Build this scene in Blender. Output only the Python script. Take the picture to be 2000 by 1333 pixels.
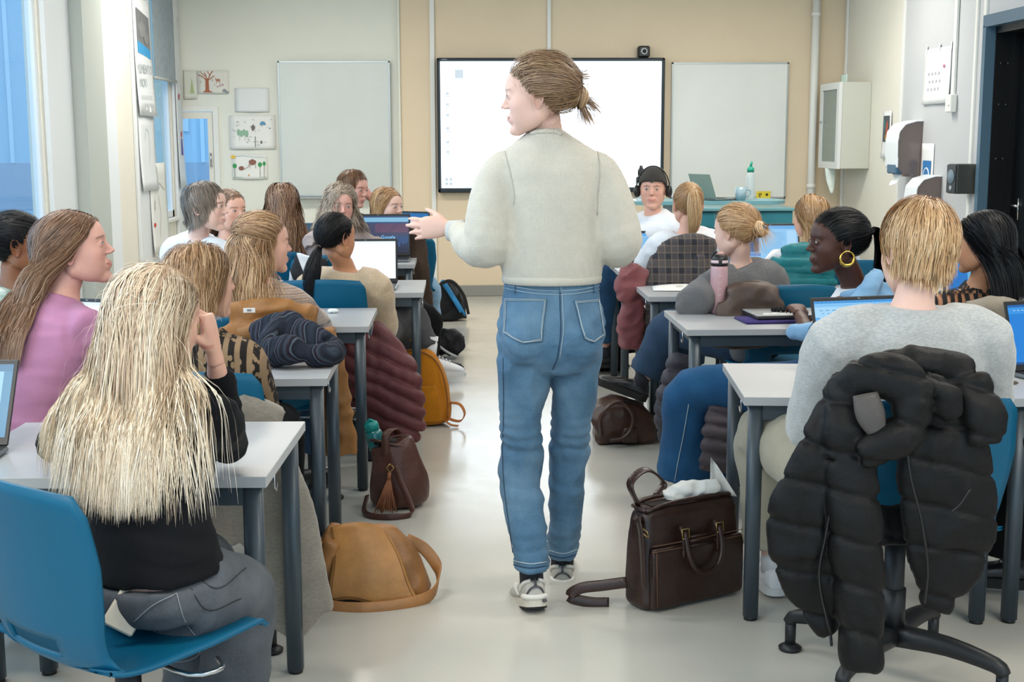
import bpy, math, random, time
import numpy as np
from mathutils import Vector, Matrix
T0 = time.time()
PI = math.pi
for o in list(bpy.data.objects): bpy.data.objects.remove(o)
SC = bpy.context.scene
COL = SC.collection
rnd = random.Random(7)

# ---------------------------------------------------------------- camera
FPX, TH, PS, RO, CH = 2570.0, .153, .040, -.003, 1.50      # focal length (px of a 2000 px frame), pitch, yaw, roll, height
cF = np.array([math.sin(PS)*math.cos(TH), math.cos(PS)*math.cos(TH), -math.sin(TH)])
_R = np.array([math.cos(PS), -math.sin(PS), 0.]); _U = np.cross(_R, cF)
cR, cU = _R*math.cos(RO)+_U*math.sin(RO), -_R*math.sin(RO)+_U*math.cos(RO)
cC = np.array([0, 0, CH])
cam = bpy.data.cameras.new('camera'); camo = bpy.data.objects.new('camera', cam); COL.objects.link(camo)
cam.sensor_width = 36; cam.lens = FPX*36/2000; cam.clip_start = .05; cam.clip_end = 200
M = Matrix(((cR[0], cU[0], -cF[0], 0), (cR[1], cU[1], -cF[1], 0), (cR[2], cU[2], -cF[2], CH), (0, 0, 0, 1)))
camo.matrix_world = M
SC.camera = camo

# ---------------------------------------------------------------- view, world, lights
SC.view_settings.view_transform = 'Standard'; SC.view_settings.look = 'None'
SC.view_settings.gamma = 1; SC.view_settings.use_curve_mapping = False
SC.view_settings.exposure = -0.04
SC.cycles.use_denoising = True
SC.cycles.max_bounces = 6; SC.cycles.diffuse_bounces = 3; SC.cycles.glossy_bounces = 3; SC.cycles.transmission_bounces = 4
SC.cycles.sample_clamp_indirect = 6
w = bpy.data.worlds.new('world'); SC.world = w; w.use_nodes = True
w.node_tree.nodes['Background'].inputs[0].default_value = (.52, .78, 1.0, 1)
w.node_tree.nodes['Background'].inputs[1].default_value = 1.9
def area(name, loc, rot, sx, sy, power, col, spread=None):
    l = bpy.data.lights.new(name, 'AREA'); l.shape = 'RECTANGLE'; l.size = sx; l.size_y = sy; l.energy = power; l.color = col
    o = bpy.data.objects.new(name, l); o.location = loc; o.rotation_euler = rot; COL.objects.link(o); return o
for y, pw in ((-1.2, 48), (1.6, 46), (4.4, 34), (7.2, 38), (10.2, 50)):
    for x in (-1.6, 2.3):
        area('ceiling_lamp_light', (x, y, 3.02), (0, 0, 0), 1.5, .5, pw, (1, .94, .86) if y > 3 else (1, .925, .82))
# daylight entering through the big windows on the left
area('daylight', (-2.45, 5.4, 1.9), (0, -PI/2, 0), 2.2, 5.6, 62, (.55, .79, 1.0))
area('daylight', (-2.45, -.5, 1.9), (0, -PI/2, 0), 2.2, 4.4, 10, (.60, .80, 1.0))
# ---------------------------------------------------------------- geometry helpers
A = lambda *v: np.array(v, float)
def ray(px, py): return cF*FPX+cR*(px-1000)-cU*(py-666.5)
def at(px, py, Y): r = ray(px, py); return cC+r*(Y/r[1])          # the real point seen there at depth Y
def atz(px, py, Z=0): r = ray(px, py); return cC+r*((Z-CH)/r[2])    # ... at height Z
def atx(px, py, X): r = ray(px, py); return cC+r*(X/r[0])
def nrm(v): v = np.asarray(v, float); return v/(np.linalg.norm(v)+1e-12)
def rotz(a): c, s = math.cos(a), math.sin(a); return np.array([[c, -s, 0], [s, c, 0], [0, 0, 1.]])
def rotx(a): c, s = math.cos(a), math.sin(a); return np.array([[1., 0, 0], [0, c, -s], [0, s, c]])
def roty(a): c, s = math.cos(a), math.sin(a); return np.array([[c, 0, s], [0, 1., 0], [-s, 0, c]])
def rmat(axis, a): return np.array(Matrix.Rotation(a, 3, Vector(axis)))

def mesh(name, V, F, mats, smooth=True, mi=None):
    V = np.asarray(V, float)
    me = bpy.data.meshes.new(name)
    if isinstance(F, np.ndarray):
        n, k = F.shape
        me.vertices.add(len(V)); me.vertices.foreach_set('co', V.astype(np.float32).ravel())
        me.loops.add(n*k); me.loops.foreach_set('vertex_index', F.astype(np.int32).ravel())
        me.polygons.add(n); me.polygons.foreach_set('loop_start', np.arange(0, n*k, k, dtype=np.int32))
        me.update(calc_edges=True)
    else:
        me.from_pydata([tuple(v) for v in V], [], [tuple(int(i) for i in f) for f in F]); me.update()
    for m in (mats if isinstance(mats, (list, tuple)) else [mats]): me.materials.append(m)
    me.polygons.foreach_set('use_smooth', np.full(len(me.polygons), bool(smooth)))
    if mi is not None: me.polygons.foreach_set('material_index', np.asarray(mi, dtype=np.int32))
    return me
def obj(name, VF, mat, parent=None, smooth=True, loc=None, label=None, mi=None):
    me = VF if isinstance(VF, bpy.types.Mesh) else mesh(name, VF[0], VF[1], mat, smooth, mi)
    o = bpy.data.objects.new(name, me); COL.objects.link(o)
    if parent is not None: o.parent = parent
    if loc is not None: o.location = loc
    if label: o['label'] = label
    return o
def thing(name, label, cat, loc=(0, 0, 0), rz=0, group=None):
    o = bpy.data.objects.new(name, None); COL.objects.link(o); o.empty_display_size = .1
    o.location = tuple(loc); o.rotation_euler = (0, 0, rz); o['label'] = label; o['category'] = cat
    if group: o['group'] = group
    return o
def tag(o, label, cat, group=None):
    o['label'] = label; o['category'] = cat
    if group: o['group'] = group
    return o
def struct(name, VF, mat, smooth=False, parent=None):
    o = obj(name, VF, mat, parent, smooth)
    if parent is None: o['kind'] = 'structure'
    return o
def merge(*parts):
    if len(parts) == 1 and isinstance(parts[0], list): parts = parts[0]
    V = []; F = []; n = 0
    for v, f in parts:
        v = np.asarray(v, float); V.append(v)
        F += [[i+n for i in g] for g in (f.tolist() if isinstance(f, np.ndarray) else f)]; n += len(v)
    return np.vstack(V), F
def xf(VF, R=None, t=None):
    V = np.asarray(VF[0], float)
    if R is not None: V = V@np.asarray(R).T
    if t is not None: V = V+np.asarray(t)
    return V, VF[1]
def box(x0, x1, y0, y1, z0, z1, b=0):
    if b <= 0:
        V = A(*[(x, y, z) for x in (x0, x1) for y in (y0, y1) for z in (z0, z1)]).reshape(-1, 3)
        return V, [[0, 1, 3, 2], [4, 6, 7, 5], [0, 4, 5, 1], [2, 3, 7, 6], [0, 2, 6, 4], [1, 5, 7, 3]]
    V = []; F = []; idx = {}                                            # bevelled box
    cs = [(x0, x1), (y0, y1), (z0, z1)]
    for i in (0, 1):
        for j in (0, 1):
            for k in (0, 1):
                s = (1 if i == 0 else -1, 1 if j == 0 else -1, 1 if k == 0 else -1)
                base = [cs[0][i], cs[1][j], cs[2][k]]
                for a in range(3):
                    p = [base[q]+(s[q]*b if q != a else 0) for q in range(3)]
                    idx[(i, j, k, a)] = len(V); V.append(p)
    g = lambda i, j, k, a: idx[(i, j, k, a)]
    for i in (0, 1):
        f = [g(i, 0, 0, 0), g(i, 0, 1, 0), g(i, 1, 1, 0), g(i, 1, 0, 0)]; F.append(f if i == 0 else f[::-1])
        f = [g(0, i, 0, 1), g(1, i, 0, 1), g(1, i, 1, 1), g(0, i, 1, 1)]; F.append(f if i == 0 else f[::-1])
        f = [g(0, 0, i, 2), g(0, 1, i, 2), g(1, 1, i, 2), g(1, 0, i, 2)]; F.append(f if i == 0 else f[::-1])
    for j in (0, 1):
        for k in (0, 1):
            F.append([g(0, j, k, 1), g(1, j, k, 1), g(1, j, k, 2), g(0, j, k, 2)])
            F.append([g(j, 0, k, 0), g(j, 1, k, 0), g(j, 1, k, 2), g(j, 0, k, 2)])
            F.append([g(j, k, 0, 0), g(j, k, 1, 0), g(j, k, 1, 1), g(j, k, 0, 1)])
    for i in (0, 1):
        for j in (0, 1):
            for k in (0, 1): F.append([g(i, j, k, 0), g(i, j, k, 1), g(i, j, k, 2)])
    return fixn((A(*V), F))
def fixn(VF):
    """consistent outward normals"""
    import bmesh
    me = bpy.data.meshes.new('t'); me.from_pydata([tuple(v) for v in VF[0]], [], [tuple(f) for f in VF[1]])
    bm = bmesh.new(); bm.from_mesh(me); bmesh.ops.recalc_face_normals(bm, faces=bm.faces); bm.to_mesh(me); bm.free()
    V = np.array([v.co[:] for v in me.vertices]); F = [list(p.vertices) for p in me.polygons]
    bpy.data.meshes.remove(me); return V, F
def cyl(p0, p1, r0, r1=None, n=16):
    return tube([p0, p1], [r0, r0 if r1 is None else r1], n)
def frames(P, ref=None):
    P = np.asarray(P, float); k = len(P)
    T = np.zeros_like(P); T[1:-1] = P[2:]-P[:-2]; T[0] = P[1]-P[0]; T[-1] = P[-1]-P[-2]
    T /= (np.linalg.norm(T, axis=1)[:, None]+1e-12)
    r = np.asarray(ref if ref is not None else ((0, 0, 1) if abs(T[0][2]) < .9 else (0, 1, 0)), float)
    X = np.zeros_like(P); Y = np.zeros_like(P)
    for i in range(k):
        if ref is not None and i > 0: a = np.asarray(ref, float); a = a-T[i]*(a@T[i]); a = a if np.linalg.norm(a) > .15 else X[i-1]
        elif i == 0: a = r
        else: a = X[i-1]
        a = a-T[i]*(a@T[i]); X[i] = nrm(a); Y[i] = np.cross(T[i], X[i])
    return T, X, Y
def loft(C, X, Y, n=16, cap=True, p=2.0):
    """rings C + cos*X + sin*Y (X, Y carry the radii); p > 2 squarer"""
    C = np.asarray(C, float); X = np.asarray(X, float); Y = np.asarray(Y, float); k = len(C); th = np.arange(n)*2*PI/n
    c, s = np.cos(th), np.sin(th)
    if p != 2.0: q = (np.abs(c)**p+np.abs(s)**p)**(-1/p); c, s = c*q, s*q
    V = (C[:, None, :]+c[None, :, None]*X[:, None, :]+s[None, :, None]*Y[:, None, :]).reshape(-1, 3)
    i = np.arange(k-1)[:, None]*n; j = np.arange(n)[None, :]; j2 = (j+1) % n
    F = np.stack([i+j, i+j2, i+n+j2, i+n+j], -1).reshape(-1, 4).tolist()
    if cap:
        V = np.vstack([V, C[0], C[-1]]); a, b = k*n, k*n+1
        F += [[a, (q+1) % n, q] for q in range(n)]+[[b, (k-1)*n+q, (k-1)*n+(q+1) % n] for q in range(n)]
    return V, F
def spl(P, m):
    """Catmull-Rom resample of rows P (any width), m per segment"""
    P = np.asarray(P, float)
    if P.ndim == 1: P = P[:, None]
    Q = np.vstack([2*P[0]-P[1], P, 2*P[-1]-P[-2]]); out = []
    for i in range(1, len(Q)-2):
        a, b, c, d = Q[i-1], Q[i], Q[i+1], Q[i+2]
        for t in np.arange(m)/m:
            out.append(.5*((2*b)+(-a+c)*t+(2*a-5*b+4*c-d)*t*t+(-a+3*b-3*c+d)*t**3))
    out.append(P[-1]); return np.array(out)
def tube(P, R, n=12, ref=None, m=0, p=2.0, cap=True, Ry=None):
    """R: radius along ref; Ry: radius across"""
    P = np.asarray(P, float); R = np.full(len(P), R, float) if np.isscalar(R) else np.asarray(R, float)
    Ry = R if Ry is None else (np.full(len(P), Ry, float) if np.isscalar(Ry) else np.asarray(Ry, float))
    if m:
        Q = spl(np.hstack([P, R[:, None], Ry[:, None]]), m); P, R, Ry = Q[:, :3], np.abs(Q[:, 3]), np.abs(Q[:, 4])
    T, X, Y = frames(P, ref)
    return loft(P, X*R[:, None], Y*Ry[:, None], n, cap, p)
def ball(c, r, n=12, k=8, R=None):
    r = A(r, r, r) if np.isscalar(r) else np.asarray(r, float)
    ph = np.linspace(-PI/2, PI/2, k+1)[1:-1]
    Cn = np.stack([0*ph, 0*ph, np.sin(ph)], 1); X = np.stack([np.cos(ph), 0*ph, 0*ph], 1); Y = np.stack([0*ph, np.cos(ph), 0*ph], 1)
    V, F = loft(Cn, X, Y, n); V[-2] = (0, 0, -1); V[-1] = (0, 0, 1)
    V = V*r
    if R is not None: V = V@R.T
    return V+np.asarray(c, float), F
def lathe(prof, n=24, c=(0, 0, 0)):
    prof = np.asarray(prof, float); z = prof[:, 1]; r = prof[:, 0]
    C = np.stack([0*z, 0*z, z], 1)+np.asarray(c, float)
    return loft(C, np.stack([r, 0*r, 0*r], 1), np.stack([0*r, r, 0*r], 1), n)
def prism(poly, h, axis=1):
    """poly 2-D outline (a, b) extruded along axis by (h0, h1)"""
    h0, h1 = h; n = len(poly); V = []
    for t in (h0, h1):
        for a, b in poly: V.append({0: (t, a, b), 1: (a, t, b), 2: (a, b, t)}[axis])
    F = [list(range(n))[::-1], list(range(n, 2*n))]+[[i, (i+1) % n, n+(i+1) % n, n+i] for i in range(n)]
    return fixn((A(*V), F))
def rrect(x0, x1, y0, y1, r, k=5):
    P = []
    for cx, cy, a in ((x1-r, y1-r, 0), (x0+r, y1-r, 90), (x0+r, y0+r, 180), (x1-r, y0+r, 270)):
        for i in range(k+1): t = math.radians(a+90*i/k); P.append((cx+r*math.cos(t), cy+r*math.sin(t)))
    return P
def grid(f, nu, nv, th=0, close=True):
    """surface f(u,v) on 0..1; th gives it a back face"""
    U, W = np.meshgrid(np.linspace(0, 1, nu), np.linspace(0, 1, nv), indexing='ij')
    V = np.array([f(u, v) for u, v in zip(U.ravel(), W.ravel())], float)
    F = [[i*nv+j, (i+1)*nv+j, (i+1)*nv+j+1, i*nv+j+1] for i in range(nu-1) for j in range(nv-1)]
    if th:
        return solid(V, F, th)
    return V, F
def vnorm(V, F):
    N = np.zeros_like(V)
    Fa = np.array([f[:3] for f in F]) if isinstance(F, list) else F[:, :3]
    n = np.cross(V[Fa[:, 1]]-V[Fa[:, 0]], V[Fa[:, 2]]-V[Fa[:, 0]])
    for k in range(3): np.add.at(N, Fa[:, k], n)
    return N/(np.linalg.norm(N, axis=1)[:, None]+1e-12)
def solid(V, F, th):
    N = vnorm(V, F); n = len(V); W = np.vstack([V+N*th/2, V-N*th/2])
    E = {}
    for f in F:
        for a, b in zip(f, f[1:]+f[:1]): E[(a, b)] = E.get((a, b), 0)+1
    G = [list(f) for f in F]+[[i+n for i in f][::-1] for f in F]
    for (a, b) in E:
        if (b, a) not in E: G.append([b, a, a+n, b+n])
    return W, G
def _tmp(VF):
    me = bpy.data.meshes.new('tmp')
    F = VF[1].tolist() if isinstance(VF[1], np.ndarray) else VF[1]
    me.from_pydata(np.asarray(VF[0]).tolist(), [], F); me.update()
    o = bpy.data.objects.new('tmp', me); COL.objects.link(o); return o
def _pull(o):
    dg = bpy.context.evaluated_depsgraph_get(); e = o.evaluated_get(dg); me = e.to_mesh()
    V = np.empty(len(me.vertices)*3, np.float32); me.vertices.foreach_get('co', V)
    L = np.empty(len(me.loops), np.int32); me.loops.foreach_get('vertex_index', L)
    S = np.empty(len(me.polygons), np.int32); me.polygons.foreach_get('loop_total', S)
    if len(S) and (S == 4).all(): F = L.reshape(-1, 4)
    else:
        F = []; k = 0; L = L.tolist()
        for s in S.tolist(): F.append(L[k:k+s]); k += s
    e.to_mesh_clear(); return V.reshape(-1, 3).astype(float), F
def _drop(o): m = o.data; bpy.data.objects.remove(o); bpy.data.meshes.remove(m)
def remesh(VF, vox=.012, smooth=4, fac=.5):
    """melt overlapping closed shapes into one continuous surface"""
    o = _tmp(VF)
    m = o.modifiers.new('r', 'REMESH'); m.mode = 'VOXEL'; m.voxel_size = vox; m.adaptivity = 0
    if smooth: s = o.modifiers.new('s', 'SMOOTH'); s.iterations = smooth; s.factor = fac
    r = _pull(o); _drop(o); return r
def union(*parts):
    """boolean union of closed meshes -> one surface"""
    base = _tmp(parts[0]); os_ = []
    for p in parts[1:]:
        q = _tmp(p); os_.append(q)
        m = base.modifiers.new('b', 'BOOLEAN'); m.operation = 'UNION'; m.object = q
        try: m.solver = 'MANIFOLD'
        except Exception: m.solver = 'EXACT'
    r = _pull(base)
    if len(r[0]) < .6*sum(len(p[0]) for p in parts):            # not manifold somewhere: fall back
        for m in base.modifiers: m.solver = 'EXACT'
        r = _pull(base)
    _drop(base)
    for q in os_: _drop(q)
    return r
def noise3(P, f, seed=0):
    """cheap smooth pseudo noise, about -1..1"""
    P = np.asarray(P)*f; r = np.random.RandomState(seed); out = 0
    for i in range(5):
        k = r.randn(3); k /= np.linalg.norm(k); k *= (1+.45*i); q = r.randn(3)*1.3
        out = out+np.sin(P@k*2.2+r.rand()*7+1.5*np.sin(P@q+r.rand()*7))/(1+.35*i)
    return out/2.6
def folds(VF, amp, f, seed=0, stretch=(1, 1, 1), ridge=True):
    V = np.asarray(VF[0], float); N = vnorm(V, VF[1])
    n = noise3(V*np.asarray(stretch), f, seed)
    if ridge: n = .35-np.abs(n)*1.0
    return V+N*(amp*n)[:, None], VF[1]
def plane(p, ux, uy, w, h, t=.001):
    """thin sheet with real thickness at p (lower-left), along ux, uy"""
    p, ux, uy = map(lambda v: np.asarray(v, float), (p, ux, uy)); nn = np.cross(ux, uy)
    V = [p, p+ux*w, p+ux*w+uy*h, p+uy*h]; V = V+[v+nn*t for v in V]
    return A(*V), [[3, 2, 1, 0], [4, 5, 6, 7], [0, 1, 5, 4], [1, 2, 6, 5], [2, 3, 7, 6], [3, 0, 4, 7]]
def dup(root, loc=None, rz=None, label=None, group=None, cat=None):
    r = root.copy(); COL.objects.link(r)
    if loc is not None: r.location = loc
    if rz is not None: r.rotation_euler = (0, 0, rz)
    if label: r['label'] = label
    if group: r['group'] = group
    for ch in list(root.children):
        c = ch.copy(); COL.objects.link(c); c.parent = r
        for g in list(ch.children): d = g.copy(); COL.objects.link(d); d.parent = c
    return r

# ---------------------------------------------------------------- materials
def srgb(h):
    if isinstance(h, str): h = tuple(int(h[i:i+2], 16) for i in (0, 2, 4))
    f = lambda c: (c/255/12.92) if c/255 <= .04045 else ((c/255+.055)/1.055)**2.4
    return (f(h[0]), f(h[1]), f(h[2]), 1)
_MC = {}
class NT:
    def __init__(s, name):
        s.m = bpy.data.materials.new(name); s.m.use_nodes = True; s.t = s.m.node_tree; s.n = s.t.nodes; s.l = s.t.links
        s.b = s.n['Principled BSDF']; s._co = None
    def node(s, ty, **k):
        n = s.n.new(ty)
        for a, v in k.items():
            if a in n.bl_rna.properties: setattr(n, a, v)
            else: n.inputs[a.replace('_', ' ')].default_value = v
        return n
    def link(s, a, b): s.l.new(a, b)
    @property
    def co(s):
        if s._co is None: s._co = s.n.new('ShaderNodeTexCoord').outputs['Object']
        return s._co
    def mapc(s, sc=(1, 1, 1), rot=(0, 0, 0), src=None):
        m = s.n.new('ShaderNodeMapping'); m.inputs['Scale'].default_value = sc; m.inputs['Rotation'].default_value = rot
        s.link(src or s.co, m.inputs['Vector']); return m.outputs[0]
    def noise(s, sc, det=3, co=None, rough=.5, dist=0):
        n = s.n.new('ShaderNodeTexNoise'); n.inputs['Scale'].default_value = sc; n.inputs['Detail'].default_value = det
        n.inputs['Roughness'].default_value = rough; n.inputs['Distortion'].default_value = dist
        s.link(co or s.co, n.inputs['Vector']); return n.outputs['Fac']
    def wave(s, sc, axis='X', co=None, dist=0, det=2, prof='SIN', ds=1):
        n = s.n.new('ShaderNodeTexWave'); n.bands_direction = axis; n.wave_profile = prof
        n.inputs['Scale'].default_value = sc; n.inputs['Distortion'].default_value = dist; n.inputs['Detail'].default_value = det; n.inputs['Detail Scale'].default_value = ds
        s.link(co or s.co, n.inputs['Vector']); return n.outputs['Fac']
    def ramp(s, fac, stops, interp='LINEAR'):
        n = s.n.new('ShaderNodeValToRGB'); e = n.color_ramp.elements; n.color_ramp.interpolation = interp
        e[0].position, e[0].color = stops[0]; e[1].position, e[1].color = stops[-1]
        for p, c in stops[1:-1]: q = e.new(p); q.color = c
        s.link(fac, n.inputs[0]); return n.outputs[0]
    def math(s, op, a, b=None):
        n = s.n.new('ShaderNodeMath'); n.operation = op
        for i, v in enumerate((a, b)):
            if v is None: continue
            if isinstance(v, (int, float)): n.inputs[i].default_value = v
            else: s.link(v, n.inputs[i])
        return n.outputs[0]
    def mix(s, f, a, b, mode='MIX'):
        n = s.n.new('ShaderNodeMix'); n.data_type = 'RGBA'; n.blend_type = mode
        for i, v in ((0, f), (6, a), (7, b)):
            if isinstance(v, (int, float)): n.inputs[i].default_value = v
            elif isinstance(v, tuple): n.inputs[i].default_value = v
            else: s.link(v, n.inputs[i])
        return n.outputs[2]
    def bump(s, h, st=.3, dist=.01):
        n = s.n.new('ShaderNodeBump'); n.inputs['Strength'].default_value = st; n.inputs['Distance'].default_value = dist
        s.link(h, n.inputs['Height']); s.link(n.outputs[0], s.b.inputs['Normal']); return n
    def set(s, **k):
        for a, v in k.items():
            i = s.b.inputs[a.replace('_', ' ')]
            if isinstance(v, (int, float, tuple)): i.default_value = v
            else: s.link(v, i)
        return s
def mat(name, col, rough=.5, metal=0, spec=.5, bump=None, var=0, vs=8, coat=0, trans=0, emit=None, es=1, alpha=1, ior=None):
    key = (name,)
    if key in _MC: return _MC[key]
    t = NT(name); c = srgb(col)
    if var:
        d = tuple(max(0, x*(1-var)) for x in c[:3])+(1,); u = tuple(min(1, x*(1+var)) for x in c[:3])+(1,)
        t.set(Base_Color=t.ramp(t.noise(vs, 4), [(.3, d), (.7, u)]))
    else: t.set(Base_Color=c)
    t.set(Roughness=rough, Metallic=metal, Specular_IOR_Level=spec, Coat_Weight=coat, Transmission_Weight=trans, Alpha=alpha)
    if ior: t.set(IOR=ior)
    if emit: t.set(Emission_Color=srgb(emit), Emission_Strength=es)
    if bump: t.bump(t.noise(bump[0], 3), bump[1], bump[2] if len(bump) > 2 else .003)
    _MC[key] = t.m; return t.m
def fabric(name, col, kind='plain', rough=.9, sheen=.15, var=.12, col2=None, k=1.0):
    if (name,) in _MC: return _MC[(name,)]
    t = NT(name); c = srgb(col); d = tuple(x*(1-var) for x in c[:3])+(1,); u = tuple(min(1, x*(1+var)) for x in c[:3])+(1,)
    base = t.ramp(t.noise(14*k, 4), [(.3, d), (.7, u)])
    if kind == 'plain':
        h = t.noise(260*k, 2); t.bump(h, .25, .002)
    elif kind == 'denim':
        fine = t.noise(420, 2, t.mapc((1, 1, .35))); big = t.noise(5*k, 5, rough=.6)
        base = t.mix(t.math('MULTIPLY', fine, .55), base, srgb(col2 or '9fb9cc'))
        base = t.mix(t.ramp(big, [(.42, (0, 0, 0, 1)), (.72, (.65, .65, .65, 1))]), base, srgb(col2 or '9fb9cc'))
        t.bump(t.noise(500, 2), .3, .0015)
    elif kind == 'knit':
        a = t.wave(75*k, 'X', dist=1.6, det=2, ds=3); b = t.wave(95*k, 'Z', dist=1.6, det=2, ds=3)
        h = t.math('MULTIPLY', a, b); t.bump(h, .5, .004)
        base = t.mix(t.math('MULTIPLY', t.math('SUBTRACT', 1.0, h), .15), base, tuple(x*.55 for x in c[:3])+(1,))
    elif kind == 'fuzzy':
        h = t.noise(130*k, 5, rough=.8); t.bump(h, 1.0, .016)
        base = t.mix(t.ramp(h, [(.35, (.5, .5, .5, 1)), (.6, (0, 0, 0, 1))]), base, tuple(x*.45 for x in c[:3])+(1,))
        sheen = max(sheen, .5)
    elif kind == 'heather':
        h = t.noise(90*k, 5, t.mapc((1, 1, 2.5)), rough=.7); t.bump(t.noise(300, 3), .35, .003)
        base = t.mix(t.ramp(h, [(.4, (.5, .5, .5, 1)), (.6, (0, 0, 0, 1))]), base, srgb(col2) if col2 else tuple(x*.7 for x in c[:3])+(1,))
        sheen = max(sheen, .35)
    elif kind == 'nylon':
        t.bump(t.noise(35*k, 4, rough=.6, dist=.6), .35, .008); sheen = 0
    lum = sum(c[:3])/3; sheen *= min(1, lum*4+.1)
    t.set(Base_Color=base, Roughness=rough, Sheen_Weight=sheen, Sheen_Roughness=.5, Specular_IOR_Level=(.2 if rough > .6 else .32)*(1 if lum > .03 else .7))
    _MC[(name,)] = t.m; return t.m
def leather(name, col, rough=.42, var=.3, sc=7):
    if (name,) in _MC: return _MC[(name,)]
    t = NT(name); c = srgb(col); d = tuple(x*(1-var) for x in c[:3])+(1,); u = tuple(min(1, x*(1+var)) for x in c[:3])+(1,)
    t.set(Base_Color=t.ramp(t.noise(sc, 6, rough=.6), [(.32, d), (.68, u)]), Roughness=rough)
    h = t.math('ADD', t.math('MULTIPLY', t.noise(220, 3), .4), t.noise(28, 4, rough=.6, dist=.8)); t.bump(h, .35, .005)
    _MC[(name,)] = t.m; return t.m
def emat(name, col, es=1.0):
    if (name,) in _MC: return _MC[(name,)]
    t = NT(name); t.set(Base_Color=(0, 0, 0, 1), Emission_Color=srgb(col), Emission_Strength=es, Roughness=.3); _MC[(name,)] = t.m; return t.m
def text_obj(name, s, size, M4, mt, parent=None, ext=.0004, align='CENTER', bold=0):
    cu = bpy.data.curves.new(name, 'FONT'); cu.body = s; cu.size = size; cu.extrude = ext; cu.align_x = align; cu.align_y = 'CENTER'; cu.resolution_u = 2; cu.offset = bold
    t = bpy.data.objects.new('t', cu); COL.objects.link(t)
    dg = bpy.context.evaluated_depsgraph_get(); me = bpy.data.meshes.new_from_object(t.evaluated_get(dg)); bpy.data.objects.remove(t)
    me.materials.clear(); me.materials.append(mt); me.transform(M4)
    o = bpy.data.objects.new(name, me); COL.objects.link(o)
    if parent: o.parent = parent
    return o
def basis4(ux, uy, p):
    ux, uy = nrm(ux), nrm(uy); n = np.cross(ux, uy)
    return Matrix(((ux[0], uy[0], n[0], p[0]), (ux[1], uy[1], n[1], p[1]), (ux[2], uy[2], n[2], p[2]), (0, 0, 0, 1)))
# ---------------------------------------------------------------- people
def smin(a, b, k):
    h = np.clip(.5+.5*(b-a)/k, 0, 1); return b*(1-h)+a*h-k*h*(1-h)
def smax(a, b, k): return -smin(-a, -b, k)
def sdE(P, c, r):
    q = (P-np.asarray(c))/np.asarray(r); k0 = np.linalg.norm(q, axis=-1)
    k1 = np.linalg.norm(q/np.asarray(r), axis=-1); return k0*(k0-1)/(k1+1e-9)
def sdC(P, a, b, ra, rb):
    a, b = np.asarray(a, float), np.asarray(b, float); ab = b-a
    t = np.clip(((P-a)@ab)/(ab@ab), 0, 1); return np.linalg.norm(P-a-t[..., None]*ab, axis=-1)-(ra+(rb-ra)*t)
def head_sdf(P, male=0, smile=0):
    Q = P.copy(); Q[..., 0] = np.abs(Q[..., 0]); m = male
    d = sdE(Q, (0, -.014, .028), (.0745, .094, .088))                       # cranium
    d = smin(d, sdE(Q, (0, .030, -.010), (.0585, .056, .074)), .03)        # face
    d = smin(d, sdE(Q, (0, .050, .045), (.045, .036, .035)), .03)          # forehead
    d = smin(d, sdC(Q, (.043+.004*m, -.008, -.056), (.013, .060, -.096), .023, .017+.002*m), .026)   # jaw
    d = smin(d, sdE(Q, (0, .0735, -.0985), (.017+.005*m, .0145, .0135)), .013) # chin
    d = smin(d, sdE(Q, (.039, .050, -.026), (.021, .024, .022)), .024)     # cheekbone
    d = smin(d, sdE(Q, (.034, .034, -.056), (.024, .036, .034)), .026)     # cheek
    d = smin(d, sdC(Q, (0, .083, .026), (.038, .070, .025), .0080+.003*m, .0070+.002*m), .016)       # brow
    d = smax(d, -sdE(Q, (.032, .104, .003), (.0165, .018, .0105)), .013)   # eye socket
    d = smin(d, sdE(Q, (.0305, .0765, .003), (.0138, .0122, .0108)), .004) # lidded eye ball
    d = smin(d, sdC(Q, (0, .083, .012), (0, .1005, -.022), .0058, .0072), .012)                      # nose
    d = smin(d, sdE(Q, (0, .1035, -.0262), (.0076, .0070, .0066)), .006)
    d = smin(d, sdE(Q, (.0100, .0945, -.0285), (.0060, .0075, .0056)), .004)
    d = smin(d, sdE(Q, (0, .0745, -.062), (.026, .0180, .0175)), .014)     # mouth mound
    d = smin(d, sdE(Q, (0, .0872, -.0562), (.0215+.004*smile, .0058, .0034)), .004)
    d = smin(d, sdE(Q, (0, .0868, -.0645), (.0185+.003*smile, .0058, .0040)), .004)
    d = smax(d, -sdC(Q, (0, .0950, -.0603), (.023, .083, -.0595+.005*smile), .0015, .0010), .003)
    return d
_HC = {}
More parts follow.
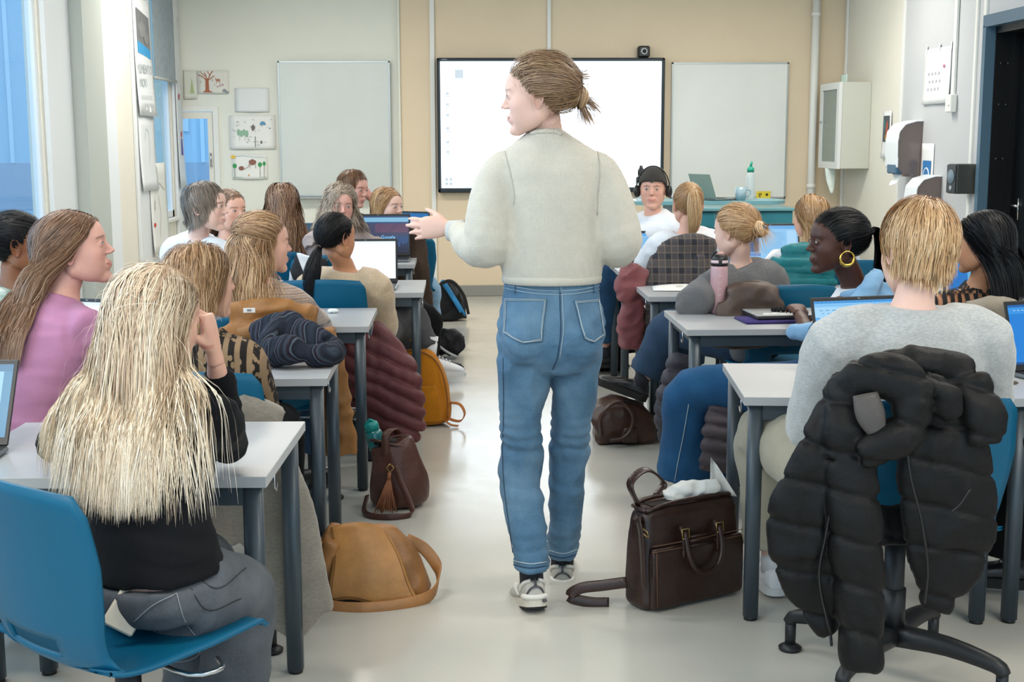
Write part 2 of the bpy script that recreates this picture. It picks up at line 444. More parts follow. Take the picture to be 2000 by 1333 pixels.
def head_mesh(male=0, smile=0, n=84, m=64):
    key = (male, smile, n, m)
    if key in _HC: return _HC[key]
    # grid denser towards the face
    th = np.linspace(-PI, PI, n, endpoint=False); th = th-.45*np.sin(th)+PI/2            # around z, +y = face
    ph = np.linspace(-PI/2, PI/2, m+1)[1:-1]
    TH_, PH_ = np.meshgrid(th, ph)
    D = np.stack([np.cos(PH_)*np.cos(TH_), np.cos(PH_)*np.sin(TH_), np.sin(PH_)], -1).reshape(-1, 3)
    D = np.vstack([D, [0, 0, -1], [0, 0, 1]]); c0 = A(0, .012, -.018)
    lo = np.full(len(D), .02); hi = np.full(len(D), .19)
    # march outwards from the middle to the last crossing
    t = np.full(len(D), .17); 
    for _ in range(60):
        d = head_sdf(c0+D*t[:, None], male, smile); t = t-np.clip(d, -.01, .02)*.7
    V = c0+D*t[:, None]; k = m-1
    i = np.arange(k-1)[:, None]*n; j = np.arange(n)[None, :]; j2 = (j+1) % n
    F = np.stack([i+j, i+j2, i+n+j2, i+n+j], -1).reshape(-1, 4).tolist()
    a, b = k*n, k*n+1
    F += [[a, (q+1) % n, q] for q in range(n)]+[[b, (k-1)*n+q, (k-1)*n+(q+1) % n] for q in range(n)]
    _HC[key] = (V, F); return V, F
def ear_mesh(s):
    def f(u, v):
        a = u*2*PI; r = 1-.12*math.sin(a+.5); x = .0165*r*math.cos(a)*v; z = .031*r*math.sin(a)*v
        if z < 0: x *= 1-.25*abs(z)/.03
        y = .0075*math.sin(min(1, v*1.05)**6*PI*.5)-.004*(1-v**2)
        return x, z, y
    V = []; n, k = 24, 8; F = []
    for i in range(1, k+1):
        for j in range(n): V.append(f(j/n, i/k))
    V.append(f(0, 0)); V = A(*V); W = V.copy(); W[:, 2] = -.006
    N0 = len(V)
    for i in range(k-1):
        for j in range(n): F.append([i*n+j, i*n+(j+1) % n, (i+1)*n+(j+1) % n, (i+1)*n+j])
    for j in range(n): F.append([N0-1, (j+1) % n, j])
    F = F+[[q+N0 for q in g][::-1] for g in F]+[[(k-1)*n+j, (k-1)*n+(j+1) % n, N0+(k-1)*n+(j+1) % n, N0+(k-1)*n+j] for j in range(n)]
    V = np.vstack([V, W])
    # local: x fore-aft, y up, z outwards -> head: outwards = +-x
    P = np.stack([s*(.0735+V[:, 2]+.25*np.clip(-V[:, 0], 0, 1)), -.010+V[:, 0], -.003+V[:, 1]], 1)
    return fixn((P, F))
def hand_mesh(wrist, fwd, up, side, curl=.35, spread=.10, thumb=.6, s=1.0, vox=.0034):
    """up: back of the hand; side +1: thumb towards +(fwd x up)"""
    f = nrm(fwd); u = nrm(np.asarray(up)-f*(np.asarray(up)@f)); t = np.cross(f, u)*side; w = np.asarray(wrist, float)
    L = lambda a, b, c: w+s*(f*a+t*b+u*c)
    P = [tube([L(-.03, 0, 0), L(0, .001, 0), L(.035, .003, -.001), L(.07, .003, -.002), L(.092, .001, -.002)], [.0265*s, .0262*s, .036*s, .040*s, .035*s], 14, ref=t, p=2.4, m=3, Ry=[.020*s, .0175*s, .0165*s, .0145*s, .011*s])]
    for k, (b, ln, r) in enumerate(((.027, .072, .0088), (.009, .080, .0090), (-.010, .074, .0086), (-.027, .058, .0076))):
        c = curl*(1+.12*k); a0 = c*.55; sp = spread*(1.2-k*.8); p = L(.078-.004*abs(k-1), b, -.001); pts = [p]; ang = a0
        for q, seg in enumerate((.46, .30, .24)):
            d = f*math.cos(ang)-u*math.sin(ang); d = nrm(d+t*sp); p = p+d*ln*seg*s; pts.append(p); ang += c*(1.0 if q == 0 else .8)
        P.append(tube(pts, [r*s, r*.96*s, r*.86*s, r*.62*s], 8, m=2)); P.append(ball(pts[-1], r*.62*s, 8, 6))
    a = thumb
    p0, d1 = L(.018, .022, -.004), nrm(f*math.cos(a)+t*math.sin(a)-u*.35)
    p1 = p0+d1*.036*s; d2 = nrm(f*math.cos(a*.6)+t*math.sin(a*.6)-u*(.3+curl*.4)); p2 = p1+d2*.030*s; p3 = p2+nrm(d2-u*curl*.5-t*curl*.3)*.022*s
    P.append(tube([L(-.0, .008, -.003), p0, p1, p2, p3], [.012*s, .0145*s, .0105*s, .0092*s, .0062*s], 9, m=2)); P.append(ball(p3, .0062*s, 8, 6))
    return remesh(merge(P), vox, 2, .4)
def ik(a, b, l1, l2, pole):
    a, b = np.asarray(a, float), np.asarray(b, float); d = b-a; L = np.linalg.norm(d); n = d/L
    L = min(L, (l1+l2)*.999); b = a+n*L
    x = (l1*l1-l2*l2+L*L)/(2*L); h = math.sqrt(max(0, l1*l1-x*x)); pl = np.asarray(pole, float); pl = nrm(pl-n*(pl@n))
    return a+n*x+pl*h, b
def yaw_v(a): return A(-math.sin(a), math.cos(a), 0)             # facing direction for yaw a (0 = +y, left turn positive)
def right_v(a): return A(math.cos(a), math.sin(a), 0)

def skin_mat(name, tone, lips, blush=.35):
    if (name,) in _MC: return _MC[(name,)]
    t = NT(name); a = t.n.new('ShaderNodeAttribute'); a.attribute_name = 'tint'; c = srgb(tone)
    base = t.mix(t.math('MULTIPLY', t.noise(60, 4), .25), c, tuple(x*f for x, f in zip(c[:3], (.92, .70, .66)))+(1,))
    sep = t.n.new('ShaderNodeSeparateColor'); t.link(a.outputs['Color'], sep.inputs[0])      # r: lips/blush, g: white, b: dark
    base = t.mix(sep.outputs[0], base, srgb(lips)); base = t.mix(sep.outputs[1], base, (.72, .70, .68, 1)); base = t.mix(sep.outputs[2], base, (.03, .018, .012, 1))
    t.set(Base_Color=base, Roughness=.48, Subsurface_Weight=.12, Subsurface_Radius=(.9, .35, .2), Subsurface_Scale=.012, Specular_IOR_Level=.42)
    t.bump(t.noise(500, 2), .12, .001)
    _MC[(name,)] = t.m; return t.m
def face_tint(H, brow=.7, male=0):
    """r lips and cheeks, g eye white, b brows, lashes, iris - real colouring of a face, from head-local positions"""
    x = np.abs(H[:, 0]); y, z = H[:, 1], H[:, 2]; T = np.zeros((len(H), 4), np.float32); T[:, 3] = 1
    fr = y > .06
    lip = fr*np.clip(1.25-np.sqrt((x/.0225)**2+((z+.0603)/.0080)**2), 0, .25)*4
    cheek = np.clip(1-np.sqrt(((x-.042)/.026)**2+((z+.028)/.024)**2), 0, 1)*(y > .03)*.30
    nose = np.clip(1-np.sqrt((x/.016)**2+((z+.028)/.016)**2), 0, 1)*(y > .09)*.3
    earz = np.clip((x-.070)/.01, 0, 1)*.35
    T[:, 0] = np.clip(np.maximum.reduce([lip*.6, cheek, nose, earz]), 0, 1)
    ex, ez = (x-.031)/.0135, (z-.0035)
    op = .0040*(1-np.clip(np.abs(ex), 0, 1)**2)
    eye = fr*(np.abs(ex) < 1)*(np.abs(ez) < op); T[:, 1] = 0
    iris = eye*(np.hypot(x-.031, ez) < .0060); 
    lash = fr*(np.abs(ex) < 1.12)*(ez > op-.0012)*(ez < op+.0016)
    bz = .0235-.12*(x-.03)**2/.02-.10*np.clip(x-.040, 0, 1); brw = fr*(x > .012)*(x < .050)*(np.abs(z-bz) < .0030+.0010*male)*brow
    mouth = fr*(x < .021)*(np.abs(z+.0603) < .0010)*.25
    T[:, 2] = np.clip(np.maximum.reduce([brw, mouth]), 0, 1)
    return T

def hair_mat(name, dark, midc, light, rough=.38, spec=.5):
    if (name,) in _MC: return _MC[(name,)]
    t = NT(name); a = t.n.new('ShaderNodeAttribute'); a.attribute_name = 'hv'
    c = t.ramp(a.outputs['Fac'], [(0, srgb(dark)), (.5, srgb(midc)), (1, srgb(light))])
    t.set(Base_Color=c, Roughness=rough, Specular_IOR_Level=spec)
    _MC[(name,)] = t.m; return t.m
def ribbons(paths, width, hv, taper=.35):
    """strand paths (S,K,3) -> thin three-sided strands; hv (S,K) colour value"""
    S, K, _ = paths.shape; T = np.gradient(paths, axis=1); T /= np.linalg.norm(T, axis=2)[..., None]+1e-9
    cen = paths[:, :1].mean(0)[None]; ref = paths-cen; ref = ref/(np.linalg.norm(ref, axis=2)[..., None]+1e-9)+np.random.RandomState(3).randn(S, 1, 3)*.16
    X = np.cross(T, ref); X /= np.linalg.norm(X, axis=2)[..., None]+1e-9
    s = np.linspace(0, 1, K); prof = np.where(s < .65, 1, 1-(1-taper*.2)*(np.clip((s-.65)/.35, 0, 1))**1.5)
    w = (np.asarray(width).reshape(-1, 1) if not np.isscalar(width) else np.full((S, 1), width))*prof[None, :]*1.15
    V = np.stack([paths-X*w[..., None]*.5, paths+X*w[..., None]*.5], 2).reshape(-1, 3)
    b = (np.arange(S)[:, None]*K+np.arange(K-1)[None, :])*2
    F = np.stack([b, b+1, b+3, b+2], -1).reshape(-1, 4)
    return V, F, np.repeat(hv.reshape(-1), 2)
def hairline(y):      # lowest z of the hair, by fore-aft position y, head space
    return np.interp(y, [-.10, -.06, -.03, .0, .02, .045, .075, .1], [-.078, -.070, -.035, -.004, .004, .040, .064, .070])
def scalp(n, rs, top=None):
    out = []
    c0 = A(0, -.012, .02)
    while len(out) < n:
        d = rs.randn(n*2, 3); d /= np.linalg.norm(d, axis=1)[:, None]
        t = np.full(len(d), .12)
        for _ in range(10): t = t-np.clip(head_sdf(c0+d*t[:, None]), -.02, .02)
        P = c0+d*t[:, None]; ok = P[:, 2] > hairline(P[:, 1])
        out += list(P[ok])
    return np.array(out[:n])
def sim_hair(R, Hd, s, n, K, length, comb, cols, rs, step=None, hug=.8, layer=.012, wave=0, waven=2.5, lenvar=.15, clump=.5, grav=1.0, vol=0, stick=.0, roots=None, lock=.35, back=0):
    """roots in head space; comb(P)->dir in head space (P = roots); strands march along it and then fall"""
    P0 = scalp(n, rs) if roots is None else roots; n = len(P0)
    d0 = comb(P0); d0 /= np.linalg.norm(d0, axis=1)[:, None]+1e-9
    lay = rs.rand(n)**.8*layer
    if callable(length): Ls = length(P0)
    else: Ls = np.full(n, length, float)
    Ls = Ls*(1-lenvar*rs.rand(n)); st = (Ls/(K-1))[:, None]
    # clumps share their direction noise
    nc = max(8, n//14); seeds = P0[rs.randint(0, n, nc)]; cid = np.argmin(((P0[:, None]-seeds[None])**2).sum(2), 1)
    cn = rs.randn(nc, 3)[cid]; own = rs.randn(n, 3)
    dn = (cn*clump+own*(1-clump))*.10
    p = P0+nrm_rows(P0-A(0, -.01, .0))*(.002+lay*.4)[:, None]; d = nrm_rows(d0+dn); g = R.T@A(0, 0, -1.)
    path = [p.copy()]; ph = rs.rand(nc)[cid]*6.3+own[:, 0]*.4
    C = A(0, -.014, .028); E = A(.0765, .096, .0895)
    for k in range(1, K):
        f = k/(K-1); q = (p-C)/E; on = np.linalg.norm(q, axis=1) < 1.35+lay*6
        wgt = np.where(on, .10, .42)[:, None]*grav
        d = nrm_rows(d*(1-wgt)+g*wgt+dn*.10)
        if back: bz = (p[:, 2] > -.09) & (p[:, 1] > -.07); d[bz] = nrm_rows(d[bz]+A(0, -back, 0))
        pn = p+d*st
        if wave: pn = pn+np.cross(d, g)*(wave*st*np.sin(ph+f*waven*6.28))[:, :1]+nrm_rows(P0*A(1, 1, 0))*(wave*st*.7*np.cos(ph+f*waven*6.28))[:, :1] if False else pn+rs_perp(d, g, P0)*(wave*st*np.sin((ph+f*waven*6.28))[:, None])
        # head collider
        for (cc, ee, off) in ((C, E, lay+vol*.5), (A(0, .012, -.03), A(.066, .078, .085), lay)):
            q = (pn-cc)/(ee+off[:, None]); r = np.linalg.norm(q, axis=1); ins = r < 1
            if ins.any(): pn[ins] = cc+(q[ins]/r[ins][:, None])*(ee+off[ins][:, None])
            if cc is C:
                near = (~ins) & (r < 1.5) & (pn[:, 2] > -.045); kk = np.clip((pn[:, 2]+.045)/.06, 0, 1)*hug
                if near.any(): tg = cc+(q/r[:, None])*(ee+off[:, None]); pn[near] += (tg-pn)[near]*kk[near][:, None]
        # body colliders in root space
        W = (pn*s)@R.T+Hd
        for (a, b, ra, rb) in cols:
            ab = b-a; t = np.clip(((W-a)@ab)/(ab@ab+1e-9), 0, 1); c = a+t[:, None]*ab; v = W-c; L = np.linalg.norm(v, axis=1)+1e-9; rr = ra+(rb-ra)*t+.004+lay*.7
            ins = L < rr; W[ins] = c[ins]+v[ins]/L[ins][:, None]*rr[ins][:, None]
        pn = ((W-Hd)@R)/s
        d = nrm_rows(pn-p); p = pn; path.append(p.copy())
    P = np.stack(path, 1)
    if lock:                                              # strands gather into locks towards the tips
        nl = max(6, n//26); sd = P0[rs.randint(0, n, nl)]; lid = np.argmin(((P0[:, None]-sd[None])**2).sum(2), 1); cnt = np.bincount(lid, minlength=nl)[:, None, None]+1e-9
        mean = np.zeros((nl,)+P.shape[1:]); np.add.at(mean, lid, P); mean /= cnt; w_ = (np.linspace(0, 1, K)**1.3*lock)[None, :, None]; P = P+(mean[lid]-P)*w_
    return (P*s)@R.T+Hd, own, cn
def rs_perp(d, g, P0):
    v = np.cross(d, g); L = np.linalg.norm(v, axis=1); v[L < .2] = nrm_rows(P0[L < .2]*A(1, 1, 0)); return nrm_rows(v)
def nrm_rows(v): return v/(np.linalg.norm(v, axis=1)[:, None]+1e-9)
def hair_cap(R, Hd, s, off=.006, back=True):
    V, F = head_mesh(0, 0, 56, 44); V = V.copy(); 
    z = V[:, 2]; hl = hairline(V[:, 1]); ok = z > hl+.004
    N = nrm_rows(V-A(0, -.01, .0)); d = np.clip((z-hl)/.03, 0, 1)*off; W = V+N*d[:, None]
    G = [f for f in F if all(ok[i] for i in f)]
    used = sorted({i for f in G for i in f}); mp = {a: i for i, a in enumerate(used)}
    return (W[used]*s)@R.T+Hd, [[mp[i] for i in f] for f in G]
def put_hair(name, parent, parts, mt, label=None):
    """parts: list of (V,F,hv)"""
    V = np.vstack([p[0] for p in parts]); n = 0; tri = []
    me = bpy.data.meshes.new(name); Ls = []; St = []; Tot = 0
    for v, f, h in parts:
        if isinstance(f, np.ndarray): f2 = (f+n); Ls.append(f2.ravel()); St.append(Tot+np.arange(len(f2))*f2.shape[1]); Tot += f2.size
        else:
            for g in f: Ls.append(np.array(g)+n); St.append(np.array([Tot])); Tot += len(g)
        n += len(v)
    Ls = np.concatenate(Ls).astype(np.int32); St = np.concatenate(St).astype(np.int32)
    me.vertices.add(len(V)); me.vertices.foreach_set('co', V.astype(np.float32).ravel()); me.loops.add(len(Ls)); me.loops.foreach_set('vertex_index', Ls)
    me.polygons.add(len(St)); me.polygons.foreach_set('loop_start', St); me.update(calc_edges=True)
    me.polygons.foreach_set('use_smooth', np.ones(len(St), bool))
    at_ = me.attributes.new('hv', 'FLOAT', 'POINT'); at_.data.foreach_set('value', np.concatenate([np.broadcast_to(p[2], len(p[0])) for p in parts]).astype(np.float32))
    me.materials.append(mt); o = bpy.data.objects.new(name, me); COL.objects.link(o); o.parent = parent
    if label: o['label'] = label
    return o

TORSO = [  # t along the spine, half width, half depth, forward shift
    (-.20, .125, .085, 0), (-.10, .160, .112, -.005), (.0, .168, .120, -.008), (.15, .152, .104, 0), (.36, .126, .090, .006), (.55, .138, .098, .010), (.72, .152, .104, .010),
    (.84, .142, .090, 0), (.93, .112, .072, -.006), (1.0, .066, .058, 0), (1.08, .050, .052, 0)]
def torso_parts(J, k=1.0, inf=0.0, t0=-1, t1=2, wid=1.0, shape=None, n=28):
    T = [r for r in TORSO if t0-.001 <= r[0] <= t1+.001]; V = []; X = []; Y = []
    if t0 > T[0][0] or (t0 > -1 and T[0][0] > t0):
        ts = [r[0] for r in TORSO]; T = [[t0]+[float(np.interp(t0, ts, [r[q] for r in TORSO])) for q in (1, 2, 3)]]+T
    if t1 < 2:
        ts = [r[0] for r in TORSO]; T = T+[[t1]+[float(np.interp(t1, ts, [r[q] for r in TORSO])) for q in (1, 2, 3)]]
    hip, nk = J['hip'], J['neck']; bend = J.get('bend', A(0, 0, 0))
    for r in T:
        t = r[0]; tt = min(max(t, 0), 1); c = hip+(nk-hip)*t+bend*math.sin(PI*tt)
        a = J['hipyaw']+(J['shyaw']-J['hipyaw'])*min(max((t-.1)/.7, 0), 1)
        up = nrm(nk-hip+bend*PI*math.cos(PI*tt)*.6); rt = nrm(right_v(a)-up*(right_v(a)@up)); fw = np.cross(up, rt)
        e = inf if not callable(inf) else inf(t)
        V.append(c+fw*r[3]*k); X.append(rt*(r[1]*k*wid+e)); Y.append(fw*(r[2]*k+e))
    return loft(V, X, Y, n, True, 2.25)
def build_joints(q):
    """q: dict with world positions; fills in what is missing. Everything returned relative to q['hip'] on the floor"""
    k = q.get('k', 1.0); hip = A(*q['hip']); yaw = q.get('yaw', 0); J = {}
    o = A(hip[0], hip[1], 0); J['o'] = o; J['hip'] = hip-o; J['hipyaw'] = yaw; J['shyaw'] = q.get('shyaw', yaw)
    hd = A(*q['head']); J['head'] = hd-o
    hy, hp, hr = q.get('hyaw', yaw), q.get('hpitch', 0), q.get('hroll', 0)
    J['R'] = rotz(hy)@rotx(hp)@roty(hr)                        # hpitch > 0 looks up
    nk = q.get('neck'); lean = J['head']-J['hip']
    if nk is None: nk = J['head']+J['R']@A(0, -.030, -.060)*k+A(0, 0, -.095)*k
    else: nk = A(*nk)-o
    J['neck'] = nk; J['bend'] = A(*q.get('bend', (0, 0, 0)))
    sr = right_v(J['shyaw']); up = nrm(nk-J['hip'])
    sh = q.get('shw', .158)*k; drop = q.get('drop', .080)*k; sf = nrm(np.cross(up, sr))*q.get('shf', 0)
    J['sh'] = [nk-up*drop-sr*sh+sf, nk-up*drop+sr*sh+sf]
    for i in (0, 1):
        J['sh'][i] = J['sh'][i]+A(*q.get('shd', ((0, 0, 0), (0, 0, 0)))[i])
    J['el'] = []; J['wr'] = []; J['hd'] = []
    L1, L2 = .285*k, .25*k; fw = yaw_v(J['shyaw'])
    for i, sg in ((0, -1), (1, 1)):
        h = q.get('hands', (None, None))[i]
        if h is None: h = hip-o+fw*.36+right_v(yaw)*sg*.10+A(0, 0, .07)
        else: h = A(*h)-o
        pole = q.get('poles', (None, None))[i]; pole = A(*pole) if pole is not None else (A(0, 0, -1)+sr*sg*.6-fw*.25)
        e = q.get('elbows', (None, None))[i]
        if e is not None:
            e = A(*e)-o; w_ = h
        else: e, w_ = ik(J['sh'][i], h, L1, L2, pole)
        J['el'].append(e); J['wr'].append(w_)
    J['kn'] = []; J['an'] = []; J['hj'] = []
    hr_ = right_v(yaw); hf = yaw_v(yaw)
    for i, sg in ((0, -1), (1, 1)):
        hj = J['hip']+hr_*sg*.088*k-A(0, 0, .02); J['hj'].append(hj)
        kn = q.get('knees', (None, None))[i]; an = q.get('ankles', (None, None))[i]
        if kn is None: kn = hj+hf*.41*k+hr_*sg*.03+A(0, 0, -.0)
        else: kn = A(*kn)-o
        if an is None: an = A(kn[0], kn[1], .085)+hf*.0
        else: an = A(*an)-o
        J['kn'].append(kn); J['an'].append(an)
    J['k'] = k; return J
def arm_tube(J, i, r, inf=0, f0=0, f1=1, n=14, m=3):
    """r: radii at shoulder, mid upper, elbow, mid fore, wrist; f1 < 1 stops short of the wrist (0..1 along the whole arm)"""
    a, e, w_ = J['sh'][i], J['el'][i], J['wr'][i]; up = nrm(J['neck']-J['hip'])
    inn = a+(J['neck']-up*.035*J['k']-a)*.5
    P = [inn, a, a*.5+e*.5, e, e*.5+w_*.5, w_]; R = [r[0]*.95, r[0], r[1], r[2], r[3], r[4]]
    Q = spl(np.hstack([A(*P).reshape(-1, 3), A(*R)[:, None]]), m)
    s = np.linspace(-.2, 1, len(Q)); keep = s <= f1+1e-6; Q = Q[keep]
    if callable(inf): Rr = Q[:, 3]+np.array([inf(t) for t in s[keep]])
    else: Rr = Q[:, 3]+inf
    T, X, Y = frames(Q[:, :3]); return loft(Q[:, :3], X*Rr[:, None], Y*Rr[:, None], n)
ARM = (.050, .043, .037, .034, .024)
LEG = (.088, .078, .056, .052, .038)
def leg_tube(J, i, r=LEG, inf=0, f1=1, n=18, m=4, sq=2.0):
    h, k, a = J['hj'][i], J['kn'][i], J['an'][i]
    P = [h*.9+J['hip']*.1, h*.5+k*.5, k, k*.6+a*.4, a]
    Q = spl(np.hstack([A(*P).reshape(-1, 3), A(*r)[:, None]]), m); s = np.linspace(0, 1, len(Q)); keep = s <= f1+1e-6; Q = Q[keep]
    Rr = Q[:, 3]*J['k']+(np.array([inf(t) for t in s[keep]]) if callable(inf) else inf)
    T, X, Y = frames(Q[:, :3], ref=right_v(J['hipyaw'])); return loft(Q[:, :3], X*Rr[:, None], Y*Rr[:, None], n, True, sq)
def shoe(an, fd, style, mats, parent, pitch=0, k=1.0, name='shoe', roll=0, label=None, near=False):
    """an: ankle; fd: flat foot direction; pitch>0 lifts the heel"""
    fd = nrm(A(fd[0], fd[1], 0)); rt = A(fd[1], -fd[0], 0); 
    Rm = np.stack([rt, fd, A(0, 0, 1)], 1)@rotx(-pitch)@roty(roll)
    hz = {'boot': .115, 'sneaker': .082, 'shoe': .075}[style]; st = .020 if style != 'boot' else .030
    # cross-sections along the foot y -.065 .. .19 : half width, top height
    ys = A(-.072, -.066, -.045, -.01, .03, .07, .11, .15, .178, .190)*k; wd = A(.012, .030, .036, .036, .036, .042, .047, .044, .030, .010)*k
    tp = A(.060, .075, .080, .080, .078, .070, .060, .050, .040, .025)*k
    C = [(0, y, .5*(t+st*.4)) for y, t in zip(ys, tp)]; X = [(w_, 0, 0) for w_ in wd]; Y = [(0, 0, .5*(t-st*.4)) for t in tp]
    V = loft(C, X, np.array(Y)*-1, 16, True, 2.6); V = fixn(V)
    parts = [V]
    top = hz if style != 'boot' else .17
    parts.append(tube([(0, -.018*k, .045), (0, -.020*k, top)], [.037*k, .034*k], 14))
    up = remesh(merge(parts), .007 if near else .011, 2)
    out = rrect(-.045*k, .045*k, -.078*k, .196*k, .04*k, 6); out = [(x*(1 if y > .08*k else .86), y) for x, y in out]
    sole = prism(out, (-.004, st), 2)
    off = np.asarray(an)-Rm@A(0, -.018*k, .085*k)
    u = obj(name, xf(up, Rm, off), mats[0], parent, label=label); so = obj('sole', xf(sole, Rm, off), mats[1], u, smooth=False)
    obj('sock', xf(cyl((0, -.018*k, .06), (0, -.020*k, .19 if style != 'boot' else .24), .0385*k), Rm, off), mats[3] if len(mats) > 3 else mat('sock_dark', '2a2c33', .9), u)
    if near or style == 'sneaker':
        lc = [tube([(-.022*k, y, z-.004), (0, y+.004, z+.003), (.022*k, y, z-.004)], .0028, 6, m=3) for y, z in ((.035, .083), (.055, .078), (.075, .073), (.095, .067))]
        obj('laces', xf(merge(lc), Rm, off), mats[2] if len(mats) > 2 else mats[1], u)
    return u, Rm, off

SK = {'fair': ('dfae98', 'b4605a'), 'pale': ('e6bfae', 'c07a72'), 'tan': ('c08a68', 'a05a4a'), 'brown': ('8a5a3c', '6a3a30'), 'dark': ('4a2a1e', '4a201c'), 'rosy': ('dba899', 'b85f5a')}
def creased(VF, pts, amp, rad):
    V = np.asarray(VF[0], float); N = vnorm(V, VF[1]); w = noise3(V, 4, 21)*.02; D = np.zeros(len(V))
    for p in pts:
        d = np.linalg.norm(V-p, axis=1); D += np.exp(-(d/rad)**2)*(np.abs(np.sin((d+w+.35*(V[:, 2]-p[2]))*PI/.042))-.6)
    return V+N*(amp*D)[:, None], VF[1]
def person(label, q):
    """one figure: Empty > body (skin, one surface), top, trousers, shoes, hair"""
    J = build_joints(q); k = J['k']; far = q.get('lod', 1); o = J['o']; male = q.get('male', 0)
    root = thing('person', label, 'person', o, 0, None); q['root'] = root; q['J'] = J
    vb = (.016, .021, .026)[far]
    # skin
    P = [torso_parts(J, k*q.get('tk', .95), t1=q.get('tt1', 2))]
    P.append(tube([J['neck']-nrm(J['neck']-J['hip'])*.05, J['neck']+A(0, 0, .02), J['head']+J['R']@A(0, -.022, -.05)*k], [.056*k, .050*k, .050*k], 14, m=3))
    for i in (0, 1):
        P.append(arm_tube(J, i, A(*ARM)*k)); P.append(leg_tube(J, i, tuple(A(*LEG)*A(.78, .82, .9, .95, .95))))
    body = remesh(merge(P), vb, 4)
    R, Hd = J['R'], J['head']
    hm = head_mesh(male, q.get('smile', 0), *((96, 74), (72, 56), (48, 38))[far])
    hs = q.get('hs', 1.0)*k
    parts = [body, xf((hm[0]*hs, hm[1]), R, Hd)]
    for s in (-1, 1):
        e = ear_mesh(s); parts.append(xf((e[0]*hs, e[1]), R, Hd))
    hh = q.get('handcfg', ({}, {}))
    for i, sg in ((0, -1), (1, 1)):
        c = hh[i] or {}
        if c.get('skip'): continue
        w_ = J['wr'][i]; fa = nrm(w_-J['el'][i]); fwd = A(*c['dir']) if 'dir' in c else fa
        upv = A(*c['up']) if 'up' in c else (A(0, 0, 1) if abs(fwd[2]) < .8 else yaw_v(J['shyaw']))
        parts.append(hand_mesh(w_+nrm(fwd)*.015, fwd, upv, -sg if True else 1, c.get('curl', .45), c.get('spread', .08), c.get('thumb', .55), k*.98, (.0048, .0065, .010)[far]))
    B = union(*parts)
    sk = q.get('skin', 'fair'); sm = skin_mat('skin_'+sk, *SK[sk])
    b = obj('body', B, sm, root)
    Hl = ((np.asarray(B[0])-Hd)@R)/hs; T = face_tint(Hl, q.get('brow', .6), male)
    T[np.linalg.norm(Hl, axis=1) > .16] = (0, 0, 0, 1)
    ca = b.data.color_attributes.new('tint', 'FLOAT_COLOR', 'POINT'); ca.data.foreach_set('color', T.ravel())
    for s in (-1, 1):
        ec = A(s*.0305, .0765, .003); er = A(.0138, .0122, .0108); Vs = []; Fs = []; Ms = []
        def patch(pts, kk, m_):
            b0 = len(Vs)
            for (x, z) in pts:
                y = er[1]*math.sqrt(max(0, 1-(x/er[0]/1.05)**2-(z/er[2]/1.05)**2)); Vs.append(ec+A(s*x, y+kk, z))
            Fs.append(list(range(b0, len(Vs)))); Ms.append(m_)
        n_ = 14; alm = [(.0112*math.cos(a), .0046*math.sin(a)*(1-.25*abs(math.cos(a))) if math.sin(a) > 0 else .0036*math.sin(a)) for a in np.linspace(0, 2*PI, n_, endpoint=False)]
        for i in range(n_):                                   # fan with a middle ring so that it follows the ball
            a, b_ = alm[i], alm[(i+1) % n_]; a2, b2 = (a[0]*.5, a[1]*.5), (b_[0]*.5, b_[1]*.5)
            patch([a, b_, b2, a2], .0009, 0); patch([a2, b2, (0, 0)], .0009, 0)
        gx = q.get('gaze', 0)*s
        patch([(gx+.0050*math.cos(a), .0002+min(.0040, .0050*math.sin(a))) for a in np.linspace(0, 2*PI, 14, endpoint=False)], .0014, 1); patch([(gx+.0023*math.cos(a), .0002+.0023*math.sin(a)) for a in np.linspace(0, 2*PI, 10, endpoint=False)], .0017, 2)
        up_ = [(.0125*math.cos(a), .0052*math.sin(a)*(1-.2*abs(math.cos(a)))) for a in np.linspace(PI*.03, PI*.97, 9)]
        for i in range(8): a, b_ = up_[i], up_[i+1]; patch([a, b_, (b_[0]*1.04, b_[1]+.0014), (a[0]*1.04, a[1]+.0014)], .0016, 2)
        Ve = (A(*Vs).reshape(-1, 3)*hs)@R.T+Hd; oe = obj('eye', (Ve, Fs), [mat('eye_white', 'bdb7b0', .25), mat('iris_'+q.get('iris', '4f5f66'), q.get('iris', '4f5f66'), .2), mat('lash_dark', '1a1310', .6)], root, True, mi=Ms)
    # clothes
    tp = q['top']; inf = tp.get('inf', .014); hem = tp.get('hem', -.05); col_ = tp.get('collar', 1.03)
    ar = A(*tp.get('arm', ARM))*k; sl = tp.get('sleeve', .97); vt = tp.get('vox', (.009, .011, .015)[far])
    P = [torso_parts(J, k, tp.get('infb', inf), hem, col_, tp.get('wid', 1.0))]
    for i in (0, 1):
        if tp.get('noarm') == i: continue
        P.append(arm_tube(J, i, ar, tp.get('infa', inf*.9), 0, sl))
    if tp.get('parts'): P = [xf(e, t=-o) for e in tp['parts']]
    for e in tp.get('extra', []): P.append(xf(e, t=-o))
    TV = remesh(merge(P), vt, tp.get('smooth', 4))
    if tp.get('fold', .004): TV = folds(TV, tp.get('fold', .004), tp.get('ff', 9), tp.get('seed', 1), tp.get('stretch', (1, 1, 1.6)))
    TV = creased(TV, J['el']+J['sh'], tp.get('crease', .0045), .10)
    q['topo'] = obj(tp.get('name', 'sweater'), TV, tp['mat'], root, label=tp.get('label'))
    bt = q.get('bottom')
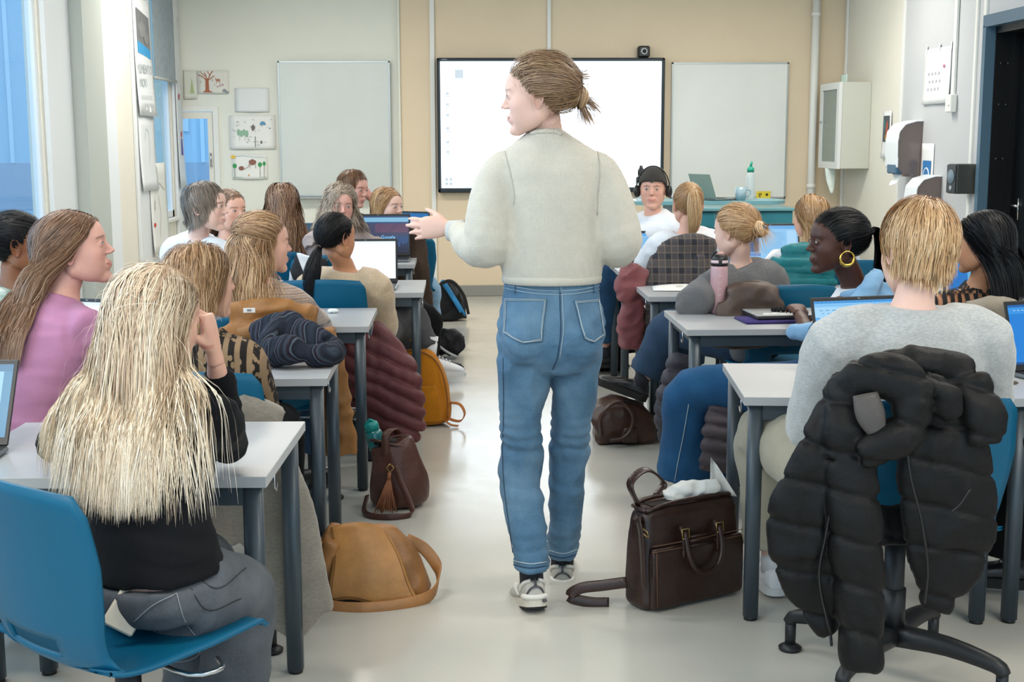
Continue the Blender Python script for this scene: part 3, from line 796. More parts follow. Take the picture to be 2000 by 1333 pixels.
    if bt:
        bi = bt.get('inf', .016); lr = bt.get('leg', LEG)
        P = [torso_parts(J, k, bt.get('infb', bi*.8), -.20, bt.get('top', .14))]
        for i in (0, 1): P.append(leg_tube(J, i, lr, bi, bt.get('f1', .97)))
        if bt.get('parts'): P = [xf(e, t=-o) for e in bt['parts']]
        for e in bt.get('extra', []): P.append(xf(e, t=-o))
        BV = remesh(merge(P), bt.get('vox', (.012, .016, .022)[far]), bt.get('smooth', 3))
        BV = folds(BV, bt.get('fold', .009), bt.get('ff', 8), bt.get('seed', 5), bt.get('stretch', (1, 1, 1)))
        BV = creased(BV, J['kn']+[h+A(0, 0, -.03) for h in J['hj']]+J['an'], bt.get('crease', .0075), .12)
        q['boto'] = obj(bt.get('name', 'trousers'), BV, bt['mat'], root, label=bt.get('label'))
    fs = q.get('feet', {})
    if fs is not None:
        for i in (0, 1):
            fd = q.get('footdir', (None, None))[i]
            fd = yaw_v(J['hipyaw']) if fd is None else A(*fd, 0)
            if i in q.get('nofoot', ()): continue
            shoe(J['an'][i], fd, fs.get('style', 'sneaker'), fs.get('mats', (mat('shoe_black', '1c1c1e', .5), mat('sole_black', '121212', .7), mat('lace_white', 'dddddd', .8))), root, fs.get('pitch', (0, 0))[i], k, roll=fs.get('roll', (0, 0))[i], near=far == 0)
    hair(q, J, hs)
    return root
def hair(q, J, hs):
    h = q.get('hair'); 
    if not h: return
    R, Hd, root = J['R'], J['head'], q['root']; rs = np.random.RandomState(h.get('seed', 1)); n = int(h.get('n', 900)*.9); K = h.get('K', 14); st = h['style']
    up = nrm(J['neck']-J['hip']); cl = h.get('cl', .018); cols = []
    cols.append((J['neck'], J['neck']+A(0, 0, .06), .06+cl, .055)); sp = lambda t: J['hip']+(J['neck']-J['hip'])*t+J['bend']*math.sin(PI*t)
    sr = right_v(J['shyaw'])
    cols.append((sp(.95)-sr*.06, sp(.95)+sr*.06, .055+cl, .055+cl))
    for t, w_, r in ((.86, .085, .078), (.70, .07, .092), (.5, .06, .09), (.3, .055, .09)): cols.append((sp(t)-sr*w_, sp(t)+sr*w_, r+cl, r+cl))
    for i in (0, 1): cols.append((J['sh'][i]*.98+J['neck']*.02, J['neck']-up*.03, .048+cl*.8, .05+cl*.8)); cols.append((J['sh'][i], J['el'][i], .046+cl, .04+cl))
    mt = h['mat']; wd = h.get('w', .0017)*.85; parts = []
    cv, cf = hair_cap(R, Hd, hs, h.get('cap', .003)); parts.append((cv, cf, np.full(len(cv), h.get('capv', .25))))
    tone = lambda own, cn, K_: np.clip(.48+.13*own[:, :1]+.15*cn[:, 1:2]+np.linspace(h.get('rootv', -.18), h.get('tipv', .18), K_)[None, :], 0, 1)
    px = h.get('part', 0.0)
    def comb_part(P):
        x = P[:, 0]-px; s = np.sign(x+rs.randn(len(x))*.004); f = np.clip(P[:, 1]/.09, -1, 1)
        d = np.stack([s*(.9-.5*np.clip(np.abs(x)/.07, 0, 1)), -.35-h.get('sweep', .15)*np.clip(f, 0, 1)+.0*f, -.35-np.clip(np.abs(x)/.07, 0, 1)*.7], 1)
        bk = P[:, 1] < -.02; d[bk] = np.stack([s[bk]*.30*(np.abs(x[bk])/.05), np.full(bk.sum(), -.35), np.full(bk.sum(), -.9)], 1)
        return d
    def tie_comb(T):
        def f(P):
            d = T-P; nn = nrm_rows(P-A(0, -.01, .01)); return d-nn*(d*nn).sum(1)[:, None]*.85
        return f
    if st in ('long', 'bob', 'short', 'half'):
        cb = comb_part
        if h.get('crown'):                                       # falls in all directions from the crown
            cr = A(*h['crown'])
            def cb(P):
                d = P-cr; nn = nrm_rows(P-A(0, -.01, .01)); d = d-nn*(d*nn).sum(1)[:, None]; return nrm_rows(d)+rs.randn(*P.shape)*.12
        L = h.get('len', .45)
        if st in ('short', 'bob'):
            L0 = L; L = (lambda P: (L0+np.clip(P[:, 2]+.04, 0, 1)*h.get('toplen', .9))*(1-(1-h.get('front', .55 if st == 'short' else .95))*np.clip((P[:, 1]-.0)/.06, 0, 1)))
        elif st == 'long' or st == 'half':
            L0 = L; L = lambda P: L0+np.clip(P[:, 2]+.05, 0, 1)*1.0+np.clip(P[:, 1]+.05, 0, 1)*.5
        roots = scalp(n, rs)
        if st == 'half': roots = roots[roots[:, 2] < .035+.3*(-roots[:, 1])]
        if h.get('nofringe', 0): pass
        P, own, cn = sim_hair(R, Hd, hs, n, K, L, cb, cols, rs, layer=h.get('layer', .012), wave=h.get('wave', 0), waven=h.get('waven', 2), clump=h.get('clump', .6), lenvar=h.get('lenvar', .2), vol=h.get('vol', 0), hug=h.get('hug', .8), lock=h.get('lock', .2), back=h.get('back', .22 if st == 'long' else 0), roots=roots, grav=h.get('grav', 1))
        parts.append(ribbons(P, wd*(1+.5*rs.rand(len(P))), tone(own, cn, K)))
    if h.get('bangs'):
        rr = scalp(n, rs); rr = rr[(rr[:, 1] > .045) & (np.abs(rr[:, 0]) < .055)]; bl = h['bangs']; sw = h.get('bsweep', .3)
        P, own, cn = sim_hair(R, Hd, hs, len(rr), 9, bl, lambda P: np.stack([P[:, 0]*3+sw, np.full(len(P), .75), np.full(len(P), -.35)], 1), cols, rs, layer=.008, clump=.7, roots=rr)
        parts.append(ribbons(P, wd*.9, tone(own, cn, 9)))
    if st in ('tie', 'half'):
        T = A(*h.get('tie', (0, -.105, .02)))
        roots = scalp(n, rs)
        if st == 'half': roots = roots[roots[:, 2] > .01+.3*(-roots[:, 1])]
        # along the scalp to the tie
        S = len(roots); own = rs.randn(S, 3); lay = rs.rand(S)*h.get('layer', .010)+.002; Kc = 11
        tt = np.linspace(0, 1, Kc)[None, :, None]; D = nrm_rows(roots-A(0, -.01, .01)); tgt = T+own*A(.006, .004, .006); D1 = nrm_rows(tgt-A(0, -.01, .01))
        dirs = D[:, None]*(1-tt)+D1[:, None]*tt; dirs /= np.linalg.norm(dirs, axis=2)[..., None]
        C0 = A(0, -.014, .028); E = A(.0755, .0950, .0890)
        def surf(dv, of):
            a = dv/(E+of[..., None]); return dv/np.linalg.norm(a, axis=-1)[..., None]
        o0 = A(0, -.01, .01)-C0; base = surf(dirs, np.repeat(lay[:, None], Kc, 1)+.004+h.get('puff', 0)*np.sin(tt[..., 0]*PI)); Pp = C0+base
        r0 = roots[:, None]*(1-tt)**2; wgt = (1-tt)**3; Pp = Pp*(1-wgt)+(roots+D*.003)[:, None]*wgt; w2 = tt**4; Pp = Pp*(1-w2)+tgt[:, None]*w2
        low = roots[:, 2] < -.02
        nz = rs.randn(max(8, S//16), 3); cid = rs.randint(0, len(nz), S); cn = nz[cid]
        Pp = Pp+(cn[:, None]*.0022+own[:, None]*.0012)*np.sin(tt*PI)
        parts.append(ribbons((Pp*hs)@R.T+Hd, wd, tone(own, cn, Kc)*.9))
        tw = (T*hs)@R.T+Hd
        if h.get('tail'):
            tl = h['tail']; m_ = h.get('ntail', n//2); own = rs.randn(m_, 3); rr_ = rs.rand(m_)**.5; an = rs.rand(m_)*2*PI
            pts = [A(*p) for p in tl['path']]                       # offsets from the tie, root space
            Q = spl(A(*pts).reshape(-1, 3), 4)+tw; rad = spl(A(*tl['rad']), 4)[:, 0]; Tt, X, Y = frames(Q)
            Kt = len(Q); tw_ = tl.get('twist', .4); sc = np.linspace(0, 1, Kt)
            aa = an[:, None]+tw_*sc[None]+.25*np.sin(own[:, :1]*3+sc[None]*tl.get('wv', 5)); rd = rr_[:, None]*rad[None]*(1+.10*own[:, 1:2]*sc[None])
            P = Q[None]+X[None]*(np.cos(aa)*rd)[..., None]+Y[None]*(np.sin(aa)*rd)[..., None]
            cut = 1-rs.rand(m_)*tl.get('cut', .25); P = np.stack([np.stack([np.interp(sc*c, sc, P[i, :, d_]) for d_ in range(3)], 1) for i, c in enumerate(cut)])
            parts.append(ribbons(P, wd, tone(own, own, Kt)))
        if h.get('knot'):                                          # a loose bun: loops around the tie
            kn = h['knot']; m_ = kn.get('n', 160); r_ = kn['r']; Kt = 16; c_ = (A(*kn['c'])*hs)@R.T+Hd; ax = nrm(R@A(*kn.get('ax', (0, -1, .3))))
            e1 = nrm(np.cross(ax, A(.3, .2, 1))); e2 = np.cross(ax, e1); own = rs.randn(m_, 3); t = np.linspace(0, 1, Kt)[None]
            a0 = rs.rand(m_)[:, None]*2*PI; sp_ = (2.2+rs.rand(m_)*2)[:, None]; rr_ = r_*(.35+.65*rs.rand(m_)**.6)[:, None]; tilt = own[:, :1]*.5
            x = np.cos(a0+sp_*t)*rr_; y = np.sin(a0+sp_*t)*rr_; z = (np.sqrt(np.clip(r_*r_*1.05-rr_**2, 0, 1))*np.sign(own[:, 1:2]))*.8+tilt*.25*x
            P = c_+x[..., None]*e1+y[..., None]*e2+z[..., None]*ax
            parts.append(ribbons(P, wd*1.15, tone(own, own, Kt)))
        if h.get('spikes'):                                        # ends sticking out
            for sp_ in h['spikes']:
                c_ = (A(*sp_['c'])*hs)@R.T+Hd; d_ = R@A(*sp_['d']); m_ = sp_.get('n', 26); own = rs.randn(m_, 3); t = np.linspace(0, 1, 8)[None, :, None]
                fan = nrm_rows(d_+own*sp_.get('fan', .25)); L_ = sp_['L']*(.7+.5*rs.rand(m_))[:, None, None]
                P = c_+own[:, None]*.006*(1-t)+fan[:, None]*L_*t+A(0, 0, -1)*(t**2)*L_*sp_.get('drop', .35)
                parts.append(ribbons(P, wd*.9, tone(own, own, 8)))
    if h.get('wisps'):
        m_ = h['wisps']; rr = scalp(m_, rs); P, own, cn = sim_hair(R, Hd, hs, m_, K, h.get('wl', .12), lambda P: comb_part(P)+rs.randn(*P.shape)*.9, cols, rs, layer=.035, clump=.0, wave=.5, roots=rr)
        parts.append(ribbons(P, wd*.4, tone(own, cn, K)+.1))
    for e in h.get('locks', []):                                   # hand-placed locks: root-space path
        pts = A(*e['path']).reshape(-1, 3); Q = spl(pts, 4); m_ = e.get('n', 30); own = rs.randn(m_, 3); t = np.linspace(0, 1, len(Q))
        P = Q[None]+own[:, None]*(e.get('r', .008)*(.35+.65*np.sin(t*PI*.8+.3)))[None, :, None]; parts.append(ribbons(P, wd, tone(own, own, len(Q))))
    put_hair('hair', root, parts, mt, h.get('label'))
# ---------------------------------------------------------------- the room
LX, RX, BY, NY, CZ = -2.60, 3.67, 12.60, -2.6, 3.10
def wallmat(name, col, st=.05):
    t = NT(name); c = srgb(col); t.set(Base_Color=t.ramp(t.noise(3, 4), [(.3, tuple(x*.97 for x in c[:3])+(1,)), (.7, c)]), Roughness=.7, Specular_IOR_Level=.25)
    t.bump(t.noise(180, 3), .12, .002); return t.m
M_cream = wallmat('paint_cream', 'e6e3d6'); M_beige = wallmat('paint_beige', 'e2d0b4'); M_off = wallmat('paint_offwhite', 'e4e6db'); M_grey = wallmat('paint_grey', 'c0c3c5')
M_trim = mat('trim_white', 'e3e4de', .45); M_win = mat('window_frame_white', 'dfe4e6', .4); M_ceil = mat('ceiling_white', 'e8e8e4', .8)
def floormat():
    t = NT('vinyl_floor'); n = t.noise(2.2, 5, rough=.6); f = t.noise(240, 2)
    c = t.ramp(n, [(.35, srgb('bfbdb4')), (.65, srgb('c4c2b9'))]); c = t.mix(t.ramp(f, [(.45, (0, 0, 0, 1)), (.7, (.10, .10, .10, 1))]), c, srgb('8c887c'))
    t.set(Base_Color=c, Roughness=t.ramp(t.noise(9, 5, rough=.7), [(.35, (.15, .15, .15, 1)), (.7, (.21, .21, .21, 1))]), Specular_IOR_Level=.75)
    t.bump(t.noise(60, 3), .015, .001); return t.m
M_floor = floormat()
struct('floor', box(LX-.3, RX+.3, NY, BY+.1, -.08, 0), M_floor)
struct('ceiling', box(LX-.3, RX+.3, NY, BY+.1, CZ, CZ+.1), M_ceil)
# back wall: off-white left part with a window opening, beige right part slightly proud
wx0, wx1, wz0, wz1 = -2.62, -2.24, .95, 1.80
struct('wall_back', merge(box(wx1, -.557, BY, BY+.15, 0, CZ), box(LX-.3, wx0, BY, BY+.15, 0, CZ), box(wx0, wx1, BY, BY+.15, 0, wz0), box(wx0, wx1, BY, BY+.15, wz1, CZ)), M_off)
struct('wall_back_beige', merge(box(-.557, .855, BY-.025, BY+.15, 0, CZ), box(.861, RX, BY-.025, BY+.15, 0, CZ)), M_beige)
struct('baseboard_back', box(LX, RX-.002, BY-.04, BY-.024, 0, .105, .004), mat('baseboard_grey', '8d8d86', .6))
for i, (x, w_) in enumerate(((-.234, .045), (.858, .035), (-.545, .02))):
    struct('trim_%d' % (i+1), box(x-w_/2, x+w_/2, BY-.05, BY-.02, .1 if i != 1 else 2.3, CZ, .004), M_trim if i < 2 else M_off)
tag(obj('water_pipe', merge(cyl((3.36, BY-.09, .0), (3.36, BY-.09, CZ), .036, n=20), cyl((3.36, BY-.09, 1.02), (3.36, BY-.09, 1.06), .042), cyl((3.36, BY-.09, 2.62), (3.36, BY-.09, 2.66), .042)), M_trim), 'white vertical pipe on the beige back wall beside the whiteboard', 'pipe')
# right wall with door opening
D0, D1, DZ = 8.08, 9.13, 2.25
struct('wall_right', merge(box(RX, RX+.35, 10.905, BY+.1, 0, CZ), box(RX, RX+.35, 12.69, BY+.1, 0, CZ)), M_cream)
struct('wall_right_grey', merge(box(RX-.006, RX+.35, D1, 10.895, 0, CZ), box(RX-.006, RX+.35, D0, D1, DZ, CZ), box(RX-.006, RX+.35, NY, D0, 0, CZ)), M_grey)
for i, (y, w_) in enumerate(((12.52, .04), (10.90, .05), (9.35, .04), (9.20, .05))):
    struct('trim_%d' % (i+4), box(RX-.022, RX, y-w_/2, y+w_/2, 0, CZ, .004), M_trim)
M_db = mat('door_frame_blue', '4d6a7e', .4); M_dk = mat('door_black', '15191c', .35, spec=.4); M_dk2 = mat('door_jamb_black', '0c0f12', .4)
df = struct('door_1', merge(box(RX-.05, RX+.02, D0-.06, D1+.02, DZ-.005, DZ+.075), box(RX-.05, RX+.02, D1-.035, D1+.02, 0, DZ), box(RX-.05, RX+.02, D0-.06, D0, 0, DZ)), M_db)
obj('jamb', merge(box(RX+.02, RX+.30, D1-.05, D1, 0, DZ), box(RX+.02, RX+.30, D0, D0+.05, 0, DZ), box(RX+.02, RX+.30, D0, D1, DZ-.05, DZ), box(RX+.14, RX+.17, D1-.08, D1-.05, 0, DZ), box(RX+.14, RX+.17, D0+.05, D0+.08, 0, DZ)), M_dk2, df, False)
obj('door_panel', box(RX+.20, RX+.245, D0+.05, D1-.05, .01, DZ-.05, .004), M_dk, df, False)
obj('glass', box(RX+.190, RX+.199, D0+.2, D1-.33, .9, 2.0, .004), mat('dark_glass', '1c1714', .12), df, False)
obj('handle', merge(tube([(RX+.2, D1-.14, 1.03), (RX+.15, D1-.14, 1.03), (RX+.145, D1-.17, 1.03), (RX+.145, D1-.27, 1.03)], .009, 10), box(RX+.19, RX+.2, D1-.155, D1-.125, .93, 1.08)), mat('steel', 'b8bcc0', .25, 1), df)
for z in (2.0, 1.72, 1.35, .9, .5):
    for xx in (RX+.06, RX+.11): obj('bolt', ball((xx, D1-.052, z), (.008, .005, .008), 8, 6), mat('steel_dull', '5a6066', .4, 1), df)
struct('wall_corridor', box(RX+.3, RX+.35, D0-.1, D1+.1, 0, DZ), M_dk2)
# left wall: one big window nearer the viewer, a column, a narrow window with a blind
A0, A1, W0, W1 = 2.2, 8.47, .78, 2.95
B0, B1 = 11.42, 12.24
struct('wall_left', merge(box(LX-.09, LX, A1, B0, 0, CZ), box(LX-.09, LX, B1, BY+.1, 0, CZ), box(LX-.09, LX, B0, B1, 0, .80), box(LX-.09, LX, B0, B1, 2.75, CZ),
       box(LX-.09, LX, 1.6, A1, 0, W0), box(LX-.09, LX, 1.6, A1, W1, CZ), box(LX-.3, LX, 1.5, A0, 0, CZ), box(LX-.3, LX, -2.3, 1.6, 0, W0), box(LX-.3, LX, -2.3, 1.6, W1, CZ), box(LX-.3, LX, NY, -2.3, 0, CZ)), M_cream)
def window(name, y0, y1, z0, z1, divs, fr=.06):
    wn = struct(name, merge(box(LX-.055, LX-.01, y0, y1, z0, z0+fr), box(LX-.055, LX-.01, y0, y1, z1-fr, z1), box(LX-.055, LX-.01, y0, y0+fr, z0, z1), box(LX-.055, LX-.01, y1-fr, y1, z0, z1)), M_win)
    for d in divs: obj('mullion', box(LX-.05, LX-.015, d-.035, d+.035, z0, z1, .004), M_win, wn, False)
    ed = [y0]+list(divs)+[y1]
    for a, b in zip(ed[:-1], ed[1:]): obj('glass', box(LX-.035, LX-.029, a+.03, b-.03, z0+fr*.6, z1-fr*.6), M_glass, wn, False)
    obj('window_sill', box(LX-.09, LX+.035, y0-.02, y1+.02, z0-.035, z0, .006), M_trim, wn, False)
    return wn
g = NT('glass'); g.n.remove(g.b); tr = g.n.new('ShaderNodeBsdfTransparent'); gl = g.n.new('ShaderNodeBsdfGlossy'); gl.inputs['Roughness'].default_value = .02
tr.inputs[0].default_value = (.93, .97, 1, 1); fz = g.n.new('ShaderNodeLayerWeight'); fz.inputs['Blend'].default_value = .5; fzo = g.math('ADD', g.math('MULTIPLY', g.math('POWER', fz.outputs['Facing'], 5.0), .35), .03); mx = g.n.new('ShaderNodeMixShader')
g.link(fzo, mx.inputs[0]); g.link(tr.outputs[0], mx.inputs[1]); g.link(gl.outputs[0], mx.inputs[2]); g.link(mx.outputs[0], g.n['Material Output'].inputs[0]); M_glass = g.m
window('window_1', A0, A1, W0, W1, (4.3, 6.4)); window('window_3', -2.3, 1.5, W0, W1, (-.4,)); window('window_4', B0, B1, .80, 2.75, ())
# reveal strips, column and a trim strip with daylight put into its colour
struct('trim_8', box(LX, LX+.035, A1+.03, A1+.16, .0, CZ, .006), M_win)
struct('trim_9', box(LX, LX+.02, 8.66, 9.08, 0, CZ, .004), M_win)
struct('column', box(LX, LX+.10, 9.10, 9.62, 0, CZ, .01), mat('column_grey', 'b9c0ba', .7))
struct('trim_10', box(LX, LX+.05, 9.66, 10.10, 0, CZ, .01), mat('window_frame_lit', 'e6ecf0', .4))  # paler frame white: the daylight on this reveal is painted into the colour
struct('trim_11', box(LX, LX+.03, 10.78, 11.40, 0, CZ, .006), M_win)
struct('trim_12', box(LX, LX+.03, 12.26, 12.56, 0, CZ, .006), M_win)
rb = thing('roller_blind', 'grey roller blind half down over the narrow left window', 'blind', (LX+.05, (B0+B1)/2, 2.0))
obj('cloth', box(-.004, .004, -.40, .40, .02, .85), fabric('blind_cloth', '8b9aa2'), rb, False); obj('bottom_bar', cyl((0, -.42, .015), (0, .42, .015), .014), mat('blind_bar', 'aab0ae', .5), rb); obj('roller', cyl((0, -.42, .87), (0, .42, .87), .03), M_trim, rb)
def cord(name, y, z0, z1, lab):
    P = [(LX+.06, y-.03, z1), (LX+.06, y-.035, z0+.15), (LX+.06, y, z0), (LX+.06, y+.035, z0+.15), (LX+.06, y+.03, z1)]
    tag(obj(name, tube(P, .0022, 5, m=5), mat('cord_white', 'c9ccca', .6)), lab, 'cord')
cord('blind_cord', 9.35+.25, 1.55, 2.95, 'thin hanging loop of blind cord on the pale column'); cord('blind_cord', 12.40, 1.58, 2.6, 'thin hanging loop of blind cord beside the grey blind')
# window in the back wall
w2 = struct('window_2', merge(box(wx0, wx1, BY-.03, BY+.05, wz1-.045, wz1), box(wx0, wx1, BY-.03, BY+.05, wz0, wz0+.05), box(wx1-.05, wx1, BY-.03, BY+.05, wz0+.05, wz1-.045), box(wx0, wx0+.03, BY-.03, BY+.05, wz0+.05, wz1-.045)), M_trim)
obj('glass', box(wx0+.03, wx1-.05, BY+.01, BY+.016, wz0+.05, wz1-.045), M_glass, w2, False)
obj('sash', merge(box(wx1-.10, wx1-.055, BY-.02, BY+.03, wz0+.05, wz1-.05), box(wx0+.03, wx1-.1, BY-.02, BY+.03, wz1-.11, wz1-.05)), M_cream, w2, False)
obj('handle', tube([(wx1-.075, BY-.02, 1.25), (wx1-.075, BY-.05, 1.25), (wx1-.075, BY-.055, 1.37)], .009, 8), mat('steel', 'b8bcc0', .25, 1), w2)
# outside: ground, facing building with windows
struct('ground_outside', merge(box(-16, LX-.3, -8, 26, -.4, -.3), box(LX-.3, 8, BY+.2, 26, -.4, -.3)), mat('asphalt_snow', '9fb4c4', .9))
M_fac = mat('facade_pale', 'c4dbe8', .8); M_fg = mat('facade_glass', '6fa3c6', .3); M_ff = mat('facade_frame', 'cfe0ea', .5)
def facade(nm, lab, x, y0, y1, nx):
    t = thing(nm, lab, 'building', (x, y0, -.3))
    obj('wall', box(-3, 0, 0, y1-y0, 0, 9), M_fac, t, False)
    for r in range(3):
        for c in range(nx):
            yy = .8+c*(y1-y0-.8)/nx; o = obj('window_frame', merge(box(0, .06, yy, yy+1.3, .9+r*2.9, 1.0+r*2.9), box(0, .06, yy, yy+1.3, 2.9+r*2.9, 3.0+r*2.9), box(0, .06, yy, yy+.1, .9+r*2.9, 3+r*2.9), box(0, .06, yy+1.2, yy+1.3, .9+r*2.9, 3+r*2.9), box(0, .06, yy+.62, yy+.68, .9+r*2.9, 3+r*2.9)), M_ff, t, False)
            obj('pane', box(.005, .02, yy+.1, yy+1.2, 1.0+r*2.9, 2.9+r*2.9), M_fg, o, False)
facade('facing_building', 'pale blue building outside the large left window', -11, 2, 52, 18)
fb = thing('house', 'blue grey house seen through the small back window', 'building', (-4.5, 17.5, -.3))
obj('wall', box(-2, 6, 0, 3, 0, 5), mat('house_blue', 'b4d2e6', .8), fb, False); obj('plinth', box(-2, 6, -.02, 0, .9, 1.5), mat('house_red', 'a9b9cc', .8), fb, False)
for xx in np.arange(-2, 6, .35): obj('cladding_batten', box(xx, xx+.05, -.03, 0, 1.5, 5), mat('batten_pale', 'cfe4f2', .8), fb, False)
for xx in (-.9, .3, 1.5, 2.7): obj('window_frame', merge(box(xx, xx+.7, -.03, 0, 1.9, 2.9)), M_ff, fb, False)
# panel lights in the ceiling
for i, y in enumerate((-1.2, 1.6, 4.4, 7.2, 10.2)):
    for x in (-1.6, 2.3):
        c = thing('ceiling_light', 'rectangular ceiling light panel, %s, %s side' % (('behind the viewer', 'over the nearest desks', 'over the second row', 'over the middle rows', 'nearest the screen')[i], 'window' if x < 0 else 'door'), 'ceiling light', (x, y, CZ), group='ceiling light panels')
        obj('frame', merge(box(-.8, .8, -.3, -.27, -.03, 0), box(-.8, .8, .27, .3, -.03, 0), box(-.8, -.77, -.3, .3, -.03, 0), box(.77, .8, -.3, .3, -.03, 0)), M_trim, c, False)
        obj('diffuser', box(-.77, .77, -.27, .27, -.012, -.006), emat('lamp_diffuser', 'fff6e8', 3.0), c, False)

# ---------------------------------------------------------------- boards and things on the walls
def board(name, lab, x0, x1, z0, z1, col):
    t = thing(name, lab, 'whiteboard', ((x0+x1)/2, BY-.03, z0)); w_, h_ = (x1-x0)/2, z1-z0
    obj('surface', box(-w_+.01, w_-.01, -.018, 0, .01, h_-.01), mat(name+'_'+col, col, .22, coat=.3, var=.03, vs=2), t, False)
    obj('frame', merge(box(-w_, w_, -.024, 0, 0, .014), box(-w_, w_, -.024, 0, h_-.014, h_), box(-w_, -w_+.014, -.024, 0, 0, h_), box(w_-.014, w_, -.024, 0, 0, h_)), mat('alu_frame', 'b4bab8', .35, .7), t, False)
    obj('pen_tray', box(-w_+.1, w_-.1, -.085, -.018, -.02, -.006, .003), mat('alu_frame', 'b4bab8', .35, .7), t, False)
board('whiteboard', 'large greyish whiteboard on the pale wall left of the screen', -1.671, -.631, .965, 2.215, 'ccd1ca')
board('whiteboard', 'white whiteboard on the beige wall right of the screen', 2.016, 3.125, .925, 2.20, 'e4e6e0')
tv = thing('interactive_screen', 'large black framed screen showing a bright white page', 'screen', (.874, BY-.03, .993))
obj('bezel', merge(box(-1.067, 1.067, -.09, 0, 0, .045, .01), box(-1.067, 1.067, -.09, 0, 1.215, 1.247, .01), box(-1.067, -1.035, -.09, 0, 0, 1.247, .01), box(1.035, 1.067, -.09, 0, 0, 1.247, .01), box(-1.05, 1.05, -.04, 0, .02, 1.23)), mat('screen_bezel', '1f2a31', .35), tv, False)
obj('display', box(-1.035, 1.035, -.082, -.04, .045, 1.215), emat('white_display', 'eaf6ff', 2.8), tv, False)
gi = [box(-.90, -.82, -.0835, -.082, 1.06, 1.14)]
for k, zz in enumerate((.92, .82, .72, .60, .47, .38)): gi += [box(-.985, -.955, -.0835, -.082, zz-.012, zz+.014), box(-.985, -.94, -.0835, -.082, zz-.03, zz-.022)]
gi += [box(-1.0+dx, -.97+dx, -.0835, -.082, .07+dz, .10+dz) for dx in (0, .04) for dz in (0, .04)]+[box(.78, .9, -.0835, -.082, .075, .085), box(.93, .97, -.0835, -.082, .09, .11)]
obj('tool_icons', merge(gi), emat('icon_pale', 'd5e4ee', 1.0), tv, False)
obj('maker_mark', box(-1.02, -.97, -.0915, -.09, 1.228, 1.236), mat('mark_grey', '8a949a', .5), tv, False)
cm = thing('camera_unit', 'small black camera box mounted above the screen', 'camera', (1.743, BY-.06, 2.245))
obj('housing', box(-.055, .055, -.05, .04, 0, .105, .012), mat('plastic_black', '17181a', .4), cm, False); obj('lens_ring', tube([(0, -.05, .055), (0, -.062, .055)], [.032, .030], 20), mat('ring_grey', 'b8bdbd', .4), cm); obj('lens', cyl((0, -.058, .055), (0, -.066, .055), .018, n=16), mat('lens_black', '050608', .1), cm)

ink = lambda c: mat('ink_'+c, c, .8)
def sheet(name, lab, p, ux, w_, h_, col='eeefea', curl=.012, cat='drawing', group=None):
    """paper on a wall: gentle curl at the bottom; p = upper-left corner, ux along the wall, returns (thing, place)"""
    p, ux = np.asarray(p, float), nrm(ux); uz = A(0, 0, -1.); nn = np.cross(uz, ux)*1.0
    if (nn@(A(.5, 6, 1.5)-p)) < 0: nn = -nn
    t = thing(name, lab, cat, p, group=group)
    f = lambda u, v: ux*w_*u+uz*h_*v+nn*(.004+curl*(v**3)*(.4+.6*math.sin(3*u+w_*9)**2)+.25*curl*math.sin(u*PI))
    obj('paper', grid(f, 7, 9, .0008), mat('paper_'+col, col, .85), t)
    def place(name2, polys, c):
        """flat ink shapes on the sheet; coordinates 0..1 across and down"""
        V = []; F = []
        for poly in polys:
            b = len(V)
            for (u, v) in poly: V.append(f(u, v)+nn*.0045)
            F.append(list(range(b, len(V))))
        o = obj(name2, (A(*V).reshape(-1, 3), F), ink(c), t, False); return o
    t2 = place; return t, place, f, nn
def blob(cx, cy, rx, ry, n=12, j=0): return [(cx+rx*math.cos(i*2*PI/n)*(1+j*math.sin(i*3.7)), cy+ry*math.sin(i*2*PI/n)*(1+j*math.sin(i*2.3))) for i in range(n)]
def stroke(pts, w_):
    out = []
    for a, b in zip(pts[:-1], pts[1:]):
        d = A(b[0]-a[0], b[1]-a[1]); L = np.linalg.norm(d)+1e-9; nx, ny = -d[1]/L*w_/2, d[0]/L*w_/2
        out.append([(a[0]+nx, a[1]+ny), (b[0]+nx, b[1]+ny), (b[0]-nx, b[1]-ny), (a[0]-nx, a[1]-ny)])
    return out
bw = BY-.004
# tree drawing, over the small window
t, pl, f, n_ = sheet('tree_drawing', 'drawing of a bare brown tree and deer above the small window', at(385, 138, bw), (1, 0, 0), .29, .21, 'dddcd2')
pl('tree', [[(.16, .95), (.25, .86), (.26, .35), (.36, .35), (.37, .86), (.5, .96)]]+stroke([(.28, .4), (.12, .22), (.02, .2)], .035)+stroke([(.31, .4), (.24, .1)], .03)+stroke([(.34, .4), (.44, .12), (.5, .02)], .03)+stroke([(.35, .42), (.55, .22)], .03)+stroke([(.25, .25), (.1, .05)], .02)+stroke([(.4, .22), (.33, .02)], .02), 'a5654a')
pl('deer', [blob(.66, .42, .07, .06)]+stroke([(.61, .45), (.61, .58)], .015)+stroke([(.71, .45), (.72, .58)], .015)+stroke([(.6, .4), (.56, .32)], .02), 'b07c66')
pl('flowers', [blob(.72, .66, .03, .04), blob(.64, .7, .03, .03), blob(.80, .62, .035, .04), blob(.55, .62, .015, .02)], 'b88aa0'); pl('bushes', [blob(.86, .88, .07, .08), blob(.95, .95, .05, .06), blob(.48, .42, .012, .06), blob(.1, .5, .012, .05)], '8b9396')
t, pl, f, n_ = sheet('fir_drawing', 'pale sheet with a thin green fir beside the tree drawing', at(357, 138, bw), (1, 0, 0), .125, .26, 'd3d6ca'); pl('fir', [[(.65, .25), (.8, .8), (.5, .8)]], 'a9bb86')
t, pl, f, n_ = sheet('blank_sheet', 'blank white sheet right of the tree drawing', at(458, 172, bw), (1, 0, 0), .32, .22, 'dfe3e2')
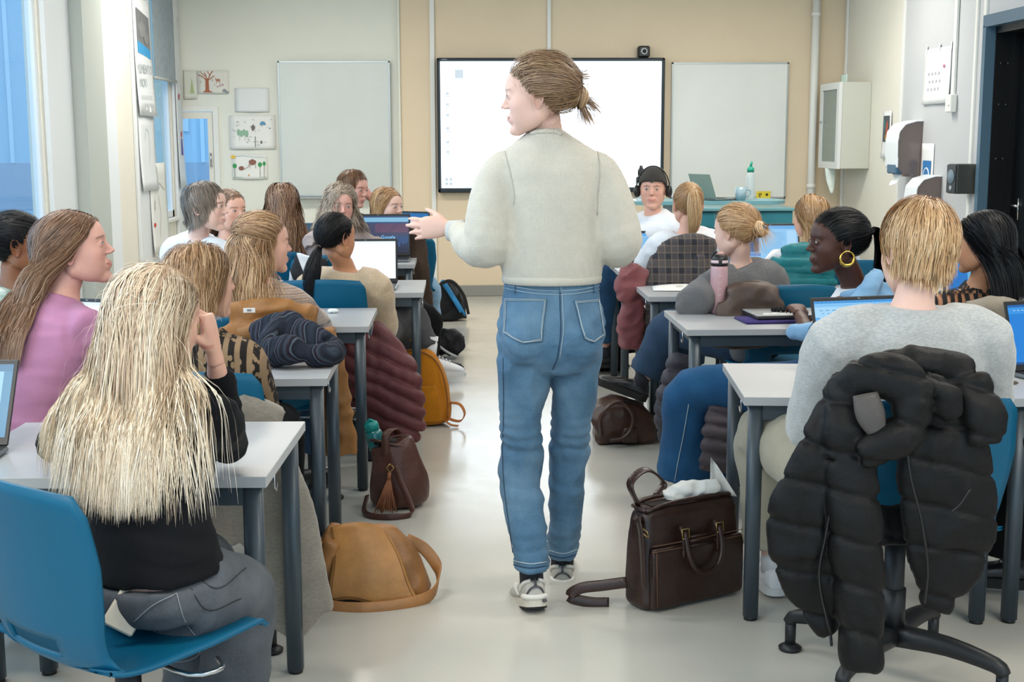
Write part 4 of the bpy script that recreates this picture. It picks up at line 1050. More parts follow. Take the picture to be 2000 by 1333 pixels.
t, pl, f, n_ = sheet('doodle_sheet', 'white sheet of many small doodles with a blue umbrella', at(447, 226, bw), (1, 0, 0), .43, .31, 'e8e9e4')
pl('umbrella', [[(.66, .28), (.68, .2), (.73, .17), (.78, .2), (.8, .28)]], '5b93b5'); pl('trees', [blob(.2+.06*i, .5+.04*(i % 2), .035, .1) for i in range(4)]+stroke([(.22, .6), (.22, .75)], .008)+stroke([(.34, .6), (.34, .75)], .008), '8fb79c')
dd = []
for i in range(26): 
    a, b = rnd.uniform(.05, .92), rnd.uniform(.08, .9)
    dd += stroke([(a, b), (a+rnd.uniform(-.03, .03), b+rnd.uniform(-.04, .04)), (a+.03, b+.02)], .008)
pl('doodles', dd+stroke([(.56, .62), (.56, .95)], .02)+stroke([(.5, .78), (.64, .78)], .01), '8e8d92'); pl('little_figures', [blob(.52, .36, .045, .09, j=.3), blob(.69, .80, .025, .05), blob(.88, .38, .02, .015)], '75706c')
t, pl, f, n_ = sheet('cow_drawing', 'child drawing of a brown animal among green trees', at(453, 303, bw), (1, 0, 0), .33, .225, 'e9eae4')
pl('grass', stroke([(.03, .93), (.97, .93)], .02), '7fae86'); [pl('tree_top', [b_], '3f9a5c') for b_ in (blob(.07, .45, .06, .1), blob(.79, .4, .06, .1), blob(.91, .36, .045, .09))]; pl('trunks', stroke([(.07, .55), (.07, .93)], .012)+stroke([(.79, .5), (.79, .93)], .012)+stroke([(.91, .45), (.90, .93)], .012), '6b6a55')
pl('animal', [blob(.58, .3, .11, .12, j=.1), blob(.26, .55, .08, .09)]+stroke([(.33, .6), (.45, .5), (.5, .35)], .014)+stroke([(.5, .4), (.5, .55)], .012)+stroke([(.66, .4), (.67, .56)], .012), '8d6257'); pl('sun', [blob(.04, .08, .07, .07)], 'e6bf4a'); pl('sky_line', stroke([(.1, .06), (.3, .03), (.6, .08), (.95, .1)], .012), '7fb2c4'); pl('small_bird', [blob(.47, .84, .02, .04)], 'd0904a')
# posters on the left wall
lx = LX+.032
t, pl, f, n_ = sheet('lettered_poster', 'tall white poster with a photo and hand lettering by the blind', (lx, 10.80, 2.62), (0, 1, 0), .60, .93, 'e6ebec', .03)
pl('photo_sky', [[(.12, .08), (.82, .14), (.86, .42), (.14, .36)]], '7b7d80'); pl('photo_lake', [[(.14, .36), (.86, .42), (.86, .50), (.14, .46)]], '3f9fd6'); pl('photo_rocks', [blob(.4, .25, .2, .07, j=.3), blob(.62, .32, .15, .05, j=.3)], '8a8c8c')
def letters(t, f, n_, s, u, v, size, c='b4bdc2', squeeze=1):
    p = f(u, v)+n_*.004; text_obj('lettering', s, size, basis4(f(1, 0)-f(0, 0), A(0, 0, 1), p), ink(c), t)
letters(t, f, n_, 'MEMENTO', .44, .60, .105); letters(t, f, n_, 'MORI', .34, .72, .105); pl('scribble', [s_ for k in range(7) for s_ in stroke([(.18+k*.08, .86), (.20+k*.08, .82), (.22+k*.08, .86)], .008)]+[s_ for k in range(5) for s_ in stroke([(.32+k*.10, .93), (.34+k*.10, .89), (.38+k*.10, .925)], .009)], 'b4bdc2')
t, pl, f, n_ = sheet('plain_poster', 'long plain white poster below the lettered one', (lx, 10.82, 1.68), (0, 1, 0), .56, .60, 'e2e7e8', .02); pl('oval', stroke([(.3, .3), (.4, .15), (.55, .2), (.6, .45), (.5, .6)], .012), 'bcd0dc')
t, pl, f, n_ = sheet('line_drawing', 'long white sheet with thin lines and a red heart by the window', (lx, 11.12, 1.30), (0, 1, 0), .62, .78, 'e4e6e2', .03)
pl('lines', stroke([(.1, .25), (.5, .22), (.8, .3)], .008)+stroke([(.4, .35), (.5, .55), (.4, .75), (.38, .8)], .01)+stroke([(.2, .4), (.18, .5)], .02), 'a59a98'); pl('heart', [blob(.14, .66, .06, .025)], 'cf4a3e')
t, pl, f, n_ = sheet('figure_drawing', 'narrow sheet with a small purple figure next to the corner', (LX+.034, 12.28, 2.0), (0, 1, 0), .26, .95, 'dde4e8', .02); pl('figure_body', [[(.45, .52), (.6, .52), (.65, .68), (.4, .68)]], '6a63b8'); pl('figure_head', [blob(.52, .48, .1, .03)], 'c65a60'); pl('bird', [blob(.4, .12, .15, .03)], 'c07a80')
# right wall
def rsheet(name, lab, y, z, w_, h_, col='e6e8e8', curl=.012): return sheet(name, lab, (RX-.008, y, z), (0, -1, 0), w_, h_, col, curl)
t, pl, f, n_ = rsheet('taped_sheet', 'white taped sheet with faint doodles high on the right wall', 10.38, 2.17, .56, .42)
pl('doodles', [blob(.2+.13*i+.04*(j % 2), .45+.14*j, .03, .03, 8, .3) for i in range(4) for j in range(3)], 'b9bec2'); pl('red_dot', [blob(.78, .34, .04, .03)], 'b06a80')
for u in (.05, .55, .97): obj('tape', plane(f(u, 0)+n_*.002+A(0, 0, -.03), (0, -1, 0), (0, 0, 1), .03, .06), mat('tape', 'd3dbe0', .4), t, False)
t, pl, f, n_ = rsheet('photo_sheet', 'narrow poster with a dark colourful photo on the right wall', 11.35, 1.72, .22, .40)
pl('photo', [[(.15, .1), (.85, .1), (.85, .65), (.15, .65)]], '4c5356'); pl('photo_red', [blob(.62, .4, .13, .2)], 'b8563f'); pl('photo_teal', [blob(.3, .3, .1, .12)], '3f7f86'); pl('photo_gold', [blob(.5, .55, .1, .06)], 'c8903f')
t, pl, f, n_ = rsheet('hygiene_sign', 'white sheet with a blue hand washing sign above dispenser', 10.36, 1.45, .27, .44)
pl('blue_field', [[(.2, .30), (.86, .30), (.86, .99), (.2, .99)]], '2f74ae')
def lift(pts, e): return [f(u, v)+n_*e for u, v in pts]
rg = [tube(lift([(.53+.26*math.cos(a*PI/8), .62+.19*math.sin(a*PI/8)) for a in range(17)], .004), .006, 6)]; obj('ring', merge(rg), ink('e8eef2'), t)
obj('hand_symbol', merge(tube(lift([(.50, .56), (.52, .70)], .004), .016, 8), tube(lift([(.60, .54), (.60, .62)], .004), .008, 8)), ink('e8eef2'), t)
# wall cabinet with a glass door
cb = thing('wall_cabinet', 'white wall cabinet with a narrow glass door on right wall', 'cabinet', (RX, 11.73, 1.22))
cw, cd, chh = .28, .62, .765
obj('body', box(-cw+.02, 0, 0, cd, 0, chh, .006), mat('cabinet_white', 'c6c8bd', .5), cb, False)
dr = obj('door', merge(box(-cw-.012, -cw+.018, 0, .075, 0, chh), box(-cw-.012, -cw+.018, cd-.075, cd, 0, chh), box(-cw-.012, -cw+.018, .075, cd-.075, 0, .06), box(-cw-.012, -cw+.018, .075, cd-.075, chh-.06, chh)), mat('cabinet_door_white', 'dcdfdc', .4), cb, False)
obj('glass', box(-cw, -cw+.006, .075, cd-.075, .06, chh-.06), mat('cabinet_glass', '9fb0aa', .08, alpha=.55), dr, False); obj('knob', ball((-cw-.022, .55, .42), .012), mat('steel', 'b8bcc0', .25, 1), dr)
for zz in (.2, .38, .56): obj('shelf', box(-cw+.012, -cw+.02, .03, cd-.03, zz, zz+.012), M_trim, cb, False)
t, pl, f, n_ = rsheet('green_note', 'pale green note on top of the white wall cabinet', 12.0, 2.05, .2, .1, 'c9dfd4'); t.location = (RX-.2, 12.0, 2.055)
tag(obj('hanging_cloth', folds(tube([(RX-.26, 12.05, 1.22), (RX-.255, 12.03, 1.10), (RX-.25, 12.0, .99)], [.05, .04, .012], 12, ref=(1, 0, 0), m=6, Ry=[.03, .025, .01]), .004, 30), fabric('cloth_mint', 'dbe6df')), 'thin pale cloth hanging below the wall cabinet', 'cloth')
# dispensers
def dispenser(lab, y, z, h_, w_=.30, rz=0):
    t = thing('towel_dispenser', lab, 'dispenser', (RX-.004, y, z))
    prof = [(0, 0), (0, h_), (-.05, h_), (-.14, h_-.025), (-.185, h_-.08), (-.195, h_-.16), (-.19, .07), (-.13, .0)]
    side = prism([(a, b) for a, b in prof], (.012, w_-.012), 1); obj('smoked_body', side, mat('smoked_plastic', '6e625e', .15, coat=.5), t, False)
    P = [(a, b) for a, b in prof[1:7]]; cov = [box(0, 0.001, 0, .001, 0, .001)]
    fr = []
    for (a, b), (c, d) in zip(P[:-1], P[1:]):
        nn = nrm(A(b-d, 0, c-a)); 
        V = [(a, -.0, b), (c, -.0, d), (c, w_, d), (a, w_, b)]; V2 = [tuple(A(*v)+nn*-.012) for v in V]; V3 = V+V2
        fr.append((A(*V3).reshape(-1, 3), [[0, 1, 2, 3], [7, 6, 5, 4], [0, 4, 5, 1], [1, 5, 6, 2], [2, 6, 7, 3], [3, 7, 4, 0]]))
    obj('white_cover', remesh(merge(fr), .006, 3), mat('dispenser_white', 'dfe6ea', .3), t)
    obj('blue_nozzle', box(-.205, -.14, .02, w_*.8, .02, .10, .01), mat('nozzle_blue', '3d6480', .4), t, False)
    obj('paper_tail', folds(tube([(-.15, w_*.4, .02), (-.17, w_*.42, -.03), (-.20, w_*.5, -.055)], [.10, .09, .07], 10, ref=(0, 1, 0), m=5, Ry=[.004]*3), .004, 25), mat('tissue_white', 'e2e6e4', .9), t)
dispenser('large paper towel dispenser with smoky side and blue nozzle', 10.36, 1.19, .43); dispenser('smaller paper dispenser lower down beside the blue hand sign', 9.90, .86, .34, .26)
sp = thing('wall_speaker', 'small black loudspeaker fixed beside the dark door', 'speaker', (RX-.03, 9.24, 1.10))
obj('cabinet', box(-.125, .03, 0, .14, 0, .21, .008), mat('speaker_grey', '3c3f3c', .5), sp, False); obj('front', box(-.133, -.123, .005, .135, .005, .205, .003), mat('plastic_black', '17181a', .4), sp, False)
sp.rotation_euler = (0, 0, .12)
obj('woofer', merge(tube([(-.134, .07, .12), (-.139, .07, .12)], [.052, .048], 20), ball((-.135, .07, .12), (.006, .03, .03))), mat('cone_blue_grey', '6d7f8c', .4), sp); obj('tweeter', ball((-.134, .07, .04), (.006, .018, .018)), mat('cone_grey', '9aa4a8', .3), sp)
sk = thing('cable_duct', 'white cable duct running down to a small wall box', 'cable duct', (RX-.008, 9.73, 1.70)); obj('duct', box(-.02, 0, -.025, .025, .07, 1.4, .003), M_trim, sk, False); obj('box', box(-.05, 0, -.06, .05, -.02, .11, .006), M_trim, sk, False); obj('button', ball((-.05, -.03, .03), .008), M_grey, sk)

# ---------------------------------------------------------------- teaching desk, teal cabinets and what stands on them
M_teal = mat('teal_laminate', '2f7f8e', .4); M_tealt = mat('teal_top', '6fa3ac', .3)
for i, (x0, x1) in enumerate(((2.05, 2.49), (2.50, 2.94))):
    c = thing('teal_cabinet', 'teal drawer cabinet with a bar handle, %s under the right whiteboard' % ('left one' if i == 0 else 'right one'), 'cabinet', ((x0+x1)/2, 11.5, 0)); w_ = (x1-x0)/2
    obj('body', box(-w_, w_, .02, .5, .06, .86, .004), M_teal, c, False); obj('plinth', box(-w_+.02, w_-.02, .05, .48, 0, .06), mat('plastic_black', '17181a', .4), c, False)
    for z0, z1 in ((.58, .85), (.07, .57)):
        d = obj('drawer', box(-w_+.006, w_-.006, 0, .02, z0, z1, .004), M_teal, c, False); zc = z0+(z1-z0)*.35+.05
        obj('handle', tube([(-.09, 0, zc), (-.09, -.028, zc), (.09, -.028, zc), (.09, 0, zc)], .006, 8), mat('handle_teal', '256b78', .4), d)
struct_top = thing('cabinet_top', 'pale teal worktop lying on both drawer cabinets', 'worktop', (2.495, 11.5, .86)); obj('board', box(-.46, .46, -.02, .52, 0, .028, .006), M_tealt, struct_top, False)
ld = thing('teacher_desk', 'round ended pale teal standing desk in front of the cabinets', 'desk', (1.95, 10.75, 0))
out = [(.62+.16*math.sin(a), .26-.26*math.cos(a)) for a in np.linspace(0, PI, 13)]; out = [(-.5, 0)]+out+[(-.5, .52)]
obj('top', prism(out, (.955, .985), 2), M_tealt, ld, False); [obj('column', cyl((x, .26, .03), (x, .26, .96), .04), mat('desk_white_metal', 'd4d8d8', .4), ld) for x in (-.2, .35)]; obj('foot', merge(box(-.25, -.15, -.05, .55, 0, .03, .01), box(.3, .4, -.05, .55, 0, .03, .01)), mat('desk_white_metal', 'd4d8d8', .4), ld, False)
def bottle(name, lab, p, prof, mt, cap, capm, cat='bottle'):
    t = thing(name, lab, cat, p); obj('vessel', lathe(prof, 20), mt, t); obj('cap', cap, capm, t); return t
M_clear = mat('clear_plastic', 'd5e2e2', .08, alpha=.45, coat=.4)
h0 = .985
bottle('thermos_bottle', 'dark capped clear bottle beside the boy in headphones', (1.50, 10.85, h0), [(.0, 0), (.038, .002), (.040, .02), (.040, .15), (.030, .19), (.018, .21)], M_clear, merge(lathe([(.0, .20), (.027, .205), (.028, .25), (.016, .27), (.012, .29), (0, .292)], 16), lathe([(.041, .15), (.042, .152), (.042, .19), (.034, .2)], 16)), mat('plastic_black', '17181a', .4))
bottle('green_cap_bottle', 'clear bottle with a green sports cap on teacher desk', (2.43, 10.95, h0), [(.0, 0), (.036, .002), (.038, .02), (.038, .17), (.033, .21), (.026, .235)], M_clear, merge(lathe([(.0, .228), (.030, .23), (.030, .262), (.014, .275), (0, .276)], 16), tube([(0, 0, .27), (.004, 0, .30), (.010, 0, .32)], [.011, .010, .007], 8)), mat('cap_green', '1f9a80', .4))
mg = thing('mug', 'pale grey blue mug on the teacher desk', 'mug', (2.33, 10.85, h0)); obj('cup', fixn(lathe([(0, .006), (.030, .004), (.036, .0), (.045, .04), (.047, .11), (.043, .11), (.040, .02), (0, .015)], 24)), mat('mug_glaze', '93aeb8', .25), mg); obj('handle', tube([(.044, 0, .09), (.075, 0, .085), (.078, 0, .05), (.042, 0, .03)], .006, 8, m=4), mat('mug_glaze', '93aeb8', .25), mg)
ys = thing('yellow_sign', 'small yellow card with black print at the whiteboard foot', 'sign', at(1491, 381, BY-.07)); obj('card', box(-.068, .068, 0, .004, -.035, .035), mat('sign_yellow', 'e6cf3c', .6), ys, False)
obj('print', merge(box(-.045, -.035, -.002, 0, -.005, .015), box(-.03, -.018, -.002, 0, .0, .016), box(-.045, -.025, -.002, 0, -.018, -.01), box(.022, .045, -.002, 0, -.008, .014)), mat('print_black', '3a3a2c', .7), ys, False)
# ---------------------------------------------------------------- desks, chairs, laptops
M_lam = mat('laminate_grey', 'a6a9ab', .32, var=.02, vs=40); M_leg = mat('steel_slate', '3f4a52', .38, .25); M_edge = mat('laminate_edge', 'a9adae', .5)
def make_desk(lab, loc, rz, w_=.78, d=.61, group=None):
    t = thing('school_desk', lab, 'desk', loc, rz)
    obj('tabletop', box(0, w_, 0, d, .693, .72, .0015), M_lam, t, False)
    L = [(.04, .04), (w_-.04, .04), (.04, d-.04), (w_-.04, d-.04)]
    for x, y in L:
        lg = obj('leg', tube([(x, y, .012), (x, y, .693)], .0235, 16, p=3.2), M_leg, t); obj('foot_cap', cyl((x, y, 0), (x, y, .014), .021, n=14), mat('plastic_black', '17181a', .4), lg)
    obj('apron', merge(box(.05, w_-.05, .022, .05, .645, .693), box(.05, w_-.05, d-.05, d-.022, .645, .693), box(.03, .055, .05, d-.05, .655, .693), box(w_-.055, w_-.03, .05, d-.05, .655, .693)), M_leg, t, False)
    obj('bag_hook', merge(tube([(.012, .17, .69), (.012, .17, .65), (.012, .19, .635), (.012, .205, .65)], .003, 6), tube([(w_-.012, .17, .69), (w_-.012, .17, .65), (w_-.012, .19, .635), (w_-.012, .205, .65)], .003, 6)), mat('steel', 'b8bcc0', .25, 1), t)
    return t
DW = .78
def desk_at(lab, x, y, a, right): # right: x is the right-front corner
    rz = -a; c, s = math.cos(rz), math.sin(rz); ox, oy = (x-DW*c, y-DW*s) if right else (x, y)
    if desk_at.p is None: desk_at.p = make_desk(lab, (ox, oy, 0), rz); return desk_at.p
    return dup(desk_at.p, (ox, oy, 0), rz, lab)
desk_at.p = None
desk_at('light grey desk under the elbow of the long blond haired girl', -.455, 3.008, .035, True)
desk_at('light grey desk at the left picture edge carrying a laptop', -1.262, 2.98, .0, True)
desk_at('light grey desk carrying the striped scarf', -.439, 4.287, .0, True)
desk_at('light grey desk in front of the girl in the pink top', -1.232, 4.29, .0, True)
desk_at('light grey desk before the girl in the patterned jumper', -.384, 5.497, .0, True)
desk_at('light grey desk behind the pink top, beside the window', -1.18, 5.50, .0, True)
desk_at('light grey desk with the open white page laptop', -.186, 6.71, .0, True)
desk_at('light grey desk in front of the short haired white jumper girl', -.98, 6.75, .0, True)
desk_at('light grey desk with the dark web page laptop', -.28, 8.25, .0, True)
desk_at('light grey desk of the long brown haired girl', -1.08, 8.3, .0, True)
desk_at('light grey desk at the back, left of the aisle', -.25, 9.75, .0, True)
desk_at('light grey desk at the back beside the left window', -1.06, 9.75, .0, True)
desk_at('light grey desk of the grey jumper boy with an open laptop', .862, 3.893, .09, False)
desk_at('light grey desk at the right edge with phone and laptop', 1.665, 3.83, .03, False)
desk_at('light grey desk carrying the pink bottle', .933, 5.317, .0, False)
desk_at('light grey desk beside the woman in black net jumper', 1.80, 5.36, -.02, False)
desk_at('light grey desk with a loose paper beside the aisle', .937, 6.459, .0, False)
desk_at('light grey desk with the paper cup', 1.745, 6.30, -.03, False)
desk_at('light grey desk of the girl with a long blond ponytail', .94, 7.66, .0, False)
desk_at('light grey desk carrying the blue photo page laptop', 1.74, 7.62, .0, False)
desk_at('light grey desk nearest the beanie boy', .80, 9.0, .0, False)

M_blue = mat('chair_blue', '025777', .45, spec=.3); M_base = mat('chair_base_black', '1d1f22', .45, .2)
def make_chair(lab, loc, rz):
    t = thing('school_chair', lab, 'chair', loc, rz)
    # shell profile: seat front (y=+.23) to back top; u across
    prof = spl(A((.235, .440), (.20, .455), (.05, .450), (-.12, .445), (-.195, .470), (-.225, .53), (-.235, .60), (-.25, .72), (-.275, .85)), 5); Lp = np.linspace(0, 1, len(prof))
    wid = lambda v: np.interp(v, [0, .08, .25, .5, .58, .7, .85, .97, 1], [.17, .205, .225, .215, .195, .205, .225, .215, .19])
    def f(u, v):
        y, z = (np.interp(v, Lp, prof[:, i]) for i in (0, 1)); x = (u-.5)*2
        w_ = wid(v); cur = x*x
        if v < .5: z += .018*cur*(1 if v > .1 else .3)-.02*(abs(x) > .9)*0
        else: y += .045*cur
        if v > .97: z -= .012*cur
        return (x*w_, y, z)
    nu, nv = 19, len(prof)
    V, F = grid(f, nu, nv); 
    hole = lambda i, j: (5 <= i <= nu-7) and (.555 < (j+.5)/(nv-1) < .625)
    G = [F[i*(nv-1)+j] for i in range(nu-1) for j in range(nv-1) if not hole(i, j)]
    obj('shell', solid(V, G, .009), M_blue, t)
    obj('column', merge(cyl((0, 0, .10), (0, 0, .43), .028), cyl((0, 0, .14), (0, 0, .26), .034), box(-.10, .10, -.11, .11, .418, .440)), M_base, t)
    obj('lever', tube([(.03, .02, .40), (.16, .04, .39), (.19, .10, .392), (.14, .13, .392)], .006, 8, m=3), mat('steel', 'b8bcc0', .25, 1), t)
    for k in range(4):
        a = PI/4+k*PI/2; d = A(math.cos(a), math.sin(a), 0)
        ar = obj('base_arm', tube([d*.02+A(0, 0, .125), d*.16+A(0, 0, .128), d*.29+A(0, 0, .108), d*.315+A(0, 0, .085)], [.030, .026, .020, .017], 10, ref=(0, 0, 1), m=3, p=3, Ry=[.032, .024, .02, .018]), M_base, t)
        obj('glide', merge(cyl(d*.31+A(0, 0, .0), d*.31+A(0, 0, .10), .016), lathe([(0, 0), (.033, .001), (.034, .010), (.018, .02), (0, .022)], 18, d*.31)), M_base, ar)
    return t
def chair_at(lab, x, y, yaw, dz=0):
    if chair_at.p is None: chair_at.p = make_chair(lab, (x, y, 0), yaw); return chair_at.p
    return dup(chair_at.p, (x, y, 0), yaw, lab)
chair_at.p = None

LAPN = [0]
def page(W, H, kind):
    """lists of flat rectangles (x0,x1,z0,z1) per colour, origin lower-left of the display"""
    r = random.Random(3); R = {}
    add = lambda c, *q: R.setdefault(c, []).append(q)
    X = lambda a: a*W; Z = lambda b: b*H
    if kind == 'doc':
        add('9fd2f5', 0, W, 0, H); add('3f97dd', 0, W, Z(.955), H); add('7abdf0', 0, W, Z(.90), Z(.95)); add('5aa7e6', 0, X(.05), 0, Z(.72))
        for k in range(20): add('2a5f9a', X(.03+k*.045), X(.055+k*.045), Z(.97), Z(.978))
        for k in range(12): add('3f7fb4', X(.05+k*.07), X(.09+k*.07), Z(.835), Z(.845)); add('3f7fb4', X(.08+k*.06), X(.095+k*.06), Z(.78), Z(.792))
        for k in range(11): add('28486a', X(.10+(k > 2)*.02), X(.11+(k > 2)*.02), Z(.66-.05*k), Z(.69-.05*k)); add('5486ae', X(.13+(k > 2)*.03), X(.22+(k > 2)*.03+r.random()*.06), Z(.67-.05*k), Z(.68-.05*k))
        for k in range(7): add('5486ae', X(.33), X(.42+r.random()*.08), Z(.67-.05*k), Z(.68-.05*k))
        add('5d9fd6', X(.31), X(.5), Z(.555), Z(.60)); add('5d9fd6', X(.10), X(.3), Z(.15), Z(.195)); add('bfe2f8', X(.54), X(.96), Z(.06), Z(.72)); add('4b90c8', 0, W, 0, Z(.035))
        for k in range(6): add('6a98bc', X(.57), X(.7+r.random()*.2), Z(.66-.05*k), Z(.67-.05*k))
    elif kind == 'word':
        add('0f7fd8', 0, W, 0, H); add('2f94e4', 0, W, Z(.85), Z(.96)); add('0b5fae', 0, W, Z(.96), H); add('6cc0f4', X(.30), X(.95), Z(.05), Z(.82))
        for k in range(10): add('bfe0fa', X(.06+k*.05), X(.085+k*.05), Z(.90), Z(.915))
        for k in range(16): add('2f7ec2', X(.37), X(.80+r.random()*.08), Z(.77-.045*k), Z(.785-.045*k))
        add('0c4a86', 0, W, 0, Z(.04))
    elif kind == 'note':
        add('8fcdf4', 0, W, 0, H); add('1377a8', 0, W, Z(.90), H); add('1e88b8', X(.93), W, 0, Z(.9)); 
        for k in range(8): add('5aa2cf', X(.1+.02*(k % 2)), X(.5+r.random()*.3), Z(.8-.05*k), Z(.808-.05*k))
    elif kind == 'web':
        add('2c4a78', 0, W, 0, H); add('7fb9da', 0, W, Z(.84), Z(.96)); add('3f4564', 0, W, Z(.45), Z(.80)); add('6a4f68', X(.45), W, Z(.55), Z(.80)); add('1a2340', 0, W, 0, Z(.14))
        for k in range(30): h = r.random()*.12; add('1a2340', X(k/30), X((k+.8)/30), Z(.14), Z(.16+h))
        add('4fa5de', X(.30), X(.62), Z(.27), Z(.33))
        for k in range(5): add('5fa9dc', X(.33+.06*k), X(.36+.06*k), Z(.17), Z(.21))
    elif kind == 'white':
        add('eef3f8', 0, W, 0, H); add('d3e0ea', 0, W, Z(.93), H)
        for k in range(4): add('c3d2dd', X(.3+.09*k), X(.33+.09*k), Z(.30), Z(.33))
        add('d0dbe3', X(.2), X(.6), Z(.85), Z(.86)); add('d0dbe3', X(.2), X(.5), Z(.6), Z(.61)); add('d0dbe3', X(.25), X(.8), Z(.1), Z(.11))
    elif kind == 'blog':
        add('86c2ef', 0, W, 0, H); add('5da6e2', 0, W, Z(.9), H); add('3f6fae', X(.05), X(.28), Z(.2), Z(.70)); add('20304c', X(.1), X(.26), Z(.2), Z(.52)); add('20304c', X(.14), X(.2), Z(.5), Z(.62)); add('4a86cf', X(.05), X(.3), Z(.08), Z(.18))
        for k in range(12): add('5a94c6', X(.34), X(.7+r.random()*.1), Z(.78-.055*k), Z(.79-.055*k))
        add('a6d4f6', X(.80), X(.97), Z(.1), Z(.85))
    else:
        add('1f6fb0', 0, W, 0, H); add('16466e', 0, W, Z(.0), Z(.25)); add('4d9fe0', X(.2), X(.8), Z(.5), Z(.75)); add('9ad0f5', X(.25), X(.6), Z(.6), Z(.64))
    return R
def laptop(lab, loc, rz, kind='doc', tilt=.22, W=.33, D=.225, dark=True, es=1.0, metal=None):
    t = thing('laptop', lab, 'laptop', loc, rz)               # user sits at -y
    mb = mat('laptop_black', '1b1c1f', .4) if metal is None else metal; ms = mat('laptop_side_grey', '7c848a', .35, .5)
    obj('base', box(-W/2, W/2, -D/2, D/2, .002, .016, .004), ms, t, False)
    obj('keyboard_deck', box(-W/2+.003, W/2-.003, -D/2+.003, D/2-.003, .016, .0175), mb, t, False)
    ks = [box(-W/2+.022+i*(W-.044)/14+.002, -W/2+.022+(i+1)*(W-.044)/14-.001, D/2-.045-j*.019, D/2-.029-j*.019, .0175, .0195) for i in range(14) for j in range(5)]
    obj('keys', merge(ks), mat('key_black', '101113', .5), t, False); obj('touchpad', box(-.05, .05, -D/2+.012, -D/2+.07, .0174, .0181), mat('touchpad', '26282b', .3), t, False)
    H = D-.005; R = rotx(-tilt); hp = A(0, D/2-.006, .018); X_ = lambda VF: xf(VF, R, hp)
    li = obj('lid', X_(box(-W/2, W/2, 0, .006, 0, H, .003)), mb, t, False)
    w2, h2 = W-.022, H-.036
    for c, rs_ in page(w2, h2, kind).items():
        e = emat('px_%s_%d' % (c, round(es*10)), c, es); lay = {0: 0}
        bx = [box(-w2/2+a, -w2/2+b, -.0006-(.0 if (i == 0 and b-a >= w2*.99 and d_-c_ >= h2*.9) else .0004), -.0002, .022+c_, .022+d_) for i, (a, b, c_, d_) in enumerate(rs_)]
        obj('display' if any((b-a) >= w2*.99 and (d_-c_) >= h2*.99 for a, b, c_, d_ in rs_) else 'screen_content', X_(merge(bx)), e, li, False)
    obj('webcam', X_(box(-.004, .004, -.0008, 0, H-.009, H-.005)), mat('webcam_grey', '8a8d90', .3), li, False)
    if kind == 'web': 
        p = R@A(.065, -.0015, .022+h2*.42)+hp; text_obj('page_title', 'Google', .032, basis4((1, 0, 0), R@A(0, 0, 1), p), emat('px_title', '8fd0f5', 1.2), li)
    return t
TZ = .72
# ---------------------------------------------------------------- the class
def W(px, py, Y): return tuple(at(px, py, Y))
def sil(rows, n=24, p=2.2):
    """loft through levels (x left, x right, y, depth Y, half depth) read off the figure; real rings in space"""
    C, X, Yv = [], [], []
    for xl, xr, y, Y, d in rows:
        a, b = at(xl, y, Y), at(xr, y, Y); C.append((a+b)/2); X.append((b-a)/2*A(1, 0, 0)); Yv.append(A(0, d, 0))
    return loft(C, X, Yv, n, True, p)
M_wknit = fabric('knit_cream', 'dcd5c6', 'knit', var=.04); M_denim = fabric('denim_mid_blue', '2c5676', 'denim', col2='7896ac')
M_blackcot = fabric('cotton_black', '131417', 'plain', var=.1); M_greyden = fabric('denim_grey', '3c4046', 'denim', col2='6d7176')
M_pink = fabric('jersey_pink', 'b77f9f', 'plain', var=.06); M_white = fabric('cotton_white', 'dfe3e8', 'plain', var=.03); M_whknit = fabric('knit_white', 'dfe6ee', 'knit', var=.03)
M_blk = fabric('trousers_black', '0f1012', 'plain', var=.1); M_heath = fabric('wool_light_grey', 'b9bbba', 'heather', col2='8f9291', var=.05)
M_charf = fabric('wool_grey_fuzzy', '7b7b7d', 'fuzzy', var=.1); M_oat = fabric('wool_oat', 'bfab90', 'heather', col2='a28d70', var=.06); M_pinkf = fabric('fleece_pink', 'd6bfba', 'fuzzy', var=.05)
M_dkden = fabric('denim_dark', '22344a', 'denim', col2='3c536b'); M_bden = fabric('denim_strong_blue', '103a5e', 'denim', col2='2a5c86'); M_chino = fabric('chino_beige', 'a09a88', 'plain', var=.06); M_grytr = fabric('trousers_grey', '4a4a4c', 'plain', var=.12)
M_ltden = fabric('denim_light', '6c93b4', 'denim', col2='9dbdd4')
HB = {'platinum': hair_mat('hair_platinum', 'b8977a', 'f0dcbe', 'fff7e8'), 'sandy': hair_mat('hair_sandy', '6e4f36', 'b98f66', 'e6c9a0'), 'brown': hair_mat('hair_brown', '4e3628', '8a664c', 'b28e70'),
      'ash': hair_mat('hair_ash', '40362e', '74675c', '9c8d7e'), 'black': hair_mat('hair_black', '050507', '0a0a0d', '141418', .45, .3), 'golden': hair_mat('hair_golden', '80593a', 'c39a6c', 'e6c898'), 'light': hair_mat('hair_light_blond', '966c46', 'dab080', 'f6dab0'),
      'chest': hair_mat('hair_chestnut', '3c2718', '6e4c32', '9a7450'), 'dirty': hair_mat('hair_teacher', '5e4532', '9a7858', 'caa880'), 'greige': hair_mat('hair_greige', '6a5c50', 'a3917e', 'c9b8a4')}
BT = (mat('boot_leather', '1b1c1f', .32), mat('boot_sole', '14130f', .7), mat('lace_black', '101010', .8)); WS = (mat('shoe_white', 'd5d8dc', .5), mat('sole_white', 'c9ccce', .6), mat('lace_white', 'dddddd', .8), mat('sock_white', 'd8dade', .9))
BRS = (leather('shoe_brown', '6a4a3a'), mat('sole_dark', '2a2420', .7), mat('lace_brown', '3a2a20', .8))
